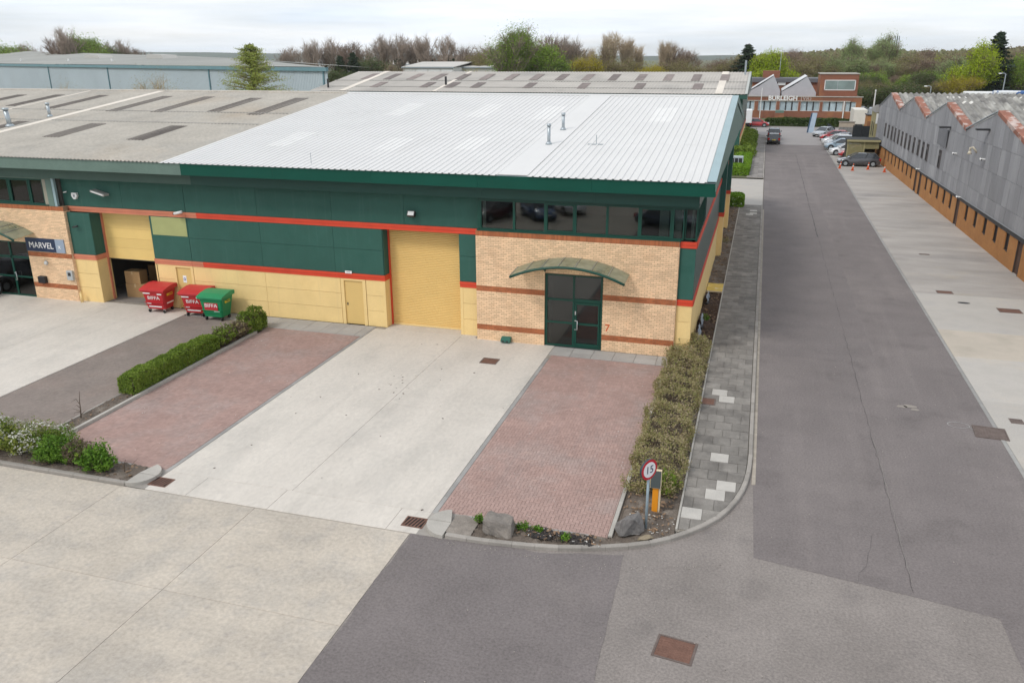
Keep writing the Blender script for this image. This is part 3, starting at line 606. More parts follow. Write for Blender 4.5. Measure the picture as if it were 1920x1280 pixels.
# brick entrance block
EH = (-8.32, -5.8, -1, 3.26)
bw = brick_panel(U, -11.42, -2.75, YB, 4.93, EH, [(.49, .73), (2.26, 2.5), (4.71, 4.93)])
part('brick_return', brick_m, U, (-11.42, -11.39, YB+.3, YW+.06, 0, 4.9)); bricks('return_bricks', brick_y, bw, YB, YW, 0, 4.7, -2.75, axis='x')
# corner panel beside the bricks
CY = YB+.13
panels(U, 'cream_panel', yel_n, [-2.74, XR], [0, .8, 1.55, Z1a], CY); panels(U, 'green_panel', green_n, [-2.74, XR], [Z1b, Z2a], CY); band(U, red_n, -2.74, XR+.02, CY, Z1a, Z1b); band(U, red_n, -2.74, XR+.02, CY, Z2a, Z2b)
# window strip with its return round the corner
window_strip(U, [-11.2, -9.7, -8.34, -7.06, -5.73, -4.42, -3.08, -2.62], 5.0, 6.26, YB+.03, open_=(2, 5))
window_strip(U, [-2.6, XR-.02], 5.0, 6.26, YB+.16)
part('sill', frame_g, U, (-11.35, -2.7, YB-.03, YB+.13, 4.935, 4.995)); part('window_head', green_d, U, (-11.3, XR, YB+.02, YB+.14, 6.265, 6.42))
part('window_jamb', frame_g, U, (-11.32, -11.2, YB+.02, YB+.14, 5.0, 6.262))
# rooms behind the glass
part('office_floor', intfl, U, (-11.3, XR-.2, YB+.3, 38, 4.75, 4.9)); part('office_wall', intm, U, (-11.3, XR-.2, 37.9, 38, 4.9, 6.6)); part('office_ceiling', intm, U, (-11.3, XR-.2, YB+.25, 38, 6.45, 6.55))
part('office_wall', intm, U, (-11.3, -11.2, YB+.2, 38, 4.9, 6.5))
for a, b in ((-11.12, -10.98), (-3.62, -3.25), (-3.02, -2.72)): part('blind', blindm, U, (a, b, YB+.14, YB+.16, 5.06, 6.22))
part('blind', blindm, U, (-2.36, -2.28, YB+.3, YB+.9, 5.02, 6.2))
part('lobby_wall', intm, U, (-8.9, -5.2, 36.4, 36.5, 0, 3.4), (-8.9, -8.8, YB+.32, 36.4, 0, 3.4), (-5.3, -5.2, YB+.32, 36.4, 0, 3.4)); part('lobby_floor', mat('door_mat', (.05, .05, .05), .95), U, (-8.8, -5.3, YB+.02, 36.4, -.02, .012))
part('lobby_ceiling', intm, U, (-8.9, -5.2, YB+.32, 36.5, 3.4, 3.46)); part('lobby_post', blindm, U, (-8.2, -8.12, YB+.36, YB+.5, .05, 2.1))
# glazed entrance
D = thing  # (alias kept short)
gd = part('entrance_door', frame_g, U, (-8.32, -8.22, YB+.06, YB+.16, 0, 3.26), (-5.9, -5.8, YB+.06, YB+.16, 0, 3.26), (-8.22, -5.9, YB+.06, YB+.16, 3.17, 3.26), (-8.22, -5.9, YB+.06, YB+.16, 0, .09), (-7.1, -7.02, YB+.06, YB+.16, .09, 3.17),
          (-8.22, -7.1, YB+.06, YB+.16, 2.08, 2.16), (-7.02, -5.9, YB+.06, YB+.16, 2.06, 2.2), (-8.22, -7.1, YB+.06, YB+.16, 1.06, 1.13))
part('door_leaf', frame_g, gd, (-7.0, -6.92, YB+.04, YB+.12, .1, 2.05), (-5.98, -5.92, YB+.04, YB+.12, .1, 2.05), (-6.92, -5.98, YB+.04, YB+.12, 1.96, 2.05), (-6.92, -5.98, YB+.04, YB+.12, .1, .2), (-6.92, -5.98, YB+.04, YB+.12, 1.05, 1.13))
for q in ((-8.225, -7.095, 2.155, 3.175), (-7.025, -5.895, 2.195, 3.175), (-8.225, -7.095, 1.125, 2.085), (-8.225, -7.095, .085, 1.065), (-6.925, -5.975, 1.125, 1.965), (-6.925, -5.975, .195, 1.055)): part('pane', glass_d, gd, (q[0], q[1], YB+.1, YB+.108, q[2], q[3]))
MB().tube([(-6.97, YB+.04, 1.27), (-6.97, YB-.04, 1.25), (-6.86, YB-.05, 1.25), (-6.86, YB-.05, .86), (-6.97, YB-.04, .86), (-6.97, YB+.04, .84)], .022, 8).build('handle', steel, gd, True)
part('keypad', steel, gd, (-6.99, -6.94, YB+.02, YB+.04, 1.5, 1.66))
lettering('7', .46, mat('orange_numeral', (.62, .1, .02), .5), bw, (-5.56, YB-.02, 1.03), name='house_number')
# arched entrance canopy
def canopy(parent, xc, yw, half=2.4, z_side=3.33, z_mid=3.88, proj=1.3, drop=.0, x_clip=None):
    n = 14; xs = [xc-half+2*half*i/n for i in range(n+1)]
    zf = lambda x: z_mid-(z_mid-z_side)*((x-xc)/half)**2
    c = MB().tube([(x, yw-proj, zf(x)) for x in xs], .055, 8).build('canopy', frame_g, parent, True); rise = .14
    for i in range(0, n, 2):
        vs = []
        for k in (i, i+1, i+2): vs += [(xs[k], yw-proj+.02, zf(xs[k])+.06), (xs[k], yw-.02, zf(xs[k])+rise)]
        sh = MB().add(vs+[(v[0], v[1], v[2]-.014) for v in vs], [(0, 2, 3, 1), (2, 4, 5, 3), (6, 7, 9, 8), (8, 9, 11, 10), (0, 1, 7, 6), (4, 10, 11, 5), (0, 6, 8, 2), (2, 8, 10, 4)]); sh.build('glazing_sheet', canopy_s if i % 4 == 0 else canopy_t, c)
        MB().tube([(xs[i], yw-proj+.02, zf(xs[i])+.075), (xs[i], yw-.02, zf(xs[i])+rise+.015)], .014, 6).build('glazing_bar', metal_g, c)
    for s in (-1, 1):
        x = xc+s*half*.5; MB().prism([(yw-proj+.05, zf(x)-.03), (yw-.02, zf(x)+.04), (yw-.02, zf(x)-.42), (yw-.2, zf(x)-.3)], x-.03, x+.03, 'x').build('bracket', frame_g, c)
    return c
def sheetmix(name, c, fac):      # grimy translucent sheet
    m = bpy.data.materials.new(name); m.use_nodes = True; t = m.node_tree; n = t.nodes; l = t.links; p = n['Principled BSDF']; p.inputs['Base Color'].default_value = (*c, 1); p.inputs['Roughness'].default_value = .3
    tr = n.new('ShaderNodeBsdfTransparent'); tr.inputs[0].default_value = (.75, .78, .68, 1); ms = n.new('ShaderNodeMixShader'); q = n.new('ShaderNodeTexNoise'); q.inputs['Scale'].default_value = 2.2; q.inputs['Detail'].default_value = 6
    tcn = n.new('ShaderNodeTexCoord'); l.new(tcn.outputs['Object'], q.inputs['Vector']); mr = n.new('ShaderNodeMapRange'); l.new(q.outputs[0], mr.inputs[0]); mr.inputs[1].default_value = .3; mr.inputs[2].default_value = .7; mr.inputs[3].default_value = fac-.12; mr.inputs[4].default_value = fac+.15
    l.new(mr.outputs[0], ms.inputs[0]); l.new(tr.outputs[0], ms.inputs[1]); l.new(p.outputs[0], ms.inputs[2]); l.new(ms.outputs[0], n['Material Output'].inputs[0]); return m
canopy_s = sheetmix('canopy_sheet', (.38, .4, .3), .5); canopy_t = sheetmix('canopy_sheet_clear', (.38, .41, .31), .38)
canopy(U, -7.1, YB-.02)
# fascia, soffit
def fascia(parent, x0, x1, m, md, step=5.2):
    n = max(1, round((x1-x0)/step)); xs = np.linspace(x0, x1, n+1)
    for a, b in zip(xs[:-1], xs[1:]): part('fascia_board', m, parent, (a+.003, b-.003, 32.0, 32.06, 6.9, 7.41))
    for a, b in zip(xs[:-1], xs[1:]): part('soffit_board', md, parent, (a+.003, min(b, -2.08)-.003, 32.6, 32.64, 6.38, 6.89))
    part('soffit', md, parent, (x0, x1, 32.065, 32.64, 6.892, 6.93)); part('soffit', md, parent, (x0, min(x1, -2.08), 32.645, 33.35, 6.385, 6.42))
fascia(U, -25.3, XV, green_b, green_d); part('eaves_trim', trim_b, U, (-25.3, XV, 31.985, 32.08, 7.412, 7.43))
# gable wall on the road side
def gable_z(y, d=.0): return (ROOF0[1]+(RIDGE[1]-ROOF0[1])*(y-ROOF0[0])/(RIDGE[0]-ROOF0[0]) if y < RIDGE[0] else RIDGE[1]-(RIDGE[1]-ROOF1[1])*(y-RIDGE[0])/(ROOF1[0]-RIDGE[0]))-d
gy = [CY+.04, 38, 44, RIDGE[0], 57, 63, 69.6]
for a, b in zip(gy[:-1], gy[1:]):
    g = .006; zw = Z2b if a > 34 else Z2b
    part('cream_panel', yel_n, U, (XR-.06, XR, a+g, b-g, 0, Z1a)); part('band_trim', red_n, U, (XR-.06, XR+.04, a, b, Z1a, Z1b)); part('green_panel', green_s, U, (XR-.06, XR, a+g, b-g, Z1b, Z2a)); part('band_trim', red_n, U, (XR-.06, XR+.04, a, b, Z2a, Z2b))
    if a > 34: MB().prism([(a+g, Z2b), (b-g, Z2b), (b-g, gable_z(b)-.05), (a+g, gable_z(a)-.05)], XR-.06, XR, 'x').build('green_panel', green_s, U)
    else: MB().prism([(a+g, 6.3), (b-g, 6.3), (b-g, gable_z(b)-.05), (a+g, gable_z(a)-.05)], XR-.06, XR, 'x').build('green_panel', green_s, U)
for a in np.arange(33.1, 37.9, .8):
    f = part('side_window', frame_g, U, (XR-.05, XR, a, a+.06, Z2b, 6.3), (XR-.05, XR, a+.06, a+.8, Z2b, 5.0), (XR-.05, XR, a+.06, a+.8, 6.24, 6.3)); part('pane', glass, f, (XR-.03, XR-.024, a+.055, a+.8, 4.99, 6.25))
for a in (61.2, 52.0): part('pilaster', yel_n, U, (XR, XR+.3, a, a+1.1, 0, Z1a+.3)); part('pilaster_head', red_n, U, (XR, XR+.32, a, a+1.1, Z1a+.3, Z1b+.3)); part('pilaster_cladding', green_n, U, (XR, XR+.3, a, a+1.1, Z1b+.3, 7.4))
part('back_wall', green_n, U, (XL, XR, 69.55, 69.7, 0, 7.3)); part('warehouse_floor', intfl, U, (XL, XR-.1, YW+.2, 69.5, -.02, .003)); part('party_wall', intm, U, (XL-.1, XL+.1, YW+.2, 69.5, .01, 7.3))
# roof
roof = corr_roof('roof', roof_w, U, XL, -10.1, ROOF0[0], ROOF0[1], RIDGE[0], RIDGE[1], .29)
corr_roof('roof_sheeting', roof_w, roof, -8.85, -1.8, ROOF0[0], ROOF0[1], RIDGE[0], RIDGE[1], .29)
corr_roof('roof_sheeting', roof_w, roof, XL, -1.8, ROOF1[0], ROOF1[1], RIDGE[0], RIDGE[1], .29)
roof_quad('flat_sheet', roof_w, roof, -10.1, -8.85, .003, .995, .037)
for a, b, c, d in ((-23.2, -22.1, .2, .37), (-17.5, -16.2, .19, .33), (-13.6, -12.3, .22, .36), (-20.5, -19.3, .62, .82), (-15.6, -14.4, .62, .82), (-11.9, -10.8, .6, .8), (-5.6, -4.4, .6, .8)):
    n = round((a-XL)/.29) if a < -10 else 0; a = XL+round((a-XL)/.29)*.29 if a < -10 else -8.85+round((a+8.85)/.294)*.29375
    roof_quad('rooflight', roof_wl, roof, a, a+4*(.2902 if a < -10 else .29375), c, d, .006, True, pitch=.2902 if a < -10 else .29375)
[roof_quad('sheet_lap', mat('lap_white', (.62, .61, .59), .8, var=.2, vscale=2), roof, a, b, t, t+.0035, .004, True, pitch=p) for t in (.33, .645) for a, b, p in ((XL, -10.1, .29018), (-8.85, -1.8, .29375))]
roof_quad('verge_trim', trim_b, roof, -1.8, XV, 0, 1, .07); corr = MB()
for z0 in (0,): part('verge_board', trim_b, roof, (XV-.03, XV-.002, 31.97, 32.2, 7.3, 7.45))
MB().prism([(31.95, 7.12), (51, 9.4), (51, 9.755), (31.95, 7.475)], XV-.025, XV, 'x').build('barge_board', green_f, roof); MB().prism([(51, 9.4), (70.1, 7.12), (70.1, 7.475), (51, 9.755)], XV-.025, XV, 'x').build('barge_board', green_f, roof)
MB().add([(-1.8, 51, 9.79), (XV, 51, 9.79), (XV, 70.1, 7.51), (-1.8, 70.1, 7.51)], [(0, 1, 2, 3)]).build('verge_trim', trim_b, roof)
MB().prism([(50.75, 9.75), (51, 9.8), (51.25, 9.75), (51.25, 9.7), (51, 9.74), (50.75, 9.7)], XL, -1.8, 'x').build('ridge_cap', roof_w, roof)
MB().prism([(32.2, 7.05), (51, 9.3), (69.8, 7.05)], XV-.6, XV-.03, 'x').build('verge_soffit', green_f, roof)
flue(U, -9.37, 37.54, .85); flue(U, -9.45, 40.77, .75)
z = on_roof(37.8); MB().tube([(-7.2, 37.8, z), (-7.2, 37.8, z+.45)], .02, 6).tube([(-7.6, 37.8, z+.03), (-6.85, 37.8, z+.03)], .02, 6).build('vent_bracket', metal_g, roof)
z = on_roof(32.6); MB().tube([(-18.9, 32.6, z), (-18.9, 32.6, z+.5)], .012, 6).build('aerial_stub', metal_g, roof)

# ---------------------------------------------------------------- the older neighbour
V = thing('industrial_unit', 'weathered industrial unit with grey fibre cement roof and half open yellow door', 'building', (-34, YW, 0))
XW = -62.0
core = MB(); corebox(-33.5, -32.0, 0, 7.2); corebox(-31.9, -28.55, Z2a, 7.2); corebox(-28.55, -26.36, 0, 7.2); corebox(XW, -33.6, 6.3, 7.2); core.build('light_leak_core', darkm, V)  # core: same added dark backing against light leaks at the seams
panels(V, 'cream_panel', yel_n, [-33.28, -31.92], [0, .76, 1.5, Z1a], YW-.25); panels(V, 'green_panel', green_n, [-33.5, -31.92], [Z1b, Z2a], YW-.25)
part('pier_return', yel_n, V, (-31.96, -31.9, YW-.245, 34.0, 0, Z1a)); part('pier_return', green_n, V, (-31.96, -31.9, YW-.245, 34.0, Z1b, Z2a)); part('pier_return', red_f, V, (-31.96, -31.87, YW-.245, 34.0, Z1a, Z1b)); part('door_trim', red_f, V, (-31.9, -31.84, 33.75, 33.86, 0, Z2a))
band(V, red_f, -33.4, -31.9, YW-.25, Z1a, Z1b); band(V, red_f, -33.5, -26.36, YW, Z2a, Z2b); band(V, red_f, -28.55, -26.36, YW, Z1a, Z1b)
panels(V, 'green_panel', green_n, [-28.5, -26.36], [Z1b, Z2a], YW); panels(V, 'green_panel', green_n, [-33.55, -30, -26.36], [Z2b, 6.6], YW)
panels(V, 'cream_panel', yel_n, [-28.5, -27.5], [0, .76, 1.5, Z1a], YW)
part('repainted_board', cream_p, V, (-28.42, -26.42, YW-.008, YW-.001, 3.72, 4.62))
pd = part('personnel_door', yel_d, V, (-27.38, -26.5, YW+.05, YW+.1, .02, 2.14)); part('door_frame', yel_n, pd, (-27.5, -27.38, YW-.01, YW+.09, 0, 2.23), (-26.5, -26.36, YW-.02, YW+.09, 0, 2.23), (-27.38, -26.5, YW-.01, YW+.09, 2.14, 2.23))
part('notice', white_t, pd, (-27.06, -26.86, YW+.042, YW+.049, 1.36, 1.72)); MB().tube([(-26.96+.055*math.cos(a), YW+.04, 1.54+.055*math.sin(a)) for a in np.linspace(0, 6.28, 15)], .014, 6).build('notice_ring', mat('notice_blue', (.03, .05, .3), .5), pd)
# half-raised sectional door
sd_ = part('sectional_door', yel_s, V, (-31.9, -28.55, 33.86, 33.9, 2.2, 2.78))
for i in range(4): part('door_panel', yel_s, sd_, (-31.9, -28.55, 33.86, 33.9, 2.786+i*.5, 3.28+i*.5))
part('bottom_seal', black_p, sd_, (-31.9, -28.55, 33.85, 33.91, 2.16, 2.198)); part('guide_channel', yel_n, V, (-28.57, -28.45, 33.3, 33.9, 0, 2.24)); part('guide_channel', green_n, V, (-28.57, -28.46, 33.34, 33.9, 2.5, Z2a))
# brick entrance block of the neighbour
EH2 = (-38.6, -36.07, -1, 2.98)
bw2 = brick_panel(V, -42, -33.28, YB, 4.93, EH2, [(.62, .86), (2.26, 2.5), (4.71, 4.93)]); bricks('return_bricks', brick_y, bw2, YB, YW, 0, 4.7, -33.28, axis='x')
window_strip(V, [-42, -40.6, -39.2, -37.8, -36.5, -35.2, -34.35], 5.0, 6.26, YB+.03, open_=(1, 3, 4)); part('window_jamb', mat('weathered_jamb', (.3, .28, .22), .7), V, (-34.34, -34.1, YB+.02, YB+.1, 5, 6.26)); part('corner_post', green_f, V, (-34.1, -33.75, YB-.02, YB+.2, 4.94, 6.4)); part('downpipe', trim_b, V, (-33.73, -33.58, YB-.02, YB+.12, 4.94, 6.5))
part('sill', frame_g, V, (-42, -34.1, YB-.03, YB+.13, 4.935, 4.995)); part('window_head', green_f, V, (-42, -33.6, YB+.02, YB+.14, 6.265, 6.42))
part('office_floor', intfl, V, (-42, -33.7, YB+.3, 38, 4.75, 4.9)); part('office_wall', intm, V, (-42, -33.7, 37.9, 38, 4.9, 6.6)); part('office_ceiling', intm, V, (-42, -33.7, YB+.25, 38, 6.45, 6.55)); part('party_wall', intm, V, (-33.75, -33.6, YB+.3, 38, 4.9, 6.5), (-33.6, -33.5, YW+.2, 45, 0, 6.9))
gd2 = part('entrance_door', frame_g, V, (-36.17, -36.07, YB+.06, YB+.16, 0, 2.98), (-38.6, -36.17, YB+.06, YB+.16, 2.9, 2.98), (-38.6, -36.17, YB+.06, YB+.16, 0, .09), (-37.38, -37.28, YB+.06, YB+.16, .09, 2.9), (-38.6, -36.17, YB+.06, YB+.16, 2.06, 2.18), (-38.6, -36.17, YB+.06, YB+.16, 1.02, 1.1))
for a, b in ((-38.6, -37.385), (-37.275, -36.175)):
    for c, d in ((.085, 1.025), (1.095, 2.065), (2.175, 2.905)): part('pane', glass_d, gd2, (a, b, YB+.1, YB+.108, c, d))
MB().tube([(-37.2, YB+.05, 1.3), (-37.2, YB-.05, 1.28), (-37.1, YB-.06, 1.28), (-37.1, YB-.06, .9), (-37.2, YB-.05, .9)], .022, 8).build('handle', steel, gd2, True)
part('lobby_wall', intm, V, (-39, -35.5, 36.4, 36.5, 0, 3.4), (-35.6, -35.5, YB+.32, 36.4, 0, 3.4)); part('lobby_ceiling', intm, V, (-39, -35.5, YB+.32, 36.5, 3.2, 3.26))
canopy(V, -37.55, YB-.02, 2.15, 3.36, 3.9, 1.3)
fascia(V, XW, -25.3, green_f, mat('soffit_faded', (.055, .1, .08), .6, var=.08)); part('eaves_trim', mat('gutter_grey', (.2, .24, .23), .5), V, (XW, -25.3, 31.985, 32.08, 7.412, 7.43))
part('warehouse_floor', intfl, V, (XW, XL-.1, YW+.2, 69.5, -.02, .004)); part('back_wall', intm, V, (-33.5, XL-.1, 46, 46.2, 0, 7.2)); part('rear_wall', green_n, V, (XW, XL-.1, 69.5, 69.7, 0, 7.2))
vroof = corr_roof('roof', roof_g, V, XW, XL-.003, ROOF0[0], ROOF0[1], RIDGE[0], RIDGE[1], .22, .05, kind='sine', segs=1)
corr_roof('roof_sheeting', roof_g, vroof, XW, XL-.003, ROOF1[0], ROOF1[1], RIDGE[0], RIDGE[1], .44, .05, kind='sine')
for a, t0, t1, w in ((-39.2, .6, .885, .9), (-35.9, .6, .885, .9), (-32.2, .62, .87, .95), (-29.0, .585, .88, 1.05), (-37.1, .22, .41, 1.1), (-31.6, .215, .405, 1.15), (-44.5, .63, .89, .9), (-48.3, .66, .89, .9), (-51.5, .66, .88, .9), (-42.6, .2, .42, 1.0)):
    roof_quad('rooflight', roof_d, vroof, a, a+w, t0, t1, .012, True, pitch=.1145, h=.05, kind='sine')
for a, w, t0, t1 in ((-41.05, .5, .01, .99), (-46.9, .18, .3, .98)): roof_quad('pale_strip', roof_p, vroof, a, a+w, t0, t1, .062)
for t in (.445, .61): roof_quad('sheet_lap', mat('lap_stain', (.27, .26, .235), .95, var=.25, vscale=.6), vroof, XW, XL-.2, t, t+.006, .056)
MB().prism([(50.75, 9.78), (51, 9.83), (51.25, 9.78), (51.25, 9.7), (51, 9.74), (50.75, 9.7)], XW, XL, 'x').build('ridge_cap', roof_g, vroof)
flue(V, -41.7, 38.54, .95, metal_g, .13, -.14); flue(V, -41.6, 41.42, .75, metal_g, .09, -.08)
# things on the two fronts
t = thing('sign_board', 'dark blue company sign board with white lettering on the buff brick wall', 'sign', (-34.8, YB, 2.5)); part('panel', mat('sign_navy', (.02, .035, .075), .45), t, (-36.05, -34.15, YB-.06, YB-.014, 2.54, 3.24)); part('end_panel', mat('sign_pale', (.28, .34, .42), .45), t, (-34.15, -33.6, YB-.061, YB-.014, 2.54, 3.24))
lettering('MARVEL', .44, white_t, t, (-35.08, YB-.064, 2.86), sx=.98); lettering('x', .34, white_t, t, (-33.92, YB-.065, 2.86))
def floodlight(label, x, y, z, m, big=1, tilt=.9):
    t = thing('floodlight', label, 'floodlight', (x, y, z)); MB().box(-.05, .05, -.12, 0, -.05, .05).build('bracket', metal_d, t, world=False)
    M = Matrix.Translation((0, -.2, 0))@Matrix.Rotation(tilt, 4, 'X'); MB().box(-.17*big, .17*big, -.09, .07, -.12*big, .12*big).xf(M).build('housing', m, t, world=False); MB().box(-.14*big, .14*big, -.095, -.092, -.09*big, .09*big).xf(M).build('lens', white_p, t, world=False)
    return t
floodlight('black floodlight with pale lens above the yellow roller door', -14.45, YW, 5.45, metal_d, 1.0, -.55)
t = thing('floodlight', 'pale grey double floodlight above the half open yellow door', 'floodlight', (-30.95, YW, 5.65)); MB().box(-.5, .3, -.42, -.05, -.02, .08).xf(Matrix.Rotation(.25, 4, 'Y')).build('housing', mat('lamp_grey', (.42, .41, .39), .5), t, world=False); MB().box(-.05, .05, -.1, 0, -.1, .05).build('bracket', metal_d, t, world=False); MB().box(-.42, .22, -.425, -.421, 0, .06).xf(Matrix.Rotation(.25, 4, 'Y')).build('lens', white_p, t, world=False)
t = thing('alarm_box', 'white shield shaped alarm box on the green wall', 'alarm', (-32.75, YW, 5.45)); MB().prism([(-.15, .16), (-.17, 0), (-.06, -.16), (.06, -.16), (.17, 0), (.15, .16)], -.12, 0, 'y').build('case', white_p, t, world=False); MB().prism([(-.06, .07), (-.02, -.07), (.02, -.07), (.06, .07)], -.126, -.12, 'y').build('badge', mat('badge_grey', (.2, .22, .25), .5), t, world=False)
def cctv(label, x, y, z, face=-1, m=white_p, s=1.0, axis='y'):
    t = thing('security_camera', label, 'camera', (x, y, z)); MB().tube([(0, 0, 0), (0, -.12*s, .02)], .03*s, 8).build('mount', m, t, world=False)
    MB().tube([(-.16*s, -.18*s, -.03*s), (.2*s, -.18*s, .05*s)], .055*s, 10).build('body', m, t, True, world=False); MB().tube([(-.2*s, -.18*s, -.038*s), (-.16*s, -.18*s, -.03*s)], .045*s, 10).build('lens', black_p, t, world=False); return t
cctv('white bullet camera on the faded red band between the two units', -26.6, YW-.04, 4.92, s=1.25)
cctv('small white camera high on the green wall beside the windows', -33.3, YW, 5.62, s=.55)
cctv('black bracket camera on the green pier beside the half open door', -32.75, YW-.25, 3.95, m=metal_d, s=.8)
t = thing('mailbox', 'black letter box fixed to the buff brick wall', 'mailbox', (-35.35, YB, .88)); MB().cbox(-.22, .22, -.2, -.014, 0, .36, .03).build('case', black_p, t, world=False); MB().box(-.17, .17, -.204, -.2, .24, .27).build('slot', metal_d, t, world=False)
t = thing('wall_lamp', 'small white bulkhead lamp on the neighbour brick wall', 'lamp', (-35.0, YB, 1.95)); MB().tube([(0, -.014, 0), (0, -.1, 0)], [.1, .08], 12).build('globe', white_p, t, True, world=False); MB().tube([(0, -.012, 0), (0, -.03, 0)], .12, 12).build('base', metal_g, t, world=False)
t = thing('meter_box', 'grey electricity meter box on the neighbour brick corner', 'box', (-33.55, YB, 1.15)); MB().cbox(-.16, .2, -.13, -.014, 0, .5, .02).build('case', mat('meter_grey', (.4, .42, .42), .5), t, world=False); MB().box(-.08, .1, -.136, -.13, .22, .4).build('dial_window', metal_d, t, world=False)
t = thing('vent_box', 'small green vent box at the foot of the buff brick wall', 'vent', (-10.02, YB, 0.0)); MB().prism([(-.016, .02), (-.3, .06), (-.3, .16), (-.16, .24), (-.016, .26)], -.22, .2, 'x').build('hood', mat('vent_green', (.03, .13, .1), .5), t, world=False)
for q in (-.12, .08): MB().box(q-.05, q+.05, -.304, -.3, .08, .14).build('grille', metal_d, t, world=False)
t = thing('notice_plate', 'small white notice plate above the cream personnel door of the white roofed unit', 'sign', (-17.8, YW-.06, 2.5)); MB().box(-.17, .17, -.02, 0, 0, .12).build('plate', white_t, t, world=False); MB().box(-.1, .1, -.024, -.02, .05, .07).build('print_line', metal_d, t, world=False)
t = thing('bollard', 'stubby cream painted door guard at the foot of the neighbour brick corner', 'bollard', (-33.05, YB-.1, 0)); MB().tube([(0, 0, 0), (0, 0, .5)], .07, 10).build('tube', yel_n, t, True, world=False); MB().tube([(0, 0, .5), (0, 0, .55)], [.072, .03], 10).build('cap', yel_n, t, True, world=False)
t = thing('entry_switch', 'white electrical switch box beside the neighbour personnel door', 'switch', (-26.42, YW-.02, .95)); MB().box(-.09, .09, -.07, 0, 0, .26).build('case', white_p, t, world=False); MB().box(-.04, .04, -.074, -.07, .08, .18).build('rocker', metal_g, t, world=False)
# boxes and stools inside the open door
def carton(label, x, y, z, w, d, h, rz=0):
    t = thing('cardboard_box', label, 'box', (x, y, z), rz, 'cartons inside the open door'); cm = mat('cardboard', (.36, .22, .1), .85, var=.08, vscale=2, objr=.1)
    MB().box(-w/2, w/2, -d/2, d/2, 0, h).build('carton', cm, t, world=False); MB().box(-.04, .04, -d/2-.002, d/2+.002, h*.75, h+.002).build('tape', mat('tape', (.45, .33, .18), .4), t, world=False)
    MB().box(-w/2, w/2, -.004, .004, h, h+.003).build('flap_seam', metal_d, t, world=False)
carton('large brown carton on the floor just inside the half open door', -31.0, 34.7, .004, 1.05, .7, .72, .12)
carton('brown carton stacked on the large carton inside the half open door', -31.1, 34.7, .724, .9, .6, .66, .05)
carton('brown carton on the floor behind the stacked pair inside the half open door', -30.0, 36.0, .004, .9, .7, .6, -.1)
carton('dim brown carton deep inside the half open door', -31.6, 37.2, .004, 1.0, .8, 1.1, .1)
t = thing('stool_stack', 'stack of pale wooden stools inside the half open door', 'stool', (-28.95, 34.25, .004))
for i in range(3): MB().tube([(0, 0, .78+i*.16), (0, 0, .84+i*.16)], .27, 16).build('seat', mat('pale_wood', (.5, .38, .22), .6), t, world=False)
for s in (-1, 1):
    for q in (-1, 1): MB().tube([(s*.24, q*.2, 0), (s*.14, q*.13, 1.12)], .02, 6).build('leg', steel, t, world=False)
# ================================================================== THE OTHER BUILDINGS
# ---- the same kind of unit across the driveway
U2 = thing('industrial_unit', 'long low industrial unit with weathered grey roof and green fascia behind the white roof', 'building', (-30, 108, 0))
E0, E1, E2 = (108.3, 7.42), (124.0, 9.72), (139.7, 7.42); x0, x1 = -62.2, -2.1
part('front_wall', green_n, U2, (x0+.8, x1-.5, 109.4, 109.7, 0, 7.2)); part('rear_wall', green_n, U2, (x0+.8, x1-.5, 138.4, 138.7, 0, 7.2))
part('fascia_board', mat('paint_green_old', (.025, .09, .068), .5, var=.1), U2, (x0, x1, 108.36, 108.45, 6.85, 7.38))
for nm, m, za, zb in (('gable_wall', green_s, 2.5, None), ('gable_base', yel_n, 0, 2.24)):
    poly = [(109.7, za), (138.4, za), (138.4, 7.2), (124, 9.5), (109.7, 7.2)] if zb is None else [(109.7, za), (138.4, za), (138.4, zb), (109.7, zb)]
    MB().prism(poly, x1-.75, x1-.5, 'x').build(nm, m, U2)
part('band_trim', red_n, U2, (x1-.76, x1-.46, 109.7, 138.4, 2.24, 2.5)); MB().prism([(109.7, 0), (138.4, 0), (138.4, 7.2), (124, 9.4), (109.7, 7.2)], x0+.6, x0+.8, 'x').build('gable_wall', green_n, U2)
r2 = corr_roof('roof', roof_2, U2, x0, x1-.3, E0[0], E0[1], E1[0], E1[1], .42, .06, kind='sine'); corr_roof('roof_sheeting', roof_2, r2, x0, x1-.3, E2[0], E2[1], E1[0], E1[1], .42, .06, kind='sine')
roof_quad('verge_trim', mat('verge_old', (.42, .43, .4), .7), r2, x1-.3, x1, 0, 1, .08, None, E0, E1)
MB().add([(x1-.3, E1[0], E1[1]+.07), (x1, E1[0], E1[1]+.07), (x1, E2[0], E2[1]+.07), (x1-.3, E2[0], E2[1]+.07)], [(0, 1, 2, 3)]).build('verge_trim', MATS['verge_old'], r2)
MB().prism([(108.35, 7.0), (124, 9.3), (124, 9.78), (108.35, 7.46)], x1-.03, x1-.002, 'x').build('barge_board', green_f, r2); MB().prism([(124, 9.3), (139.7, 7.0), (139.7, 7.46), (124, 9.78)], x1-.03, x1-.002, 'x').build('barge_board', green_f, r2)
MB().prism([(108.6, 6.9), (124, 9.2), (139.4, 6.9)], x1-.5, x1-.04, 'x').build('verge_soffit', green_s, r2)
rl2 = mat('rooflight_brown', (.2, .165, .15), .8, var=.25, vscale=1.0, objr=.25)
for i in range(15):
    a = -58.5+i*3.75; roof_quad('rooflight', rl2, r2, a, a+1.15, .56, .86, .09, None, E0, E1)
    if i % 2 == 1 or i == 4: roof_quad('rooflight', rl2, r2, a+.7, a+1.9, .18, .42, .09, None, E0, E1)
for t in (.2, .5): roof_quad('sheet_lap', MATS['lap_stain'], r2, x0, x1-.3, t, t+.02, .075, None, E0, E1)
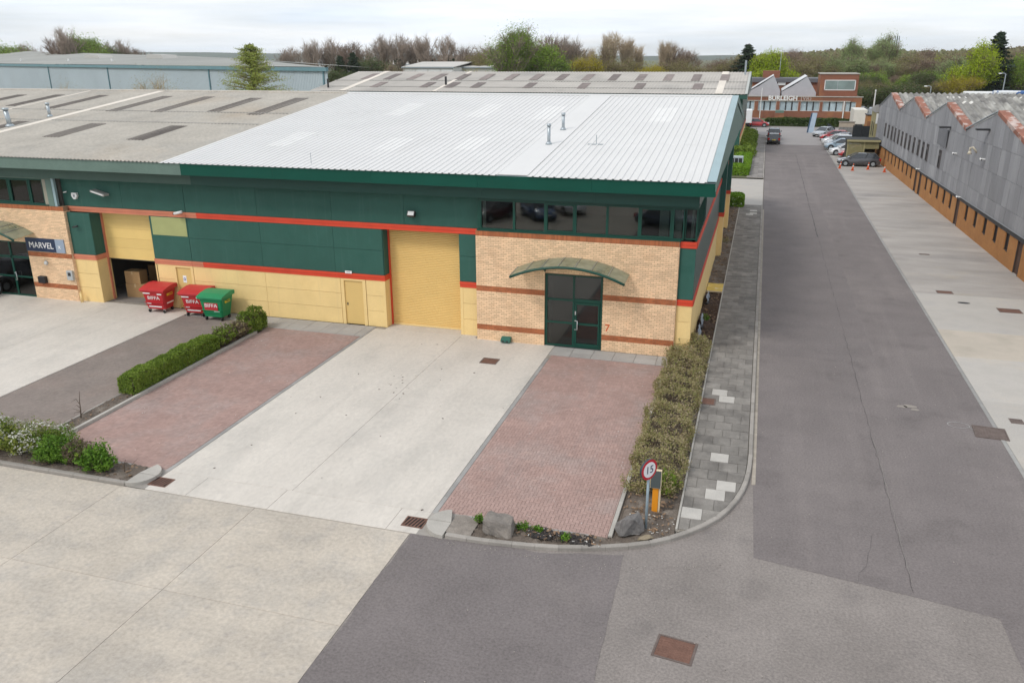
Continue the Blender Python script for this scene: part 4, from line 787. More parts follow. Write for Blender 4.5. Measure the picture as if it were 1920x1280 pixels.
for a, w in ((-57.5, .9), (-43.5, .5), (-6.0, .9)): roof_quad('pale_strip', roof_p, r2, a, a+w, .0, 1, .085, None, E0, E1)
MB().tube([(-60.3, 110.5, 7.8), (-60.3, 110.5, 9.0)], .14, 8).build('flue', metal_d, U2); MB().tube([(-43.2, 113, 8.1), (-43.2, 113, 9.3)], .16, 8).build('flue', metal_d, U2); MB().tube([(-2.9, 122, 9.4), (-2.9, 122, 11.3)], .13, 8).build('flue', metal_g, U2)
# ---- pale blue warehouse on the left
bx1, by1 = gp(613, 127, 10.4); bx0, by0 = gp(-60, 119.4, 10.4); bl_ = math.hypot(bx1-bx0, by1-by0); ba = math.atan2(by1-by0, bx1-bx0)
B = thing('blue_warehouse', 'long pale blue ribbed warehouse with low grey roof behind the grey roofed unit', 'building', (bx0, by0, 0), ba)
bm = mat('cladding_pale_blue', (.43, .49, .52), .5, var=.06, vscale=.1, var2=.03, v2scale=2, cols=[((.45, .5, .52), .08, .5, .7, .5)]); bt = mat('trim_teal', (.13, .24, .27), .5, var=.1)
w = MB(); nb = int(bl_/.45)
for i in range(nb):
    a = bl_*i/nb; b = bl_*(i+1)/nb; w.add([(a, 0, 0), (a+(b-a)*.55, 0, 0), (a+(b-a)*.65, .07, 0), (a+(b-a)*.9, .07, 0), (b, 0, 0), (a, 0, 9.9), (a+(b-a)*.55, 0, 9.9), (a+(b-a)*.65, .07, 9.9), (a+(b-a)*.9, .07, 9.9), (b, 0, 9.9)], [(k, k+1, k+6, k+5) for k in range(4)])
w.build('wall', bm, B, world=False); MB().box(-.2, bl_+.2, -.35, .1, 9.85, 10.42).build('gutter', bt, B, world=False)
for f in (.09, .36, .555, .8, .995): MB().tube([(bl_*f, -.12, 0), (bl_*f, -.12, 9.9)], .13, 6).build('downpipe', bt, B, world=False)
rm = mat('roof_grey_green', (.29, .29, .265), .9, var=.12, vscale=.05, var2=.06, v2scale=1); nb_ = np.array([-math.sin(ba), math.cos(ba)])
def behind(px, py, off):          # pixel -> local point on the vertical plane a distance behind the wall
    d = CAM_R@_ray(px, py); t_ = (np.array([bx0, by0])@nb_+off)/(d[:2]@nb_); q = t_*d; lx = (q[0]-bx0)*math.cos(ba)+(q[1]-by0)*math.sin(ba); return (lx, off, q[2]+CAM_H)
rg_ = [behind(*q, 34) for q in ((-60, 93), (0, 95), (167, 100), (333, 105), (433, 109), (500, 114.5))]; ev_ = [(p[0]*bl_/rg_[-1][0], -.3, 10.5) for p in rg_]; rf = MB(); k = len(rg_)
rf.v += ev_+rg_+[(p[0], 66, p[2]-2) for p in rg_]; rf.f += [(i, i+1, i+1+k, i+k) for i in range(k-1)]+[(i+k, i+1+k, i+1+2*k, i+2*k) for i in range(k-1)]; rf.m += [0]*(2*k-2); rf.build('roof', rm, B, world=False)
MB().add([(bl_, 0, 0), (rg_[-1][0], 34, 0), rg_[-1], (bl_, 0, 10.4)], [(0, 1, 2, 3)]).build('gable_wall', bm, B, world=False)
for f, wd in ((.2, 6), (.42, 5)): MB().prism([(bl_*f-wd, 11.6), (bl_*f+wd, 11.6), (bl_*f+wd*.8, 12.55), (bl_*f-wd*.8, 12.75)], 22, 26, 'y').build('roof_monitor', mat('monitor_pale', (.42, .41, .38), .8), B, world=False)
for f in (.1, .3, .45): MB().tube([(bl_*f, 9, 11.1), (bl_*f, 9, 11.7)], .25, 8).build('roof_vent', white_p, B, world=False)
# ---- pale sheds among the trees
def shed(label, px0, px1, ptop, Y, depth, wallc, roofc, doors=0, rise=1.0, name='pale_shed'):
    a, z = at(px0, ptop, Y); b, _ = at(px1, ptop, Y); t = thing(name, label, 'building', ((a+b)/2, Y, 0)); W_ = (b-a)/2
    MB().prism([(-W_, 0), (W_, 0), (W_, z), (-W_, z)], 0, depth, 'y').build('wall', wallc, t, world=False); MB().prism([(-.3, z), (depth/2, z+rise), (depth+.3, z), (depth/2, z+rise+.2), (-.3, z+.2)][:3]+[(depth+.3, z+.2), (depth/2, z+rise+.2), (-.3, z+.2)], -W_-.3, W_+.3, 'x').build('roof', roofc, t, world=False)
    for i in range(doors): q = -W_+(i+.5)*2*W_/doors; MB().box(q-W_/doors*.88, q+W_/doors*.88, -.08, .02, 0, z-.5).build('white_door', white_p, t, world=False)
    MB().box(-W_-.3, W_+.3, -.4, -.05, z-.15, z+.2).build('gutter', metal_g, t, world=False); return t
wp = mat('shed_white', (.6, .59, .56), .7, var=.06); rp = mat('shed_roof_pale', (.5, .48, .44), .8, var=.1, vscale=.1); rg = mat('shed_roof_grey', (.33, .32, .3), .9, var=.1, vscale=.1)
shed('white shed with wide pale doors among the trees', 755, 850, 127, 215, 30, wp, rp, 4, 1.2); shed('low pale grey roofed shed beside the big willow', 846, 985, 127, 222, 40, mat('shed_grey', (.48, .47, .43), .8), rp, 0, .8)
shed('pale roofed shed beyond the end of the blue warehouse', 540, 640, 119, 260, 40, wp, rg, 3, 1.0); shed('low white shed peeping past the bare trees', 600, 770, 122, 300, 40, wp, rp, 0, 1.2)
# ---- saw-tooth works on the right
KX = .02323
def XB(y): return 13.51+(103.38-y)*KX
def zshift(y): return (103-y)*.0135
S = thing('sawtooth_works', 'grey clad saw tooth works with orange brick base along the right yard', 'building', (14.2, 75, 0))
cladm = mat('cladding_slate_grey', (.265, .263, .272), .75, var=.1, vscale=.6, var2=.06, v2scale=6, island=.14, stretch=(1, 1, .35), cols=[((.36, .358, .362), .7, .5, .7, .5)])
ob = mat('brick_orange', (.38, .175, .058), .9, var=.1, vscale=.6, var2=.12, v2scale=9, cols=[((.31, .135, .045), 1.4, .5, .7, .6), ((.45, .25, .1), .5, .55, .75, .5)])
rustv = mat('verge_terracotta', (.28, .12, .08), .9, var=.2, vscale=1.2, cols=[((.5, .42, .38), 1.1, .52, .6, .85)])
roof_s = mat('roof_sooty', (.24, .23, .21), .95, var=.25, vscale=.8, var2=.15, v2scale=3, cols=[((.42, .41, .37), .9, .5, .62, .7), ((.11, .105, .1), 1.3, .52, .64, .7)], stretch=(1, .25, 1))
KN = [(110.1, 6.1, 0), (102.7, 7.84, 1), (96.0, 6.52, 0), (89.2, 8.02, 1), (82.4, 6.62, 0), (75.3, 8.2, 1), (68.0, 6.8, 0), (60.8, 8.43, 1), (53.6, 6.98, 0), (46.4, 8.62, 1), (39.2, 7.15, 0)]
ky = [k[0] for k in KN][::-1]; kz = [k[1] for k in KN][::-1]
wallpoly = MB()
def xw(y, o): return XB(y)+o
def zb_(y): return 2.12+(104-y)*.0028
mb = MB()
for (a, _, _), (b, _, _) in zip(KN[:-1], KN[1:]):
    ys = np.linspace(a, b, 8)
    for q, r in zip(ys[:-1], ys[1:]):
        zt0, zt1 = np.interp(q, ky, kz), np.interp(r, ky, kz); rows = [zb_(q), 3.2, 4.8, 6.4, 99]; q2, r2_ = q-.012, r+.012
        for c, d in zip(rows[:-1], rows[1:]):
            d0, d1 = min(d-.015, zt0), min(d-.015, zt1)
            if d0-c < .05 and d1-c < .05: continue
            o = random.uniform(-.012, .012)
            vs = [(xw(q2, -.1+o), q2, c), (xw(r2_, -.1+o), r2_, c), (xw(r2_, -.1+o), r2_, max(d1, c+.01)), (xw(q2, -.1+o), q2, max(d0, c+.01))]; mb.add(vs+[(v[0]+.06, v[1], v[2]) for v in vs], [(0, 1, 2, 3), (0, 4, 5, 1), (1, 5, 6, 2), (2, 6, 7, 3), (3, 7, 4, 0)])
mb.build('cladding_sheets', cladm, S)['kind'] = 'stuff'
bk = MB(); n = len(KN)
for (a, za, _), (b, zb2, _) in zip(KN[:-1], KN[1:]): bk.add([(xw(a, -.03), a, 1.9), (xw(b, -.03), b, 1.9), (xw(b, -.03), b, zb2-.03), (xw(a, -.03), a, za-.03)], [(0, 1, 2, 3)])
bk.build('cladding_backing', metal_d, S)
LOW = [102.1, 99.75, 97.5, 95.25, 93.0, 90.7, 88.4, 86.1, 79.0, 76.8, 74.3, 71.9, 69.65, 64.65, 62.15, 59.7, 57.2, 54.7, 49.8, 47.3, 44.8]; FULL = [83.6, 81.6, 67.3, 52.2]
ops = sorted([(y-.42, y+.42, .88) for y in LOW]+[(y-.5, y+.5, 0) for y in FULL]); mb = MB(); yy = 39.2
def bwall(a, b, z0, z1): mb.add([(xw(a, 0), a, z0), (xw(b, 0), b, z0), (xw(b, 0), b, z1), (xw(a, 0), a, z1), (xw(a, .25), a, z0), (xw(b, .25), b, z0), (xw(b, .25), b, z1), (xw(a, .25), a, z1)], [(0, 3, 2, 1), (1, 2, 6, 5), (0, 4, 7, 3), (3, 7, 6, 2)])
for a, b, z0 in ops:
    bwall(yy, a, -.05, 2.35)
    if z0: bwall(a, b, -.05, z0)
    yy = b
bwall(yy, 110.1, -.05, 2.35); mb.build('brick_base', ob, S)
slotm = mat('slot_dark', (.05, .035, .028), .6, var=.2, vscale=2); pane_s = mat('slot_glass', (.012, .012, .014), .4, spec=.12)
for y in LOW:
    f = part('slot_window', slotm, S, (XB(y)+.05, XB(y)+.12, y-.41, y-.35, .88, 2.3), (XB(y)+.05, XB(y)+.12, y+.35, y+.41, .88, 2.3), (XB(y)+.0, XB(y)+.12, y-.42, y+.42, .84, .9)); part('pane', pane_s, f, (XB(y)+.09, XB(y)+.1, y-.355, y+.355, .89, 2.3))
for y in FULL:
    f = part('brown_door', mat('door_brown', (.085, .045, .03), .7, var=.15, vscale=2), S, (XB(y)+.08, XB(y)+.14, y-.49, y+.49, 0, 2.3)); part('door_frame', slotm, f, (XB(y)+.0, XB(y)+.078, y-.5, y-.42, 0, 2.3), (XB(y)+.0, XB(y)+.078, y+.42, y+.5, 0, 2.3))
for y in [103.6, 101.2, 98.95, 96.8, 94.65, 92.5, 90.5, 88.4, 86.1, 83.8, 81.8, 79.9, 74.9]:
    f = part('slit_window', mat('slit_frame', (.1, .09, .088), .6), S, (XB(y)-.16, XB(y)-.09, y-.36, y-.3, 3.3, 4.65), (XB(y)-.16, XB(y)-.09, y+.3, y+.36, 3.3, 4.65), (XB(y)-.16, XB(y)-.09, y-.3, y+.3, 4.2, 4.4), (XB(y)-.17, XB(y)-.09, y-.36, y+.36, 3.25, 3.3)); part('pane', pane_s, f, (XB(y)-.14, XB(y)-.125, y-.305, y+.305, 3.3, 4.65))
MB().add([(XB(110)-.15, 110.1, 2.05), (XB(39.2)-.15, 39.2, 2.26), (XB(39.2)-.15, 39.2, 2.34), (XB(110)-.15, 110.1, 2.13), (XB(110)+.02, 110.1, 2.05), (XB(39.2)+.02, 39.2, 2.26)], [(0, 1, 2, 3), (0, 4, 5, 1)]).build('drip_trim', mat('drip_grey', (.3, .31, .33), .5), S)
sroof = None
for i, (y, z, pk) in enumerate(KN):
    if not pk: continue
    yn, zn = KN[i+1][0], KN[i+1][1]; yf, zf = KN[i-1][0], KN[i-1][1]; xs_ = XB(y)+.45
    r = corr_roof('roof_slope', roof_s, S, xs_, xs_+48, yn, zn+.04, y, z+.04, .56, .17, kind='sine')
    MB().add([(XB(y)+.3, y, z+.03), (XB(y)+48, y, z+.03), (XB(y)+48, yf, zf), (XB(yf)+.3, yf, zf)], [(0, 1, 2, 3)]).build('back_slope', roof_s, S)
    e0, e1 = XB(yn)-.13, XB(y)-.13; MB().add([(e0, yn, zn+.16), (e1, y, z+.16), (e1+.58, y, z+.18), (e0+.58, yn, zn+.18), (e0, yn, zn-.1), (e1, y, z-.1)], [(0, 3, 2, 1), (0, 1, 5, 4)]).build('verge_strip', rustv, S)
    MB().tube([(e1, y, z+.1), (XB(yf)-.13, yf, zf+.1)], .07, 6).build('verge_trim', metal_g, S)
    for q in ([4.5, 11, 19, 30] if i % 4 == 1 else [3.2, 9.5, 24]):
        t0, t1 = random.uniform(.3, .45), random.uniform(.62, .8); a = xs_+q
        corr_roof('roof_patch', mat('roof_patch_pale', (.62, .6, .55), .8, var=.15, vscale=1), S, a, a+random.choice([1.68, 2.24, 1.12]), yn+(y-yn)*t0, zn+(z-zn)*t0+.06, yn+(y-yn)*t1, zn+(z-zn)*t1+.06, .56, .17, .004, 'sine')
MB().add([(XB(110.1), 110.1, 0), (XB(110.1)+48, 110.1, 0), (XB(110.1)+48, 110.1, 6.1), (XB(110.1), 110.1, 6.1)], [(0, 1, 2, 3)]).build('end_wall', ob, S)
for (y, z, l, m_) in ((73.0, 6.6, 'bracket', metal_d), (62.2, 7.3, 'bracket', metal_d)): MB().box(XB(y)-.9, XB(y)-.1, y-.3, y+.1, z-.06, z+.06).build('hoist_bracket', m_, S)
MB().box(XB(75.6)-.135, XB(75.6)-.115, 73.1, 78.3, 5.0, 6.35).build('patched_sheet', mat('sheet_darker', (.17, .17, .18), .8, var=.1), S)
for y, z, lb in ((69.6, 4.95, 'white camera on the grey cladding past the slit windows'), (61.9, 5.4, 'white camera on the grey cladding under the last gable in view'), (66.3, 2.2, 'white camera at the foot of the grey cladding beside a brown door'), (81.9, 2.25, 'white camera at the foot of the cladding over the paired brown doors')):
    t = thing('security_camera', lb, 'camera', (XB(y)-.1, y, z)); MB().tube([(0, 0, 0), (-.2, 0, .02)], .05, 8).build('mount', white_p, t, world=False); MB().tube([(-.26, -.16, -.03), (-.26, .16, .03)], .06, 10).build('body', white_p, t, True, world=False); MB().tube([(-.26, -.18, -.034), (-.26, -.16, -.03)], .05, 10).build('lens', black_p, t, world=False)
t = thing('wall_lamp', 'cream curved wall lamp high on the grey cladding', 'lamp', (XB(64.2)-.1, 64.2, 5.6)); MB().tube([(0, 0, 0), (-.3, 0, .35), (-.45, 0, .3), (-.45, 0, .1)], .07, 8).build('arm', mat('lamp_cream', (.6, .54, .42), .5), t, True, world=False); MB().tube([(-.45, 0, .1), (-.45, 0, -.12)], [.07, .16], 10).build('shade', mat('lamp_cream', (0, 0, 0)), t, True, world=False)
# olive annex at the far end of the works
A = thing('olive_annex', 'tall olive clad annex with white sign at the far end of the grey works', 'building', (14, 112, 0)); om = mat('cladding_olive', (.3, .27, .14), .7, var=.08, vscale=.5)
part('wall', om, A, (13.0, 16.5, 110.3, 114.5, 0, 5.4)); MB().prism([(110.2, 5.4), (114.6, 5.4), (114.6, 5.7), (110.2, 6.3)], 12.9, 16.6, 'x').build('roof', rg, A); part('white_sign', white_p, A, (13.05, 13.4, 110.24, 110.29, 4.1, 5.3))
for a in (110.9, 112.6): part('slit_window', pane_s, A, (12.96, 13.01, a, a+.4, 2.6, 4.2))
# ---- brick office across the end of the road
O = thing('brick_office', 'two storey red brick office with saw tooth roof lights across the road end', 'building', (7, 177, 0)); rbm = mat('brick_red', (.235, .098, .06), .9, var=.12, vscale=.4, var2=.08, v2scale=4, cols=[((.36, .16, .065), .15, .48, .64, .7)])
wins = [(-7.4, -4.2), (-3.6, -1.9), (-1.2, 2.25), (2.9, 6.4), (6.85, 10.4), (10.95, 14.7), (15.1, 17.0)]
w = MB(); w.box(-8, 18, 177, 177.3, 0, 1.5); w.box(-8, 18, 177, 177.3, 3.3, 4.15); p_ = -8
for a, b in wins: w.box(p_, a, 176.98, 177.3, 1.5, 3.3); p_ = b
w.box(p_, 18, 176.98, 177.3, 1.5, 3.3); w.box(-8, 18.0, 177.3, 196, 0, 4.1); w.build('wall', rbm, O); part('coping', kerbl, O, (-8.1, 18.2, 176.9, 177.35, 4.15, 4.3)); part('lintel_course', kerbl, O, (-8.05, 16, 176.93, 176.998, 3.31, 3.46))
for a, b in wins:
    f = part('window', white_p, O, (a, b, 177.02, 177.2, 1.42, 1.55), (a, a+.08, 177.08, 177.2, 1.55, 3.3), (b-.08, b, 177.08, 177.2, 1.55, 3.3)); n_ = 3 if b-a > 3 else 2; st = (b-a)/n_
    for i in range(n_): part('pane', glass_f, f, (a+i*st+.12, a+(i+1)*st-.12, 177.22, 177.25, 1.56, 3.3)); part('mullion', metal_d, f, (a+i*st-.09, a+i*st+.09, 177.1, 177.28, 1.55, 3.3))
lettering('BURLEIGH', 1.15, white_t, O, (3.4, 176.9, 3.86), sx=1.05, bold=.035); lettering('(VR)', 1.1, mat('faded_letter', (.45, .36, .32), .7), O, (7.75, 176.9, 3.86), sx=1.0, bold=.02)
a, zt = at(1540, 138, 181); b, _ = at(1612, 138, 181); _, zbm = at(1612, 178, 181); blk = part('upper_block', rbm, O, (a, b, 181, 190, 4.1, zt-.15)); part('coping', kerbl, blk, (a-.15, b+.15, 180.85, 190.1, zt-.15, zt))
g0, gz1 = at(1547, 150, 181); g1, gz0 = at(1603, 170, 181); part('window', white_p, O, (g0, g1, 180.93, 180.98, gz1-.15, gz1), (g0, g1, 180.93, 180.98, gz0, gz0+.15), (g0, g0+.15, 180.93, 180.98, gz0, gz1), (g1-.15, g1, 180.93, 180.98, gz0, gz1)); part('picture_pane', mat('pane_dull_green', (.2, .27, .26), .15, var=.2, vscale=.5, spec=.8), O, (g0+.15, g1-.15, 180.95, 180.97, gz0+.15, gz1-.15)); part('mullion', metal_g, O, (g0+2.4, g0+2.5, 180.92, 180.949, gz0+.15, gz1-.15))
stw = mat('northlight_pale', (.4, .41, .43), .5, var=.08, vscale=.5); str_ = mat('northlight_white', (.6, .6, .6), .5, var=.08, vscale=.6)
for (pl, pt, pr) in (((1405, 171), (1451, 143), (1463, 171)), ((1466, 172), (1514, 144), (1530, 174))):
    P = [at(*q, 181) for q in (pl, pt, pr)]; nl = MB().prism([(P[0][0], 4.1), (P[2][0], 4.1), (P[2][0], P[2][1]), P[1], (P[0][0]*.6+P[1][0]*.4, P[0][1]*.65+P[1][1]*.35), P[0]], 181, 194, 'y').build('north_light', stw, O)
    MB().add([(P[0][0], 180.9, P[0][1]+.15), P and (P[1][0], 180.9, P[1][1]+.15), (P[1][0], 194, P[1][1]+.15), (P[0][0], 194, P[0][1]+.15)], [(0, 1, 2, 3)]).build('roof_sheet', str_, nl)
a, z1 = at(1405, 147, 196); b, _ = at(1542, 147, 196); part('rear_block', rbm, O, (a, b, 196, 206, 0, z1-.8)); part('rear_roof', mat('felt_grey', (.13, .13, .14), .9), O, (a-.3, b+.3, 195.6, 206.4, z1-.8, z1)); a, z1 = at(1431, 133, 200); b, _ = at(1463, 133, 200); part('chimney_block', rbm, O, (a, b, 199.9, 203, 4, z1))
a, z1 = at(1459, 152, 195.9); part('white_vent', white_p, O, (a, a+1.6, 195.8, 195.95, z1-.9, z1)); part('downpipe', white_p, O, (14.75, 14.95, 176.75, 176.95, 0, 3.4))
t = thing('brick_plinth', 'squat brick plinth with green box on top in front of the brick office', 'plinth', (3.0, 175.4, 0)); MB().box(-.9, .9, -.8, .8, 0, 1.2).build('base', rbm, t, world=False); MB().cbox(-.8, .8, -.7, .7, 1.2, 1.7, .1).build('green_box', green_f, t, world=False)
# ================================================================== VEHICLES
def car(label, x, y, rz, paint, kind='hatch', cat='car', group=None, z=.01):
    S_ = {'hatch': (4.05, 1.76, 1.48, .98, 1.9, .18, .5), 'estate': (4.5, 1.8, 1.5, 1.0, 2.05, .08, .62), 'saloon': (4.5, 1.8, 1.43, 1.1, 2.0, .75, 1.3), 'suv': (4.35, 1.85, 1.66, 1.0, 1.75, .1, .42)}[kind]
    Lc, Wc, Hc, fb, ft, rb, rt = S_; h = Lc/2; w = Wc/2; belt = Hc*.64
    t = thing('parked_car' if cat == 'car' else cat, label, 'car', (x, y, z), rz, group)
    st = [(-h, .62, .84*w, .36), (-h+.06, belt*.9, .93*w, .26), (-h+.35, belt, w, .2), (-h+1.2, belt, w, .19), (0, belt-.02, w, .19), (h-fb-.1, belt-.03, w, .19), (h-.55, belt*.86, .97*w, .2), (h-.12, belt*.72, .88*w, .26), (h, belt*.58, .74*w, .34)]
    b = MB(); k = 0
    for (sx, zt, ws, zb) in st:
        half = [(0, zb), (.86*ws, zb), (ws, zb+.14), (ws*1.005, zb+.3*(zt-zb)+.08), (.985*ws, zt-.1), (.9*ws, zt-.015), (.5*ws, zt+.015), (0, zt+.02)]
        ring = half+[(-p[0], p[1]) for p in half[-2:0:-1]]; b.v += [(sx, p[0], p[1]) for p in ring]; k = len(ring)
    for i in range(len(st)-1):
        for j in range(k): b.f.append((i*k+j, (i+1)*k+j, (i+1)*k+(j+1) % k, i*k+(j+1) % k)); b.m.append(0)
    b.f += [tuple(range(k)), tuple(range((len(st)-1)*k, len(st)*k))[::-1]]; b.m += [0, 0]
    b.build('body', paint, t, True, world=False)
    q = MB(); X0, X1, T0, T1 = -h+rb, h-fb, -h+rt, h-ft; wb, wt = w*.93, w*.72; zr = Hc-.05
    q.add([(X0, -wb, belt-.03), (X1, -wb, belt-.05), (X1, wb, belt-.05), (X0, wb, belt-.03), (T0, -wt, zr), (T1, -wt, zr), (T1, wt, zr), (T0, wt, zr)], [(0, 1, 5, 4), (1, 2, 6, 5), (2, 3, 7, 6), (3, 0, 4, 7), (4, 5, 6, 7)])
    q.build('glazing', glass_k, t, world=False)
    r = MB(); e = .03; r.v += [(T0-e, -wt-e, zr-.02), (T1+e, -wt-e, zr-.02), (T1+e, wt+e, zr-.02), (T0-e, wt+e, zr-.02), (T0+.1, -wt*.8, Hc), (T1-.15, -wt*.8, Hc), (T1-.15, wt*.8, Hc), (T0+.1, wt*.8, Hc)]; r.f += [(4, 5, 6, 7), (0, 1, 5, 4), (1, 2, 6, 5), (2, 3, 7, 6), (3, 0, 4, 7)]; r.m += [0]*5; r.build('roof_panel', paint, t, True, world=False)
    for s in (-1, 1):
        for (a, c) in (((X1, wb), (T1, wt)), ((X0, wb), (T0, wt))): MB().tube([(a[0], s*a[1], belt-.04), (c[0], s*c[1], zr)], .035, 5).build('pillar', paint, t, world=False)
        xm = (X0+X1)/2-.1; xt = (T0+T1)/2-.1; MB().tube([(xm, s*(wb+.004), belt-.03), (xt, s*(wt+.004), zr)], .04, 5).build('pillar', black_p, t, world=False)
        MB().cbox(h-fb-.35, h-fb-.18, s*(w+.09)-.08, s*(w+.09)+.08, belt-.03, belt+.12, .02).build('mirror', paint, t, world=False)
        MB().box(h-.32, h-.02, s*.66*w-.19, s*.66*w+.19, belt*.62, belt*.77).build('headlight', mat('headlight', (.55, .57, .6), .15), t, world=False)
        MB().box(-h-.01, -h+.22, s*.8*w-.14, s*.8*w+.12, belt*.68, belt*.98).build('tail_light', mat('tail_light', (.4, .012, .01), .2), t, world=False)
        for xx in (-h+.78, h-.82):
            wl = MB().tube([(xx, s*(w-.2), .32), (xx, s*(w+.012), .32)], .32, 18).build('wheel', rubber, t, world=False); MB().tube([(xx, s*(w+.0125), .32), (xx, s*(w+.02), .32)], .2, 14).build('rim', metal_g, wl, world=False)
            MB().tube([(xx, s*(w-.1), .36), (xx, s*(w+.006), .36)], .38, 18).build('wheel_arch', black_p, t, world=False)
    MB().box(h-.04, h+.012, -.3, .3, .32, .46).build('grille', black_p, t, world=False); MB().box(h+.006, h+.02, -.26, .26, .47, .57).build('number_plate', white_p, t, world=False); MB().box(-h-.02, -h+.0, -.26, .26, .62, .73).build('number_plate', mat('plate_yellow', (.6, .45, .05), .4), t, world=False)
    return t
def paint(n, c): return mat('paint_'+n, c, .22, spec=.6, coat=.8)
p_grey, p_red, p_white, p_blue, p_sil, p_black, p_navy = paint('car_grey', (.06, .06, .065)), paint('car_red', (.38, .012, .015)), paint('car_white', (.68, .68, .68)), paint('car_ice', (.22, .3, .37)), paint('car_silver', (.36, .39, .42)), paint('car_black', (.014, .014, .016)), paint('car_navy', (.02, .035, .07))
PI = math.pi; gq = 'cars parked nose out in the bays beside the works'
car('dark grey estate car parked side on behind the traffic cones', 10.85, 102.1, PI, p_grey, 'estate')
car('red hatchback parked behind the dark grey estate beside the olive hut', 11.3, 110.4, PI, p_red, 'hatch', group=gq)
car('white car parked between the red hatchback and the ice blue cars', 10.4, 113.1, PI, p_white, 'hatch', group=gq)
car('ice blue car parked next to the white car behind the olive hut', 10.4, 119.4, PI, p_blue, 'estate', group=gq)
car('silver blue tall car parked between the ice blue car and a white one', 10.5, 122.4, PI, p_sil, 'suv', group=gq)
car('white hatchback parked between the silver blue car and the distant red car', 10.2, 126.2, PI, p_white, 'hatch', group=gq)
car('dark navy car parked deep in the bays past the white hatchback', 11.2, 129.6, PI, p_navy, 'saloon', group=gq)
car('red car parked in the bays next to the dark navy car', 10.3, 132.6, PI, p_red, 'hatch', group=gq)
car('silver car parked nose out beside the totem sign', 9.3, 139.2, PI*1.32, p_sil, 'saloon')
car('black hatchback seen from behind at the left kerb of the road', 1.72, 125.8, PI/2, p_black, 'hatch')
car('dark blue car at the left kerb in front of the black hatchback', 1.78, 132.5, PI/2, p_navy, 'suv')
car('red car seen from the side at the road end beside the white van', -.9, 155.3, 0, p_red, 'hatch')
car('black car at the edge of the neighbour forecourt by the glazed door', -39.35, 31.5, PI*.5, p_black, 'hatch')
# cars across the yard, seen mirrored in the upper windows
car('maroon car in the yard mirrored in the upper windows', -19.6, 5.6, PI*.62, paint('car_maroon', (.1, .03, .03)), 'hatch'); car('mid blue car in the yard mirrored in the upper windows', -16.2, 4.2, PI*.3, paint('car_blue', (.06, .12, .25)), 'hatch')
car('white car in the yard mirrored in the upper windows', -14.6, 1.2, PI*.3, p_white, 'suv'); car('dark navy car in the yard mirrored in the upper windows', -6.2, 5.0, PI*.1, p_navy, 'saloon')
def boxvan(label, x, y, rz, name, Lb, Wb, z0, z1, cabc, boxc):
    t = thing(name, label, 'van' if Lb < 5 else 'truck', (x, y, .01), rz); MB().cbox(-Lb/2, Lb/2, -Wb/2, Wb/2, z0, z1, .05).build('box_body', boxc, t, world=False)
    MB().prism([(Lb/2+.05, .4), (Lb/2+1.7, .4), (Lb/2+1.75, 1.1), (Lb/2+1.2, z1*.78), (Lb/2+.05, z1*.8)], -Wb/2*.92, Wb/2*.92, 'y').build('cab', cabc, t, world=False); MB().prism([(Lb/2+.6, 1.25), (Lb/2+1.72, 1.25), (Lb/2+1.3, z1*.72), (Lb/2+.6, z1*.72)], -Wb/2*.925, Wb/2*.925, 'y').build('cab_glazing', glass_k, t, world=False)
    MB().box(-Lb/2+.1, Lb/2+.1, -Wb/2*.5, Wb/2*.5, .45, z0-.005).build('chassis', metal_d, t, world=False)
    for s in (-1, 1):
        for xx in (-Lb/2+.9, Lb/2+.8): wl = MB().tube([(xx, s*(Wb/2-.3), .42), (xx, s*(Wb/2-.02), .42)], .42, 16).build('wheel', rubber, t, world=False); MB().tube([(xx, s*(Wb/2-.019), .42), (xx, s*(Wb/2-.01), .42)], .24, 12).build('rim', white_p, wl, world=False)
        MB().box(-Lb/2-.01, -Lb/2+.05, s*Wb*.42-.1, s*Wb*.42+.1, z0-.28, z0-.05).build('tail_light', MATS['tail_light'], t, world=False)
    for q in (-.5, .5): MB().box(-Lb/2-.025, -Lb/2-.001, q*Wb*.5-Wb*.22, q*Wb*.5+Wb*.22, z0+.1, z1-.12).build('rear_door', boxc, t, world=False)
vanw = mat('van_white', (.74, .74, .73), .35, var=.03); boxw = mat('box_cream', (.62, .59, .52), .5, var=.05)
boxvan('plain white box van seen from behind at the road end', -3.0, 155.0, PI*.52, 'white_van', 3.4, 2.05, .75, 2.95, vanw, vanw)
bxa, _ = at(1601, 215, 148); bxb, _ = at(1626, 215, 148); boxvan('cream box truck standing behind the black fence', (bxa+bxb)/2, 151.0, PI*.5, 'box_truck', 6.0, bxb-bxa, 1.25, 3.55, vanw, boxw)
def coach(label, px, py, Y, Lb, c):
    x, z = at(px, py, Y); z = max(z, 3.2); t = thing('coach', label, 'coach', (x+Lb/2, Y, 0)); MB().cbox(-Lb/2, Lb/2, -1.25, 1.25, .4, z, .2).build('body', c, t, world=False); MB().box(-Lb/2+.6, Lb/2-.2, -1.262, -1.251, z-1.5, z-.55).build('window_band', glass_k, t, world=False)
    for xx in (-Lb/2+2.2, Lb/2-2.6): MB().tube([(xx, -1.0, .5), (xx, -1.27, .5)], .5, 14).build('wheel', rubber, t, world=False)
coach('white coach roof showing above the sooty saw tooth roof', 1808, 171.5, 186, 6.5, vanw); coach('blue and white coach showing above the sooty saw tooth roof', 1864, 170, 184, 12, mat('coach_blue', (.06, .14, .35), .35, cols=[((.7, .71, .72), .25, .5, .52, 1)]))
car('pale blue car on the far road beside the brick office', 20.5, 196, 0, p_sil, 'hatch')
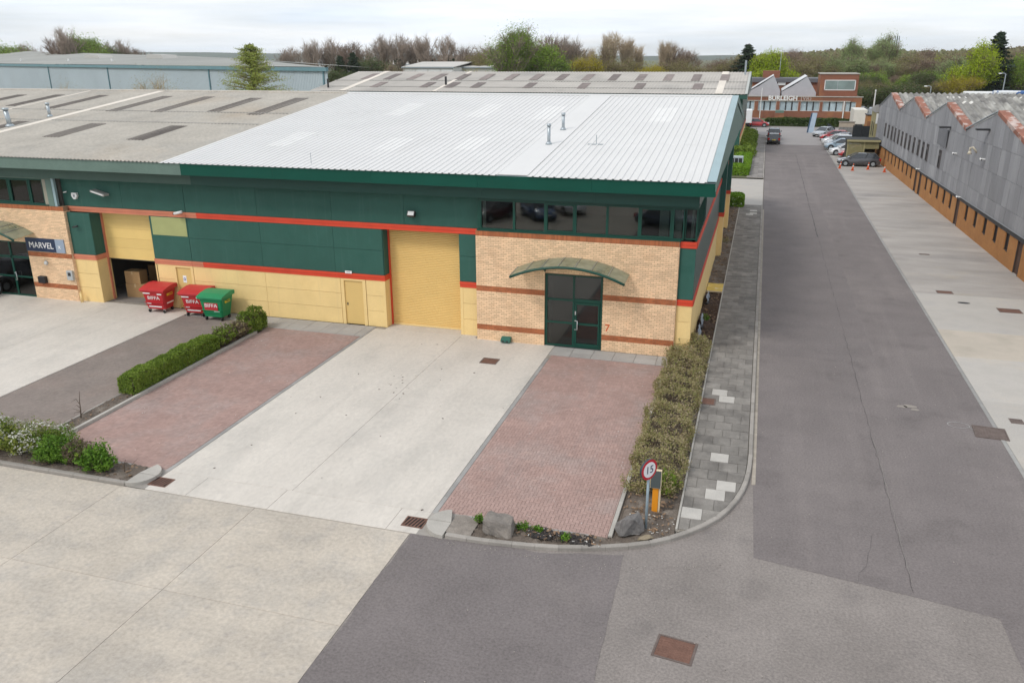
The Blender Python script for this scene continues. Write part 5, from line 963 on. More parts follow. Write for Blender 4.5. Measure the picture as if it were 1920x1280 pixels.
# ================================================================== BINS
def bin_(label, x, y, rz, c, txt, sticker=None, dark=False):
    t = thing('wheelie_bin', label, 'bin', (x, y, .008), rz, 'four wheeled refuse bins by the cream wall'); w0, d0, w1, d1 = .5, .36, .64, .5; z0, z1 = .2, 1.16; n = 6
    b = MB(); rings = []
    for i in range(n):
        f = i/(n-1); w_, d_ = w0+(w1-w0)*f, d0+(d1-d0)*f; r = .07; z = z0+(z1-z0)*f; ring = [(w_-r, -d_), (w_, -d_+r), (w_, d_-r), (w_-r, d_), (-w_+r, d_), (-w_, d_-r), (-w_, -d_+r), (-w_+r, -d_)]; rings.append([(p[0], p[1], z) for p in ring])
    b.v += [p for r in rings for p in r]
    for i in range(n-1):
        for j in range(8): b.f.append((i*8+j, i*8+(j+1) % 8, (i+1)*8+(j+1) % 8, (i+1)*8+j)); b.m.append(0)
    b.f.append(tuple(range(8))[::-1]); b.m.append(0); bd = b.build('body', c, t, world=False)
    MB().box(-w1-.03, w1+.03, -d1-.04, -d1-.002, z1-.07, z1+.0).build('rim', c, t, world=False)
    for q in (.42, .68): MB().box(-.47-.1*q, .47+.1*q, -(d0+(d1-d0)*q)-.012, -(d0+(d1-d0)*q)+.05, z0+(z1-z0)*q*.55-.03, z0+(z1-z0)*q*.55).build('rib', c, bd, world=False)
    ld = MB(); P = [(-d1-.07, z1+.005), (-d1-.06, z1+.06), (-.2, z1+.16), (.25, z1+.22), (d1+.05, z1+.2), (d1+.07, z1+.12), (d1+.05, z1+.01)]; ld.prism(P, -w1-.05, w1+.05, 'x'); ld.build('lid', mat(c.name+'_lid', tuple(min(1, v*1.15+.01) for v in c.node_tree.nodes['RGB'].outputs[0].default_value[:3]), .45, var=.08, vscale=3), t, world=False)
    for s in (-1, 1):
        MB().tube([(s*.45, d1+.06, z1+.16), (s*.45+.12, d1+.06, z1+.16)], .035, 8).build('hinge', black_p, t, world=False)
        MB().tube([(s*(w1+.01), -.1, .95), (s*(w1+.06), -.1, .97), (s*(w1+.06), .1, .97), (s*(w1+.01), .1, .95)], .022, 6).build('lift_handle', c, t, world=False)
        for q in (-1, 1): wl = MB().tube([(s*.42-.03, q*.3, .09), (s*.42+.03, q*.3, .09)], .09, 12).build('castor', rubber, t, world=False); MB().box(s*.42-.045, s*.42+.045, q*.3-.04, q*.3+.04, .09, .21).build('fork', steel if (label.startswith('scuffed') and q < 0) else metal_d, wl, world=False)
    f = .62; dy = -(d0+(d1-d0)*f); tilt = math.atan2(d1-d0, z1-z0); R_ = (math.pi/2+tilt, 0, 0)
    def front(z): return -(d0+(d1-d0)*(z-z0)/(z1-z0))
    if sticker: MB().box(-.36, .36, front(.78)-.02, front(.78)-.004, .55, .95).xf(Matrix.Identity(4)).build('label_panel', sticker, t, world=False)
    o = link('lettering', text_mesh(txt, .25, .003), white_t, t); o.location = (0, front(.78)-(.026 if sticker else .012), .78); o.rotation_euler = (R_[0] if not sticker else math.pi/2, 0, 0); o.scale = (1.15, 1, 1)
    if not sticker:
        for z, a, b_ in ((.33, -.36, .36), (.49, -.42, -.2), (1.02, -.55, -.15), (1.0, .25, .5)): MB().box(a, b_, front(z)-.016, front(z)-.003, z-.03, z+.03).build('white_stripe', white_t, t, world=False)
    else: MB().box(.1, .4, front(.5)-.012, front(.5)-.002, .47, .53).build('white_stripe', white_t, t, world=False)
    MB().box(w0+(w1-w0)*.72+.008, w0+(w1-w0)*.9+.012, -.22, .2, .88, .99).build('yellow_sticker', mat('sticker_yellow', (.7, .5, .03), .5), t, world=False)
    if not sticker: MB().box(w0+.02, w0+(w1-w0)*.35+.01, -.2, .3, .46, .52).build('white_stripe', white_t, t, world=False)
bin_r = mat('bin_red', (.42, .014, .02), .42, var=.1, vscale=3); bin_g = mat('bin_green', (.01, .22, .085), .4, var=.06, vscale=3)
bin_('scuffed red four wheeled bin beside the half open door', -28.05, 32.65, rad(2), bin_r, 'BIFFA'); bin_('red four wheeled bin between the personnel door and the green bin', -25.8, 32.62, rad(4), mat('bin_red_2', (.43, .018, .022), .42, var=.08, vscale=3), 'BIFFA'); bin_('green four wheeled bin with a red label panel beside the hedge end', -24.5, 32.3, rad(2), bin_g, 'BIFFA', mat('bin_label_red', (.45, .02, .03), .5))
# ================================================================== ROADSIDE THINGS
x, y = -2.02, 19.22; _, zt = at(1217, 878, y); t = thing('speed_sign', 'round red rimmed 15 speed sign on a grey post beside the boulder', 'sign', (x, y, .05))
xt, _ = at(1217, 878, y); MB().tube([(0, 0, 0), (xt-x, 0, zt+.1)], .035, 10).build('post', mat('post_bluegrey', (.3, .38, .42), .5, var=.08), t, True, world=False)
th = rad(54); M = Matrix.Translation((xt-x, -.05, zt-.05))@Matrix.Rotation(th, 4, 'Z')
def disc(r0, r1, y0, y1, m, name, n=28): MB().tube([(0, y0, 0), (0, y1, 0)], [r0, r1], n).xf(M).build(name, m, t, world=False)
R0 = .285
disc(R0, R0, -.02, .05, mat('sign_back', (.04, .055, .06), .5), 'backing'); disc(R0, R0, -.026, -.021, mat('sign_red', (.5, .015, .03), .4), 'red_ring'); disc(R0*.76, R0*.76, -.032, -.027, mat('sign_white', (.78, .78, .78), .4), 'white_face')
o = link('lettering', text_mesh('15', .3, .002), mat('sign_ink', (.012, .015, .06), .5), t); o.matrix_local = M@Matrix.Translation((0, -.035, -.005))@Matrix.Rotation(math.pi/2, 4, 'X')
t = thing('marker_post', 'orange marker post with slanting grey board beside the speed sign', 'post', (-1.9, 20.2, .05)); cre = mat('marker_cream', (.62, .5, .34), .6)
MB().box(-.09, .07, -.04, .06, 0, .78).build('post', mat('marker_orange', (.72, .27, .015), .5), t, world=False); MB().prism([(-.1, .78), (-.06, 1.3), (.04, 1.3), (.1, .78)], -.16, .13, 'x').build('board_back', cre, t, world=False)
MB().add([(-.15, -.106, .79), (.12, -.106, .79), (.12, -.067, 1.29), (-.15, -.067, 1.29)], [(0, 1, 2, 3)]).build('board_face', mat('marker_grey', (.07, .085, .085), .5), t, world=False); MB().box(.08, .125, -.04, .1, 0, .779).build('side_rail', cre, t, world=False)
def rock(label, x, y, sx, sy, sz, m, seed, rz=0, sink=.1, name='boulder', boxy=.0, top=1.0):
    """hull of random points, its edges worn and its faces roughened"""
    r = np.random.default_rng(seed); bm = bmesh.new(); n = 18
    for _ in range(n):
        d = r.normal(size=3); d /= np.linalg.norm(d); d = np.sign(d)*np.abs(d)**(1-boxy); d *= r.uniform(.82, 1.0); d[2] = min(d[2], top); bm.verts.new((d[0]*sx, d[1]*sy, d[2]*sz+sz))
    h = bmesh.ops.convex_hull(bm, input=bm.verts); bmesh.ops.delete(bm, geom=[v for v in bm.verts if not v.link_faces], context='VERTS')
    bmesh.ops.bevel(bm, geom=bm.edges[:], offset=.02*min(sx, sy, sz)/.3, segments=2, affect='EDGES', profile=.6, clamp_overlap=True); bmesh.ops.triangulate(bm, faces=bm.faces[:])
    for _ in range(2): bmesh.ops.subdivide_edges(bm, edges=[e for e in bm.edges if e.calc_length() > .05], cuts=1, use_grid_fill=True)
    bmesh.ops.recalc_face_normals(bm, faces=bm.faces[:]); bm.normal_update(); K = [(r.normal(size=3)*k, r.uniform(0, 6.3), a) for k, a in ((7, .012), (9, .012), (16, .008), (18, .008), (34, .004), (38, .004))]
    mv = [(v, v.normal*sum(a*math.sin(k@np.array(v.co)+f) for k, f, a in K)) for v in bm.verts]
    for v, o in mv: v.co += o
    for v in bm.verts: v.co.z -= sink
    me = bpy.data.meshes.new(name); bm.to_mesh(me); bm.free(); o = link(name, me, m, None, False); o.location = (x, y, .05); o.rotation_euler = (0, 0, rz); return tag(o, label, 'rock')
rk = mat('rock_grey', (.19, .17, .15), .95, var=.18, vscale=4, var2=.15, v2scale=18, bump=.9, bscale=14, cols=[((.27, .235, .2), 3, .5, .66, .7)]); rk2 = mat('rock_dark', (.16, .15, .143), .95, var=.22, vscale=4, var2=.15, v2scale=18, bump=1, bscale=12, cols=[((.3, .28, .26), 3.4, .6, .68, .7)]); rk3 = mat('rock_tan', (.27, .22, .15), .95, var=.15, vscale=5, bump=.6, bscale=20)
rock('flat topped grey brown boulder in the rock bed by the kerb', -5.75, 18.0, .48, .3, .36, rk, 5, rad(-6), .12, boxy=.65, top=.62); rock('dark jagged boulder at the foot of the speed sign', -2.42, 18.97, .46, .36, .34, rk2, 8, rad(20), .08, boxy=.4, top=.75); rock('small tan flat stone beside the dark boulder', -1.95, 18.72, .3, .14, .09, rk3, 11, rad(25), .03, 'flat_stone')
t = thing('yellow_board', 'worn yellow board lying across the mulch bed by the side wall', 'board', (-1.65, 44.0, .16)); MB().box(-.42, .4, -.8, .8, 0, .03).build('panel', mat('board_yellow', (.6, .42, .07), .6, var=.15, vscale=3, cols=[((.6, .55, .42), 2, .55, .65, .7)]), t, world=False); MB().box(-.42, .4, -.83, -.8, -.04, .04).build('front_batten', cre, t, world=False)
for i, (yy, ln) in enumerate(((35.6, 1.5), (37.4, 1.2), (41.5, 1.4))):
    t = thing('plastic_sheet', ['crumpled pale blue grey sheet against the side wall nearest the hedge', 'crumpled grey sheet against the side wall in the dark mulch', 'grey sheet against the side wall close to the yellow board'][i], 'sheet', (-2.0, yy, .1)); m = MB(); n = 7
    for a in range(n+1):
        for b_ in range(4): m.v.append((.08+.09*b_/3+random.uniform(-.03, .03), -ln/2+ln*a/n, .42*(1-b_/3)+random.uniform(-.03, .03)))
    for a in range(n):
        for b_ in range(3): m.f.append((a*4+b_, a*4+b_+1, a*4+b_+5, a*4+b_+4)); m.m.append(0)
    m.build('sheet', mat('sheet_bluegrey', (.3, .34, .38), .35, var=.1), t, world=False); MB().tube([(.1, -ln/2-.1, .05), (.16, -ln/2+.15, .1)], .09, 8).build('pipe_end', black_p, t, world=False)
def cone(label, px, py, lean=0):
    x, y = gp(px, py); t = thing('traffic_cone', label, 'cone', (x, y, .01), 0, 'traffic cones round the grey estate'); om_ = mat('cone_orange', (.62, .1, .025), .6); MB().cbox(-.17, .17, -.17, .17, 0, .05, .01).build('base', om_, t, world=False)
    MB().tube([(0, 0, .05), (lean*.35, 0, .42)], [.12, .078], 14).build('lower_cone', om_, t, True, world=False); MB().tube([(lean*.35, 0, .42), (lean*.55, 0, .56)], [.08, .06], 14).build('white_sleeve', white_p, t, True, world=False); MB().tube([(lean*.55, 0, .56), (lean*.75, 0, .75)], [.06, .025], 14).build('tip', om_, t, True, world=False)
cone('orange traffic cone at the bonnet of the dark grey estate', 1574, 316, .15); cone('orange traffic cone with white sleeve beside the estate front door', 1598, 320, .1); cone('orange traffic cone beside the rear wheel of the estate', 1627, 318, .05); cone('orange traffic cone at the foot of the orange brick wall', 1658, 323)
# olive hut, fences and signs among the parked cars
hx0, hz = at(1591, 262, 105.2); hx1 = 13.2; H_ = thing('timber_hut', 'olive timber hut with open dark bay behind the dark grey estate', 'hut', (hx0+1.5, 105.2, 0)); om2 = mat('timber_olive', (.26, .235, .115), .8, var=.12, vscale=3)
xm = hx0+1.75
for i in range(14): a = hx0+.06+i*(xm-hx0-.06)/14; part('board', om2, H_, (a, a+(xm-hx0-.06)/14-.015, 105.2, 105.24, 0, hz-.2))
part('frame_post', mat('timber_pale', (.36, .32, .17), .8), H_, (hx0-.05, hx0+.06, 105.15, 105.3, 0, hz-.1), (xm, xm+.12, 105.15, 105.3, 0, hz-.1)); part('side_wall', mat('hut_dark', (.05, .045, .03), .9), H_, (hx0, hx0+.06, 105.3, 108.4, 0, hz-.1)); part('back_wall', MATS['hut_dark'], H_, (xm+.1, hx1, 108.3, 108.4, 0, hz-.1))
for i in range(12): a = xm+.14+i*(hx1-xm-.14)/12; part('board', om2, H_, (a, a+(hx1-xm-.14)/12-.02, 105.2, 105.24, hz-1.0, hz-.2))
part('roof', mat('hut_felt', (.045, .048, .05), .9), H_, (hx0-.15, hx1+.1, 105.0, 108.6, hz-.1, hz+.04)); part('roof_edge', mat('timber_pale', (0, 0, 0)), H_, (hx0-.16, hx1+.1, 104.95, 104.998, hz-.2, hz+.02))
fx, fz = at(1601, 236, 116.2); t = thing('black_fence', 'black banner fence with pale logo patches behind the olive hut', 'fence', (fx, 116.2, 0)); blk_ = mat('banner_black', (.018, .022, .026), .5, var=.2, vscale=1.5)
for i in range(3): MB().box(i*1.05, i*1.05+1.0, 0, .05, .1, fz).build('banner_panel', blk_, t, world=False); MB().tube([(i*1.05-.03, .08, 0), (i*1.05-.03, .08, fz+.05)], .04, 6).build('fence_post', metal_d, t, world=False)
for (a, b, c, d) in ((.12, .38, .5, 1.3), (1.6, 2.2, .55, .8), (2.0, 2.5, 1.3, 1.6)): MB().prism([(a, c), (b-.06, c+.05), (b, d), (a+.08, d-.06)], -.012, -.002, 'y').build('logo_patch', white_t, t, world=False)
P = [at(*q, 141) for q in ((1551, 251), (1552, 231), (1566, 240), (1566, 248))]; solid('dark_screen', MB().prism(P, 141, 141.12, 'y'), mat('screen_slate', (.035, .045, .055), .6), 'dark slate tapering screen panel beside the totem sign', 'screen')
bx, by = gp(1521, 249); t = thing('totem_sign', 'tall pale blue totem sign leaning beside the road end', 'sign', (bx, by, 0)); hT = 3.1; MB().prism([(-.5, 0), (.3, 0), (.62, hT), (-.1, hT)], 0, .2, 'y').build('face', mat('totem_blue', (.42, .52, .62), .4, var=.1), t, world=False); MB().prism([(-.72, 0), (-.5, 0), (-.1, hT), (-.3, hT)], -.01, .22, 'y').build('edge', mat('totem_navy', (.04, .08, .14), .4), t, world=False)
a, z1 = at(1574, 229, 139.5); b, _ = at(1603, 229, 139.5); t = thing('display_wall', 'low beige display wall with grey poster band behind the parked cars', 'wall', (a, 139.5, 0)); MB().box(0, b-a, 0, .2, 0, z1).build('wall', mat('wall_beige', (.42, .36, .29), .8, var=.1), t, world=False); MB().box(.05, b-a-.05, -.02, -.002, .3, z1-.75).build('poster_band', mat('poster_grey', (.2, .2, .2), .7, var=.4, vscale=2.5), t, world=False); MB().box(-.1, b-a+.1, -.1, .3, z1, z1+.12).build('coping', kerbm, t, world=False)
a, z1 = at(1626, 217, 134); t = thing('brick_hut', 'small orange brick outbuilding with wrapped pallets on top beside the works', 'hut', (a+1.3, 134, 0)); MB().box(-1.2, 1.5, 0, 3, 0, z1).build('wall', ob, t, world=False); MB().box(-1.3, 1.6, -.1, 3.1, z1, z1+.15).build('roof_slab', metal_d, t, world=False); MB().box(-1.15, 1.55, -.012, -.002, .1, z1-.8).build('door_panel', mat('brown_panel', (.2, .09, .04), .8), t, world=False)
for q in (-.6, .45): MB().cbox(q-.45, q+.45, .4, 1.4, z1+.155, z1+1.15, .12).build('wrapped_pallet', mat('wrap_grey', (.33, .35, .37), .35, var=.3, vscale=4), t, world=False)
# lamps and poles
def lamp(label, px, ptop, Y, r=.06, head=True, m=metal_g):
    x, z = at(px, ptop, Y); t = thing('street_lamp', label, 'lamp post', (x, Y, 0)); MB().tube([(0, 0, 0), (0, 0, z)], [r*1.5, r], 8).build('column', m, t, world=False)
    if head: MB().tube([(0, 0, z), (-.4, 0, z+.15), (-.9, 0, z+.12)], r*.8, 6).build('arm', m, t, world=False); MB().cbox(-1.3, -.75, -.15, .15, z+.02, z+.2, .05).build('lantern', white_p, t, world=False)
    else: MB().tube([(0, 0, z), (0, 0, z+.3)], [r*1.4, r*.5], 8).build('cap', m, t, world=False)
lamp('short lamp post in front of the olive bushes behind the works', 1746, 163, 190, .09); lamp('tall lamp post beside the dark conifer behind the works', 1886, 139, 195, .1); lamp('thin lamp post in front of the yellow green tree behind the works', 1830, 141, 200, .07); lamp('tall thin mast rising behind the brick office roof', 1465, 103, 215, .07, False); lamp('slim white pole in front of the brick office', 1429, 168, 176, .06, False, white_p); lamp('short white topped post past the end of the brick office', 1642, 171, 190, .12, False, white_p)
x, z = at(1684, 62, 330); t = thing('radio_mast', 'lattice topped radio mast rising out of the far wood', 'mast', (x, 330, 0)); MB().tube([(-1.5, 0, 0), (0, 0, z-3.5)], [.4, .28], 8).build('column', metal_g, t, world=False)
for a in np.linspace(0, 6.28, 5)[:4]: MB().tube([(.65*math.cos(a), .65*math.sin(a), z-5), (.65*math.cos(a), .65*math.sin(a), z-1)], .13, 6).build('antenna', mat('mast_dark', (.12, .14, .16), .6), t, world=False)
MB().tube([(0, 0, z-3.5), (0, 0, z)], .1, 6).build('spike', metal_g, t, world=False); MB().tube([(-.7, 0, z-4.5), (.7, 0, z-4.5)], .08, 6).tube([(0, -.7, z-1.6), (0, .7, z-1.6)], .08, 6).build('crossarm', metal_g, t, world=False)
t = thing('condenser_unit', 'pale grey air conditioning unit in front of the clipped hedge', 'machine', (-2.35, 93.3, 0)); MB().cbox(-.7, .7, -.3, .3, .2, 1.7, .05).build('case', mat('unit_grey', (.4, .45, .48), .5), t, world=False)
for q in range(3): MB().box(-.6+q*.42, -.24+q*.42, -.306, -.3, .4, 1.5).build('louvre', metal_d, t, world=False)
# ================================================================== VEGETATION
def leaf_mesh(name, P, Nn, size, mats, aspect=.5, jitter=.5, rnd=None):
    """P: n x 3 centres, Nn: n x 3 outward directions; one bent rhombus per leaf"""
    r = rnd or rng; n = len(P); d = Nn+r.normal(size=(n, 3))*jitter; d /= np.linalg.norm(d, axis=1)[:, None]+1e-9
    u = np.cross(d, r.normal(size=(n, 3))); u /= np.linalg.norm(u, axis=1)[:, None]+1e-9; w = np.cross(d, u); s = size*(.6+.8*r.random(n))[:, None]
    V = np.empty((n, 4, 3)); V[:, 0] = P-u*s; V[:, 1] = P+w*s*aspect+d*s*.15; V[:, 2] = P+u*s; V[:, 3] = P-w*s*aspect+d*s*.15
    me = bpy.data.meshes.new(name); me.vertices.add(4*n); me.vertices.foreach_set('co', V.reshape(-1)); me.loops.add(4*n); me.loops.foreach_set('vertex_index', np.arange(4*n, dtype=np.int32)); me.polygons.add(n); me.polygons.foreach_set('loop_start', np.arange(0, 4*n, 4, dtype=np.int32)); me.update(); me.validate()
    me.materials.append(mats); return me
def attach(name, me, parent): o = bpy.data.objects.new(name, me); COL.objects.link(o); o.parent = parent; return o
lm_hedge = leafmat('leaf_hedge_green', [(.07, .11, .018), (.14, .215, .026), (.22, .31, .04), (.31, .38, .08)], 1.6)
lm_brown = leafmat('leaf_hedge_bronze', [(.15, .13, .06), (.3, .235, .13), (.25, .27, .08), (.38, .31, .16), (.46, .37, .25), (.3, .33, .1)], 1.5)
lm_clip = leafmat('leaf_clipped', [(.07, .14, .01), (.15, .28, .018), (.22, .38, .03), (.28, .42, .06)], 1.0)
lm_fern = leafmat('leaf_bright', [(.04, .09, .01), (.09, .2, .02), (.16, .3, .03), (.24, .36, .06)], 2.5)
lm_spir = leafmat('leaf_spiraea', [(.06, .1, .015), (.14, .2, .03), (.26, .29, .05), (.32, .31, .1)], 2)
lm_dead = leafmat('leaf_dead', [(.1, .075, .05), (.19, .145, .1), (.26, .2, .14)], 2)
flow = leafmat('petal_white', [(.55, .52, .42), (.7, .69, .62), (.78, .77, .72)], 2)
twigm = mat('twig', (.09, .065, .045), .9, island=.3); stemm = mat('stem_green', (.09, .12, .04), .9)
def blobs_points(blobs, n, shell=.35, r=None):
    """points in a union of ellipsoids (cx,cy,cz,rx,ry,rz), mostly near the surface"""
    r = r or rng; wts = np.array([b[3]*b[4]+b[4]*b[5]+b[3]*b[5] for b in blobs]); k = r.choice(len(blobs), n, p=wts/wts.sum()); B_ = np.array(blobs)[k]; d = r.normal(size=(n, 3)); d /= np.linalg.norm(d, axis=1)[:, None]
    rr = 1-shell*r.random(n)**1.5; rr *= 1+.16*np.sin(d[:, 0]*7+B_[:, 0]*3)*np.sin(d[:, 2]*6+B_[:, 1]*2); P = B_[:, :3]+d*B_[:, 3:]*rr[:, None]; return P, d
def twigs(blobs, base, n, r0, m=None, r=None):
    mb = MB(); r = r or rng
    for _ in range(n):
        b = blobs[r.integers(len(blobs))]; e = np.array(b[:3])+r.normal(size=3)*np.array(b[3:])*.45; e[2] = max(e[2], .1); s = np.array([base[0]+(e[0]-base[0])*.5+r.normal()*.1, base[1]+(e[1]-base[1])*.5+r.normal()*.1, 0]); mid = (s+e)/2+r.normal(size=3)*.05; mb.tube([s, mid, e], [r0, r0*.7, r0*.3], 4, False)
    return mb
def shoots(blobs, n, per, r=None, reach=(.65, 1.45)):
    """leaves strung along shoots that leave the base and end in or beyond the blobs, so the outline stays ragged"""
    r = r or rng; wts = np.array([b[3]*b[4]*b[5] for b in blobs])**.6; P = []; D = []; mb = MB()
    for k in r.choice(len(blobs), n, p=wts/wts.sum()):
        b = np.array(blobs[k]); d = r.normal(size=3); d[2] = abs(d[2])*1.1-.25; d /= np.linalg.norm(d); e = b[:3]+d*b[3:]*r.uniform(*reach); e[2] = max(e[2], .05); s = np.array([b[0]*.6+r.normal()*.06, b[1]*.6+r.normal()*.06, 0.0]); mid = s*.5+e*.5+np.array([0, 0, .12*b[5]])+r.normal(size=3)*.03
        t = .3+.7*r.random(per)**.75; q = ((1-t)**2)[:, None]*s+(2*t*(1-t))[:, None]*mid+(t**2)[:, None]*e; P.append(q+r.normal(size=(per, 3))*.035); D.append(np.tile(d, (per, 1))); 
        if r.random() < .35: mb.tube([s, mid, e], [.009, .006, .003], 3, False)
    return np.concatenate(P), np.concatenate(D), mb
def bush(name, label, cat, loc, blobs, n, size, lm, ntw=30, group=None, aspect=.5, jitter=.9, flowers=0, tw=.01, zmin=.02, dead=0):
    t = thing(name, label, cat, loc, 0, group); P, d, sm = shoots(blobs, max(12, n//16), 16); k = P[:, 2] > zmin; attach('foliage', leaf_mesh('foliage', P[k], d[k], size, lm, aspect, jitter), t)
    sm.build('shoots', stemm, t, world=False)['kind'] = 'stuff'
    twigs(blobs, (0, 0), ntw, tw).build('stems', twigm, t, world=False)['kind'] = 'stuff'
    if flowers:
        fb = blobs[:flowers[0]]; P, d = blobs_points(fb, flowers[1], .08); P = P+d*.03; k = (P[:, 2] > .15)&(np.sin(P[:, 0]*5)+np.sin(P[:, 1]*7+P[:, 2]*6) > -.3); attach('blossom', leaf_mesh('blossom', P[k], d[k], .028, flow, .9, .5), t)
    if dead: P, d = blobs_points(blobs, dead); k = P[:, 2] > .05; attach('dead_leaves', leaf_mesh('dead_leaves', P[k], d[k], size, lm_dead, .4, 1.2), t)
    return t
def hedge(label, x0, x1, y0, y1, h, n, size, lm, name='hedge', rough=.12, rounding=.2, loc=None, group=None, prof=None, inner=None, zlow=.05, gappy=False):
    """a clipped or loose hedge: leaves over top and sides of a soft box, stems inside"""
    cx, cy = (x0+x1)/2, (y0+y1)/2; t = thing(name, label, 'hedge', (cx, cy, .04), 0, group); r = rng; W_, L_ = (x1-x0)/2, (y1-y0)/2
    at_, as_, ae = 4*W_*L_, 2*(2*L_*h), 2*(2*W_*h); tot = at_+as_+ae; f = r.random(n); P = np.empty((n, 3)); Nn = np.zeros((n, 3)); a, b = r.uniform(-1, 1, n), r.uniform(-1, 1, n); zz = zlow+(h-zlow)*r.random(n)
    top = f < at_/tot; sd2 = (f >= at_/tot)&(f < (at_+as_)/tot); en = f >= (at_+as_)/tot
    P[top] = np.c_[a[top]*W_, b[top]*L_, np.full(top.sum(), h)]; Nn[top, 2] = 1
    sg = np.sign(a[sd2]); P[sd2] = np.c_[sg*W_, b[sd2]*L_, zz[sd2]]; Nn[sd2, 0] = sg; Nn[sd2, 2] = .3
    sg = np.sign(b[en]); P[en] = np.c_[a[en]*W_, sg*L_, zz[en]]; Nn[en, 1] = sg; Nn[en, 2] = .3
    ex = np.abs(P[:, 0])/W_; ey = np.abs(P[:, 1])/L_; e2 = np.clip(1-(L_-np.abs(P[:, 1]))/max(W_, .3), 0, 1)
    P[:, 2] -= np.where(P[:, 2] > h*.6, rounding*h*(ex**4+e2**4*.7), 0)
    lump = rough*(np.sin(P[:, 1]*2.3+P[:, 0]*1.7)+np.sin(P[:, 1]*5.1+P[:, 2]*4+1)+.7*np.sin(P[:, 1]*9.7+P[:, 0]*7))*.5; P += Nn*lump[:, None]+r.normal(size=(n, 3))*rough*.35
    if prof is not None: P[:, 2] *= np.interp(P[:, 1]+cy, prof[0], prof[1])
    if gappy:                                  # thin the leaves in patches, so that twigs and dark gaps show
        w_ = np.sin(P[:, 1]*3.3+P[:, 0]*2.1+1)+np.sin(P[:, 1]*7.9-P[:, 2]*5)+np.sin(P[:, 0]*9+P[:, 1]*1.3); k = r.random(n) < np.clip(.62+.3*w_, .12, 1); P, Nn = P[k], Nn[k]
        m_ = int(L_*W_*34); s0 = np.c_[r.uniform(-1, 1, m_)*W_, r.uniform(-1, 1, m_)*L_, np.full(m_, h*.78)]; e0 = s0+np.c_[r.normal(size=m_)*.12, r.normal(size=m_)*.12, r.uniform(.15, .36, m_)]; q = np.repeat(np.arange(m_), 9); tt = r.random(len(q))[:, None]
        if prof is not None: sc = np.interp(s0[:, 1]+cy, *prof); s0[:, 2] *= sc; e0[:, 2] *= sc
        P = np.concatenate([P, s0[q]*(1-tt)+e0[q]*tt+r.normal(size=(len(q), 3))*.02]); Nn = np.concatenate([Nn, np.tile([0, 0, 1.0], (len(q), 1))])
    P[:, 2] = np.maximum(P[:, 2], .03); attach('foliage', leaf_mesh('foliage', P, Nn, size, lm, .55, .8), t)
    mb = MB(); nn = int(L_*2*7)
    for _ in range(nn): x, y = r.uniform(-.7, .7)*W_, r.uniform(-.95, .95)*L_; hh = h*.85*(np.interp(y+cy, *prof) if prof is not None else 1); mb.tube([(x, y, 0), (x+r.normal()*.08, y+r.normal()*.08, hh*.5), (x+r.normal()*.18, y+r.normal()*.18, hh)], [.014, .01, .004], 4, False)
    mb.build('stems', twigm, t, world=False)['kind'] = 'stuff'
    if inner: P2 = np.c_[r.uniform(-.85, .85, inner)*W_, r.uniform(-.97, .97, inner)*L_, r.uniform(.08, .85, inner)*h]; 
    if inner:
        if prof is not None: P2[:, 2] *= np.interp(P2[:, 1]+cy, *prof)
        attach('inner_leaves', leaf_mesh('inner_leaves', P2, r.normal(size=(inner, 3)), size, lm_dead, .5, .8), t)
    return t
hedge('loose bronze green hedge along the footway beside the paving pad', -2.82, -1.42, 21.0, 34.3, .62, 56000, .032, lm_brown, gappy=True, rough=.15, rounding=.22, prof=([20, 21.5, 24, 28, 31, 34.5], [.75, 1.0, .9, 1.05, .95, 1.1]), inner=7000)
bush('shrub', 'small green shrub at the end of the bronze hedge behind the marker post', 'shrub', (-1.75, 21.3, .05), [(0, 0, .35, .35, .35, .3), (-.2, .1, .25, .3, .3, .25)], 1500, .045, lm_hedge)
hedge('clipped green hedge in the narrow bed between the paved bays', -22.3, -21.62, 23.1, 28.3, .74, 26000, .034, lm_hedge, rough=.05, rounding=.1, inner=2500)
bush('shrub', 'olive shrub in the narrow bed past the clipped hedge', 'shrub', (-21.85, 28.95, .04), [(0, 0, .42, .42, .6, .38)], 3200, .045, lm_hedge, dead=900); bush('shrub', 'brown half bare shrub in the narrow bed near the green bin', 'shrub', (-21.8, 30.0, .04), [(0, 0, .38, .4, .55, .36)], 1500, .045, lm_brown, 60, dead=1600)
hedge('rounded green hedge end at the cream wall beside the green bin', -22.25, -21.5, 30.5, 31.75, .95, 6500, .042, lm_hedge, rough=.12, rounding=.35, inner=900)
bush('flowering_shrub', 'white flowering yellow green shrub in the front bed', 'shrub', (-21.6, 18.25, .05), [(-.35, -.15, .5, .8, .6, .5), (.45, .1, .55, .6, .5, .5), (-1.2, -.05, .5, .7, .55, .55), (1.1, .35, .5, .42, .4, .42)], 9000, .035, lm_spir, 50, flowers=(4, 3200))
bush('shrub', 'mid green feathery shrub between the flowering shrub and the dry one', 'shrub', (-20.2, 18.1, .05), [(0, 0, .5, .55, .5, .5), (-.3, -.25, .3, .4, .3, .3), (.35, -.2, .3, .4, .3, .28)], 5500, .045, lm_fern, 40, aspect=.3); bush('shrub', 'dry brownish shrub in the front bed between two green ones', 'shrub', (-19.4, 18.05, .05), [(0, 0, .42, .5, .42, .42)], 700, .04, lm_hedge, 130, dead=1500, tw=.006); bush('shrub', 'bright green spreading shrub at the bare end of the front bed', 'shrub', (-18.6, 17.98, .05), [(0, 0, .45, .4, .35, .42), (-.3, -.15, .25, .35, .3, .25), (.35, -.1, .32, .32, .28, .26)], 3200, .055, lm_fern, 40, aspect=.35)
bush('shrub', 'dark leafy shrub at the far side of the flowering one', 'shrub', (-23.3, 18.2, .05), [(0, 0, .6, .9, .5, .55)], 5000, .05, lm_hedge, 40)
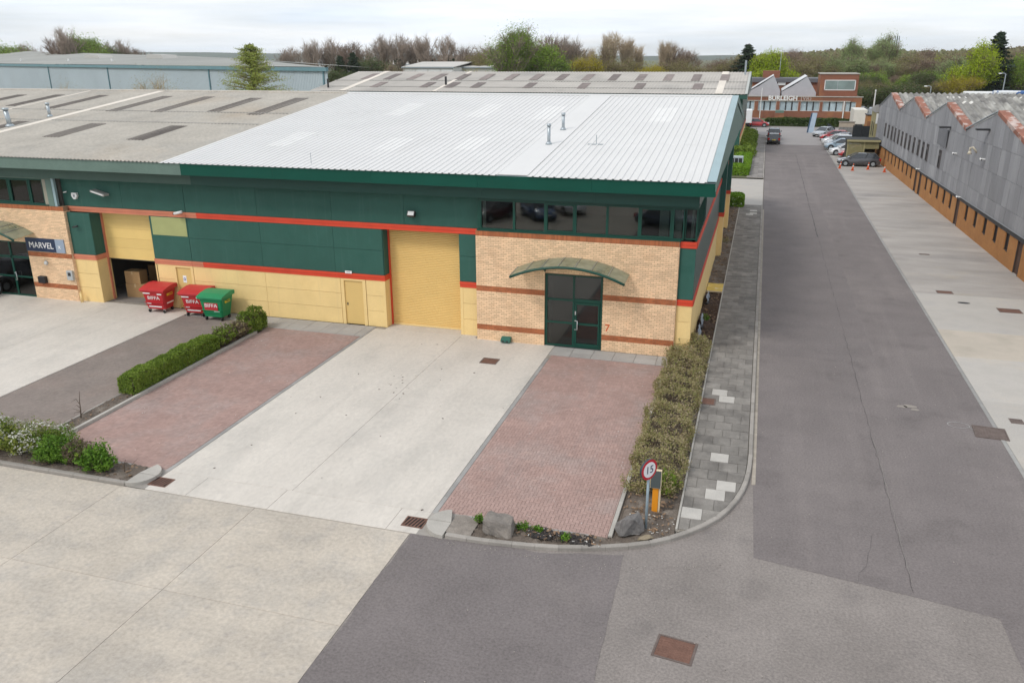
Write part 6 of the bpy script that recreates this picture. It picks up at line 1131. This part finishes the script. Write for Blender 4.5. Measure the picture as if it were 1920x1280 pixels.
for i, (x, y, h) in enumerate(((-22.05, 20.9, 1.0), (-17.7, 17.95, .45))):
    t = thing('dead_sapling', ['bare broken sapling stump in the narrow bed', 'dry twiggy stump near the pale kerb quadrant'][i], 'stump', (x, y, .05)); MB().tube([(0, 0, 0), (.05, 0, h*.3), (.02, .05, h*.6), (.1, .05, h)], [.022, .018, .012, .005], 6).build('stem', twigm, t, world=False); mb = MB()
    for k in range(5): a = random.uniform(0, 6.3); q = random.uniform(.1, .6); l_ = random.uniform(.15, .5); mb.tube([(.04, 0, h*q), (l_*.6*math.cos(a), l_*.6*math.sin(a), h*q+random.uniform(0, .1)), (l_*math.cos(a+.4), l_*math.sin(a+.4), h*q+random.uniform(-.05, .15))], [.012, .008, .003], 4, False)
    mb.build('twigs', twigm, t, world=False)
for i, (x, y, s, lb) in enumerate(((-6.35, 18.3, .16, 'small weed tuft at the pad edge left of the boulder'), (-6.0, 18.2, .12, 'reddish weed against the flat topped boulder'), (-5.15, 18.3, .16, 'leafy weed just past the flat topped boulder'), (-4.75, 18.3, .12, 'small weed with yellow leaves in the rock bed'), (-3.95, 18.1, .12, 'single green weed among the dark clods'), (-1.72, 38.2, .2, 'straggly weed in the dark mulch'), (-1.6, 56, .35, 'dry straggly plant by the side wall'))):
    bush('weed', lb, 'plant', (x, y, .05), [(0, 0, s*.8, s, s*.8, s*.7)], 130, .035, lm_fern if i not in (1, 6) else lm_brown, 8, tw=.005)
hedge('clipped bright green block hedge at the near side of the driveway', -2.35, -.95, 70.2, 72.0, 1.0, 4200, .07, lm_clip, rough=.05, rounding=.1)
hedge('clipped bright green hedge curving along the far side of the driveway', -4.6, -1.0, 90.0, 92.6, 1.0, 6000, .09, lm_clip, rough=.07, rounding=.12); hedge('clipped bright green hedge beside the footway behind the air conditioning unit', -2.6, -.95, 92.8, 104, .95, 7500, .09, lm_clip, rough=.1, rounding=.15)
hedge('shaggy darker hedge along the footway towards the white van', -3.4, -.95, 105, 137, 1.0, 14000, .12, lm_hedge, rough=.3, rounding=.25); hedge('dark green hedge in front of the brick office', .6, 15, 157.6, 159.4, 1.35, 9000, .13, leafmat('leaf_hedge_dark', [(.02, .045, .01), (.05, .09, .015), (.1, .15, .03)], .6), rough=.15, rounding=.15)
# ---------------------------------------------------------------- trees
def grow(seed, h, spread, levels=4, kids=5, up=.35, r0=.22, twig=True, trunk=.3, fine=3):
    """limbs as tapered tubes; returns the builder of limbs, of fine twigs and the list of tips"""
    r = np.random.default_rng(seed); limbs = MB(); fines = MB(); tips = []
    def rec(p, d, ln, rad_, lv):
        d = d/np.linalg.norm(d); e = p+d*ln; m = (p+e)/2+r.normal(size=3)*ln*.06; (limbs if lv < 2 else fines).tube([p, m, e], [rad_, rad_*.8, rad_*.55], 5 if lv < 2 else 3, False)
        if lv >= levels:
            tips.append((e, d))
            for _ in range(fine): q = d+r.normal(size=3)*.55; q /= np.linalg.norm(q); fines.tube([m, m+q*ln*.9], [rad_*.5, rad_*.2], 3, False)
            return
        for i in range(kids):
            f = r.uniform(.35, 1.0) if i else 1.0; s = p+(e-p)*f; a = r.uniform(0, 6.28); o = np.array([math.cos(a), math.sin(a), 0])*spread; nd = d*.75+o*r.uniform(.5, 1.0)+np.array([0, 0, up]); rec(s, nd, ln*r.uniform(.6, .82), rad_*.58, lv+1)
    rec(np.zeros(3), np.array([r.normal()*.03, r.normal()*.03, 1]), h*trunk, r0, 0); return limbs, fines, tips
barkm = mat('bark', (.13, .1, .075), .95, var=.2, vscale=3); twig_t = mat('twigs_tan', (.3, .24, .19), .95, island=.3); twig_b = mat('twigs_brown', (.22, .16, .12), .95, island=.3); twig_p = mat('twigs_pale', (.46, .37, .26), .95, island=.25); ivy = leafmat('leaf_ivy', [(.012, .022, .01), (.03, .05, .02), (.05, .075, .03)], .5)
lt_green = leafmat('leaf_spring', [(.09, .15, .02), (.17, .27, .03), (.25, .36, .05), (.33, .42, .09)], .35); lt_bright = leafmat('leaf_acid', [(.16, .22, .01), (.28, .37, .012), (.38, .47, .02), (.44, .5, .05)], .35); lt_olive = leafmat('leaf_olive', [(.14, .13, .05), (.23, .21, .08), (.31, .27, .11)], .3); lt_yel = leafmat('leaf_yellow', [(.22, .2, .01), (.38, .32, .015), (.5, .42, .05)], .4); lt_dark = leafmat('leaf_conifer', [(.018, .036, .018), (.035, .06, .03), (.06, .09, .045)], .4); lt_mid = leafmat('leaf_mid', [(.045, .07, .022), (.085, .12, .035), (.14, .17, .055)], .3); lt_bud = leafmat('leaf_bud', [(.2, .16, .1), (.28, .24, .13), (.34, .3, .15)], .3); lt_mist = leafmat('leaf_pale_green', [(.18, .24, .09), (.28, .35, .14), (.37, .43, .2)], .3); lt_fuzz = leafmat('twig_haze', [(.17, .12, .085), (.26, .19, .135), (.34, .26, .18)], .3); lt_larch = leafmat('leaf_larch', [(.2, .24, .05), (.32, .37, .08), (.42, .46, .12)], .4)
PROTO = {}
def proto(key, H, limbs, fines, crown, tm, ivyb=None):
    """a finished tree of height H, kept as mesh data for its copies"""
    d = {'trunk': (limbs.mesh('trunk'), barkm)}
    if fines: d['crown' if crown is None else 'branches'] = (fines.mesh('branches'), tm)
    if crown is not None: d['crown'] = (crown, None)
    if ivyb is not None: d['ivy'] = (ivyb, None)
    for k, (m, mt) in d.items():
        if mt: m.materials.append(mt)
    PROTO[key] = (H, d)
def tips_leaves(tips, n, rr, size, lm, seed, aspect=.5, flat=1.0):
    r = np.random.default_rng(seed); T = np.array([t[0] for t in tips]); D_ = np.array([t[1] for t in tips]); k = r.integers(len(T), size=n); P = T[k]+r.normal(size=(n, 3))*rr*np.array([1, 1, flat])-D_[k]*rr*r.random(n)[:, None]; return leaf_mesh('crown', P, D_[k], size, lm, aspect, 1.0, r)
def norm_h(limbs, fines, tips, H):
    zs = [v[2] for v in fines.v]+[v[2] for v in limbs.v]; s = H/max(zs); limbs.xf(Matrix.Scale(s, 4)); fines.xf(Matrix.Scale(s, 4)); return [(t[0]*s, t[1]) for t in tips]
for i, (tm, sp, up) in enumerate(((twig_t, .62, .42), (twig_b, .75, .3), (twig_p, .5, .5))):
    l_, f_, t_ = grow(11+i, 14, sp, 4, 4, up, .3, fine=5); norm_h(l_, f_, t_, 14); proto(['bare_a', 'bare_b', 'bare_c'][i], 14, l_, f_, None, tm)
l_, f_, t_ = grow(21, 14, .65, 4, 4, .4, .3, fine=5); norm_h(l_, f_, t_, 14); r = np.random.default_rng(5); z = r.random(2600); P = np.c_[r.normal(size=2600)*(.75-.35*z), r.normal(size=2600)*(.75-.35*z), z*8.2]; proto('ivy_clad', 14, l_, f_, None, twig_t, leaf_mesh('ivy', P, r.normal(size=(2600, 3)), .22, ivy, .6, 1.0))
for key, sd_i, lm, sp, up, n, rr, sz, k2 in (('round_green', 31, lt_green, .8, .2, 15000, .55, .13, 5), ('round_bright', 32, lt_bright, .8, .2, 17000, .5, .12, 5), ('olive_haze', 33, lt_olive, .8, .25, 11000, .55, .1, 5), ('yellow_bush', 34, lt_yel, .9, .15, 13000, .5, .11, 5), ('mid_green', 35, lt_mid, .85, .2, 15000, .6, .13, 5), ('budding', 36, lt_bud, .6, .4, 8000, .6, .085, 5), ('pale_green', 37, lt_mist, .6, .4, 11000, .6, .1, 5), ('brown_haze', 38, lt_fuzz, .8, .25, 12000, .55, .085, 5)):
    l_, f_, t_ = grow(sd_i, 10, sp, 4, k2, up, .25, fine=2); t_ = norm_h(l_, f_, t_, 10); proto(key, 10, l_, f_, tips_leaves(t_, n, rr, sz, lm, sd_i), twig_b)
# big spring-green willow with upright shoots
l_, f_, t_ = grow(41, 14, .72, 4, 6, .45, .35, trunk=.2, fine=3); t_ = norm_h(l_, f_, t_, 14); proto('willow', 14, l_, f_, tips_leaves(t_, 30000, .55, .13, lt_green, 41, .3, 1.5), twig_t)
l_, f_, t_ = grow(44, 10, .75, 4, 5, .2, .2, trunk=.35, fine=3); t_ = norm_h(l_, f_, t_, 10); proto('weeping', 10, l_, f_, tips_leaves(t_, 12000, .45, .055, leafmat('leaf_weeping', [(.2, .17, .06), (.33, .28, .09), (.42, .36, .14)], .4), 44, .3, 1.8), twig_p)
def conifer(key, H, wid, n, lm, seed, taper=1.0, droop=.25, size=.25, bare=0, tiers=26):
    r = np.random.default_rng(seed); l = MB().tube([(0, 0, 0), (0, 0, H*.5), (0, 0, H)], [.02*H, .013*H, .003*H], 7); f = MB(); pts = []; nd = []
    for i in range(tiers):
        fz = (i+.5)/tiers; z = H*(.06+.92*fz); R_ = wid*(1-fz)**taper*r.uniform(.75, 1.15)+.15
        for k in range(9):
            a = r.uniform(0, 6.28); R2 = R_*r.uniform(.6, 1.1); e = np.array([math.cos(a)*R2, math.sin(a)*R2, z-droop*R2+r.normal()*.15]); f.tube([(0, 0, z), tuple(e*.5+np.array([0, 0, z*.5])), tuple(e)], [.05, .035, .012], 3, False)
            m_ = max(3, int(n/tiers/9)); t = r.random(m_)**.7; pts.append(np.array([0, 0, z])+(e-np.array([0, 0, z]))*t[:, None]+r.normal(size=(m_, 3))*np.array([.22, .22, .14])*(.4+.25*R2)); nd.append(np.tile([math.cos(a), math.sin(a), .6], (m_, 1)))
    P, D_ = np.concatenate(pts), np.concatenate(nd); proto(key, H, l, f, leaf_mesh('crown', P, D_, size, lm, .35, .7, r), twig_p if key == 'larch' else twig_b)
conifer('conifer', 14, 3.0, 12000, lt_dark, 51, .8, .1, .22); conifer('larch', 14, 5.0, 26000, lt_larch, 52, .62, -.3, .085, tiers=44); conifer('cypress', 10, 1.8, 8000, lt_dark, 53, .5, -.3, .17)
def tree(key, label, px, ptop, Y, sx=1.0, name='tree', group=None, zb=0.0):
    H, d = PROTO[key]; x, z = at(px, ptop, Y); h = max(z-zb, 2.0)*{'bare_a': 1.13, 'bare_b': 1.13, 'bare_c': 1.12, 'ivy_clad': 1.12, 'willow': 1.09, 'pale_green': 1.12, 'round_bright': 1.1, 'round_green': 1.06, 'budding': 1.1}.get(key, 1.0); t = thing(name, label, 'tree', (x, Y, zb-.1), random.uniform(0, 6.28), group); s = h/H
    for k, (me, _) in d.items(): o = attach(k, me, t); o.scale = (s*sx, s*sx, s)
    return t
tree('larch', 'cone shaped olive green tree rising behind the grey roof in front of the blue warehouse', 468, 79, 84, 1.45, 'larch_tree'); tree('weeping', 'yellow budding weeping tree in front of the blue warehouse', 290, 133, 80, .9, 'budding_tree'); tree('weeping', 'small tan budding tree behind the grey roof near the blue warehouse pipe', 118, 149, 82, .6, 'budding_tree')
tree('willow', 'large spring green willow standing behind the long grey roof', 962, 53, 175, 1.02, 'willow_tree'); tree('round_green', 'bushy green tree at the foot of the large willow', 1003, 84, 182, .95, 'green_tree'); tree('mid_green', 'low dark green bush under the willow edge', 1035, 122, 178, 1.3, 'green_bush')
gr = 'bare trees along the skyline behind the grey roofs'; lab = {'bare_a': 'tall bare tan tree in the skyline row behind the grey roofs', 'bare_b': 'bare brown spreading tree in the skyline row behind the grey roofs', 'bare_c': 'pale bare upright tree in the skyline row behind the grey roofs', 'ivy_clad': 'bare tree with ivy clad trunk in the skyline row'}
for key, px, pt, Y, sx in (('bare_a', 552, 94, 260, .9), ('bare_a', 587, 82, 250, .9), ('bare_b', 603, 92, 255, .9), ('bare_a', 625, 79, 255, .9), ('bare_b', 662, 82, 245, .9), ('ivy_clad', 684, 90, 240, .8), ('bare_a', 717, 74, 250, .85), ('ivy_clad', 744, 73, 240, .85), ('bare_a', 757, 73, 245, .9), ('ivy_clad', 804, 69, 238, .95), ('ivy_clad', 826, 74, 240, .8), ('ivy_clad', 846, 69, 236, .9), ('bare_b', 868, 90, 250, .9), ('bare_b', 893, 98, 255, 1.1), ('bare_b', 1027, 70, 235, .9), ('bare_a', 1050, 82, 240, .9), ('bare_b', 1076, 84, 245, .9), ('bare_c', 1130, 80, 240, .8), ('bare_c', 1156, 69, 235, .85), ('bare_c', 1187, 84, 240, .9), ('bare_c', 1243, 84, 238, .9), ('bare_b', 1266, 88, 240, .9), ('bare_a', 118, 61, 235, 1.0), ('bare_b', 98, 76, 240, .9), ('bare_a', 228, 82, 260, 1.0), ('bare_a', 40, 88, 260, 1.0), ('bare_b', 252, 92, 265, .9), ('bare_a', 530, 98, 270, 1.0), ('bare_c', 1105, 96, 250, 1.0), ('bare_b', 1290, 98, 255, 1.2), ('bare_a', 570, 88, 258, .9), ('bare_b', 645, 88, 250, 1.0), ('bare_a', 700, 82, 252, .9), ('bare_a', 775, 82, 250, .9), ('bare_a', 787, 78, 243, .9), ('bare_b', 915, 90, 245, 1.0), ('bare_c', 1170, 78, 238, .8), ('bare_c', 1205, 92, 244, .9), ('bare_c', 1258, 90, 242, .8), ('bare_a', 1062, 76, 238, .9), ('bare_b', 1010, 88, 240, 1.0), ('bare_a', 205, 86, 262, .9), ('bare_b', 135, 72, 240, .9)):
    tree(key, lab[key], px, pt, Y, sx, 'bare_tree', gr)
for key, px, pt, Y, sx, lb in (('round_green', 150, 70, 238, .85, 'olive green bushy tree behind the left end of the blue warehouse'), ('mid_green', 210, 83, 255, 1.0, 'mid green rounded tree behind the blue warehouse roof'), ('round_green', 10, 86, 260, 1.3, 'low green tree at the far left behind the blue warehouse'), ('cypress', 637, 104, 215, 1.1, 'dark evergreen beside the end of the blue warehouse'), ('cypress', 660, 98, 218, 1.2, 'dark evergreen behind the white roof strip'), ('mid_green', 700, 104, 225, 1.1, 'dark green bush under the ivy clad trees'), ('mid_green', 640, 124, 190, 1.0, 'low dark bush at the corner of the blue warehouse'), ('budding', 745, 121, 200, 1.2, 'cream blossoming small tree before the white shed'), ('yellow_bush', 890, 127, 190, 1.0, 'yellow bush at the shed beside the willow'), ('olive_haze', 905, 94, 230, .95, 'olive brown tree just left of the willow'), ('brown_haze', 870, 102, 240, 1.1, 'brown hazy tree between the shed and the willow'), ('olive_haze', 1085, 106, 215, 1.2, 'olive bush right of the willow above the long grey roof'), ('mid_green', 1055, 112, 205, 1.1, 'dark bush right of the willow above the long grey roof'), ('yellow_bush', 1107, 98, 205, .75, 'yellow green tree standing above the long grey roof'), ('budding', 1128, 86, 220, .9, 'tall budding cream tree next to the yellow green one'), ('olive_haze', 1150, 108, 215, 1.3, 'olive thicket under the pale bare trees'), ('yellow_bush', 1216, 114, 205, .9, 'low yellow bush above the long grey roof'), ('olive_haze', 1180, 108, 225, 1.3, 'wide olive thicket left of the low yellow bush'), ('olive_haze', 1290, 108, 225, 1.6, 'spreading olive wood edge behind the roof end'), ('brown_haze', 1335, 106, 240, 1.5, 'spreading brown wood edge behind the roof end'), ('olive_haze', 1370, 104, 230, 1.3, 'olive trees just left of the dark cedar'), ('brown_haze', 1250, 108, 235, 1.4, 'brown thicket under the pale bare pair')):
    tree(key, lb, px, pt, Y, sx, 'bush' if 'bush' in lb or 'thicket' in lb else 'tree')
tree('conifer', 'dark cedar behind the left end of the brick office', 1405, 81, 225, 2.1, 'cedar_tree'); tree('round_bright', 'bright green rounded tree behind the brick office', 1437, 97, 220, .95, 'green_tree'); tree('round_bright', 'bright green tree just right of the dark cedar', 1462, 100, 222, .95, 'green_tree')
tree('pale_green', 'pale green tree on the hill behind the brick office', 1598, 79, 330, .8, 'pale_tree'); tree('pale_green', 'pale green many stemmed tree beside the radio mast', 1668, 72, 325, .9, 'pale_tree'); tree('pale_green', 'pale green upright tree left of the radio mast', 1650, 84, 330, .8, 'pale_tree')
tree('round_bright', 'tall acid green tree behind the right end of the works', 1832, 82, 203, .8, 'green_tree'); tree('conifer', 'tall dark conifer behind the right end of the works', 1877, 57, 210, 1.75, 'conifer_tree'); tree('round_green', 'fresh green tree right of the tall dark conifer', 1922, 104, 213, .85, 'green_tree'); tree('yellow_bush', 'yellow green bush in front of the acid green tree', 1800, 135, 196, .9, 'yellow_bush'); tree('olive_haze', 'olive bush right of the brick office at the wood edge', 1630, 148, 222, 1.3, 'olive_bush'); tree('round_green', 'fresh green low tree at the wood edge near the white topped post', 1640, 140, 232, 1.0, 'green_tree'); tree('pale_green', 'pale green budding tree inside the brown wood', 1560, 112, 262, 1.0, 'pale_tree'); tree('olive_haze', 'pale olive bush behind the short lamp post', 1752, 150, 212, 1.5, 'olive_bush'); tree('round_bright', 'small yellow green tree glowing inside the brown wood', 1775, 108, 270, .8, 'green_tree'); tree('mid_green', 'dark ivy clump in the middle of the far wood', 1735, 128, 228, .9, 'green_bush')
gw_ = 'trees of the wood beyond the works'; lw = {'brown_haze': 'brown leafless tree of the wood beyond the works', 'olive_haze': 'olive budding tree of the wood beyond the works', 'mid_green': 'dark green undergrowth tree of the wood beyond the works', 'budding': 'tan budding tree of the wood beyond the works', 'pale_green': 'pale green leafing tree of the wood beyond the works', 'round_green': 'fresh green bushy tree of the wood beyond the works'}
rw = random.Random(3)
for Y, top, st in ((345, 95, 42), (300, 101, 34), (262, 112, 34), (236, 138, 30)):
    px = 1478 if Y > 280 else 1500
    while px < 1990:
        key = rw.choice(['brown_haze', 'brown_haze', 'olive_haze', 'budding', 'olive_haze', 'pale_green'] if Y > 250 else ['mid_green', 'olive_haze', 'brown_haze', 'mid_green', 'round_green'])
        tree(key, lw[key], px+rw.uniform(-8, 8), top+rw.uniform(-9, 7)-(4 if px > 1800 and Y > 280 else 0), Y+rw.uniform(-8, 8), rw.uniform(1.15, 1.5), 'wood_tree', gw_); px += st*rw.uniform(.75, 1.2)
for i, (px, pt, key, sx) in enumerate(((1618, 158, 'mid_green', 1.6), (1645, 152, 'olive_haze', 1.7), (1668, 156, 'mid_green', 1.7), (1694, 150, 'mid_green', 1.6), (1722, 157, 'olive_haze', 1.8), (1768, 156, 'olive_haze', 1.7), (1790, 158, 'mid_green', 1.6), (1850, 156, 'mid_green', 1.7), (1880, 160, 'olive_haze', 1.7), (1905, 155, 'mid_green', 1.6), (1935, 156, 'mid_green', 1.6))):
    tree(key, {'mid_green': 'low dark green bush at the foot of the wood behind the works', 'olive_haze': 'low olive bush at the foot of the wood behind the works'}[key], px, pt, 214+(i % 3)*3, sx, 'wood_edge_bush', 'bushes at the foot of the wood', -2.2)
# distant ridge and wooded hill
def ridge(name, Y, px0, px1, tops, m, depth):
    mb = MB(); xs = np.linspace(px0, px1, 60); ztop = np.interp(xs, *zip(*tops))
    for i, p in enumerate(xs): x, z = at(p, ztop[i]+random.uniform(-.5, .5), Y); mb.v += [(x, Y-depth, -.3), (x, Y, max(z, .5)), (x, Y+depth*1.5, -.3)]
    for i in range(len(xs)-1): mb.f += [(i*3, (i+1)*3, (i+1)*3+1, i*3+1), (i*3+1, (i+1)*3+1, (i+1)*3+2, i*3+2)]; mb.m += [0, 0]
    o = mb.build(name, m, None, True); o['kind'] = 'structure'
ridge('distant_ridge', 2600, -900, 2900, [(-900, 100), (0, 99), (330, 98), (560, 101), (700, 104), (1100, 105), (1300, 105), (1500, 102), (1900, 98), (2900, 96)], mat('far_ridge', (.07, .09, .07), 1, var=.2, vscale=.01), 500)
ridge('wooded_hill', 520, 1380, 2600, [(1380, 108), (1480, 105), (1570, 99), (1640, 98), (1720, 102), (1800, 101), (1900, 96), (2600, 94)], mat('wood_floor', (.1, .09, .05), 1, var=.3, vscale=.06, var2=.3, v2scale=.4), 140)
# the far wood on that hill, one mass
r = np.random.default_rng(9); n = 70000; pxs = r.uniform(1380, 2250, n); Yd = r.uniform(400, 530, n); top = np.interp(pxs, [1380, 1480, 1570, 1640, 1720, 1800, 1900, 2250], [110, 106, 98, 97, 102, 100, 95, 93]); P = np.empty((n, 3))
for i in range(n): x, z = at(pxs[i], top[i], Yd[i]); P[i] = (x, Yd[i], max(z, 3)*r.uniform(.35, 1.0)**.6+1.6*math.sin(x*.55)*math.sin(Yd[i]*.31))
lf = leafmat('leaf_far_wood', [(.16, .125, .085), (.23, .19, .11), (.2, .22, .1), (.28, .28, .14)], .035); o = attach('far_wood', leaf_mesh('far_wood', P, np.tile([0, -.6, .8], (n, 1)), .7, lf, .7, .8), None); tag(o, 'hazy far wood covering the hill on the right', 'wood', kind='stuff')
# ================================================================== THE AIR
hz = bpy.data.materials.new('haze_air'); hz.use_nodes = True; n = hz.node_tree.nodes; n.clear(); ou = n.new('ShaderNodeOutputMaterial'); pv = n.new('ShaderNodeVolumePrincipled'); pv.inputs['Color'].default_value = (.96, .98, 1, 1); pv.inputs['Density'].default_value = .0001; pv.inputs['Anisotropy'].default_value = .65; hz.node_tree.links.new(pv.outputs[0], ou.inputs['Volume'])
o = MB().box(-4100, 4100, -70, 6100, -1.3, 52).build('haze', hz); o['kind'] = 'stuff'
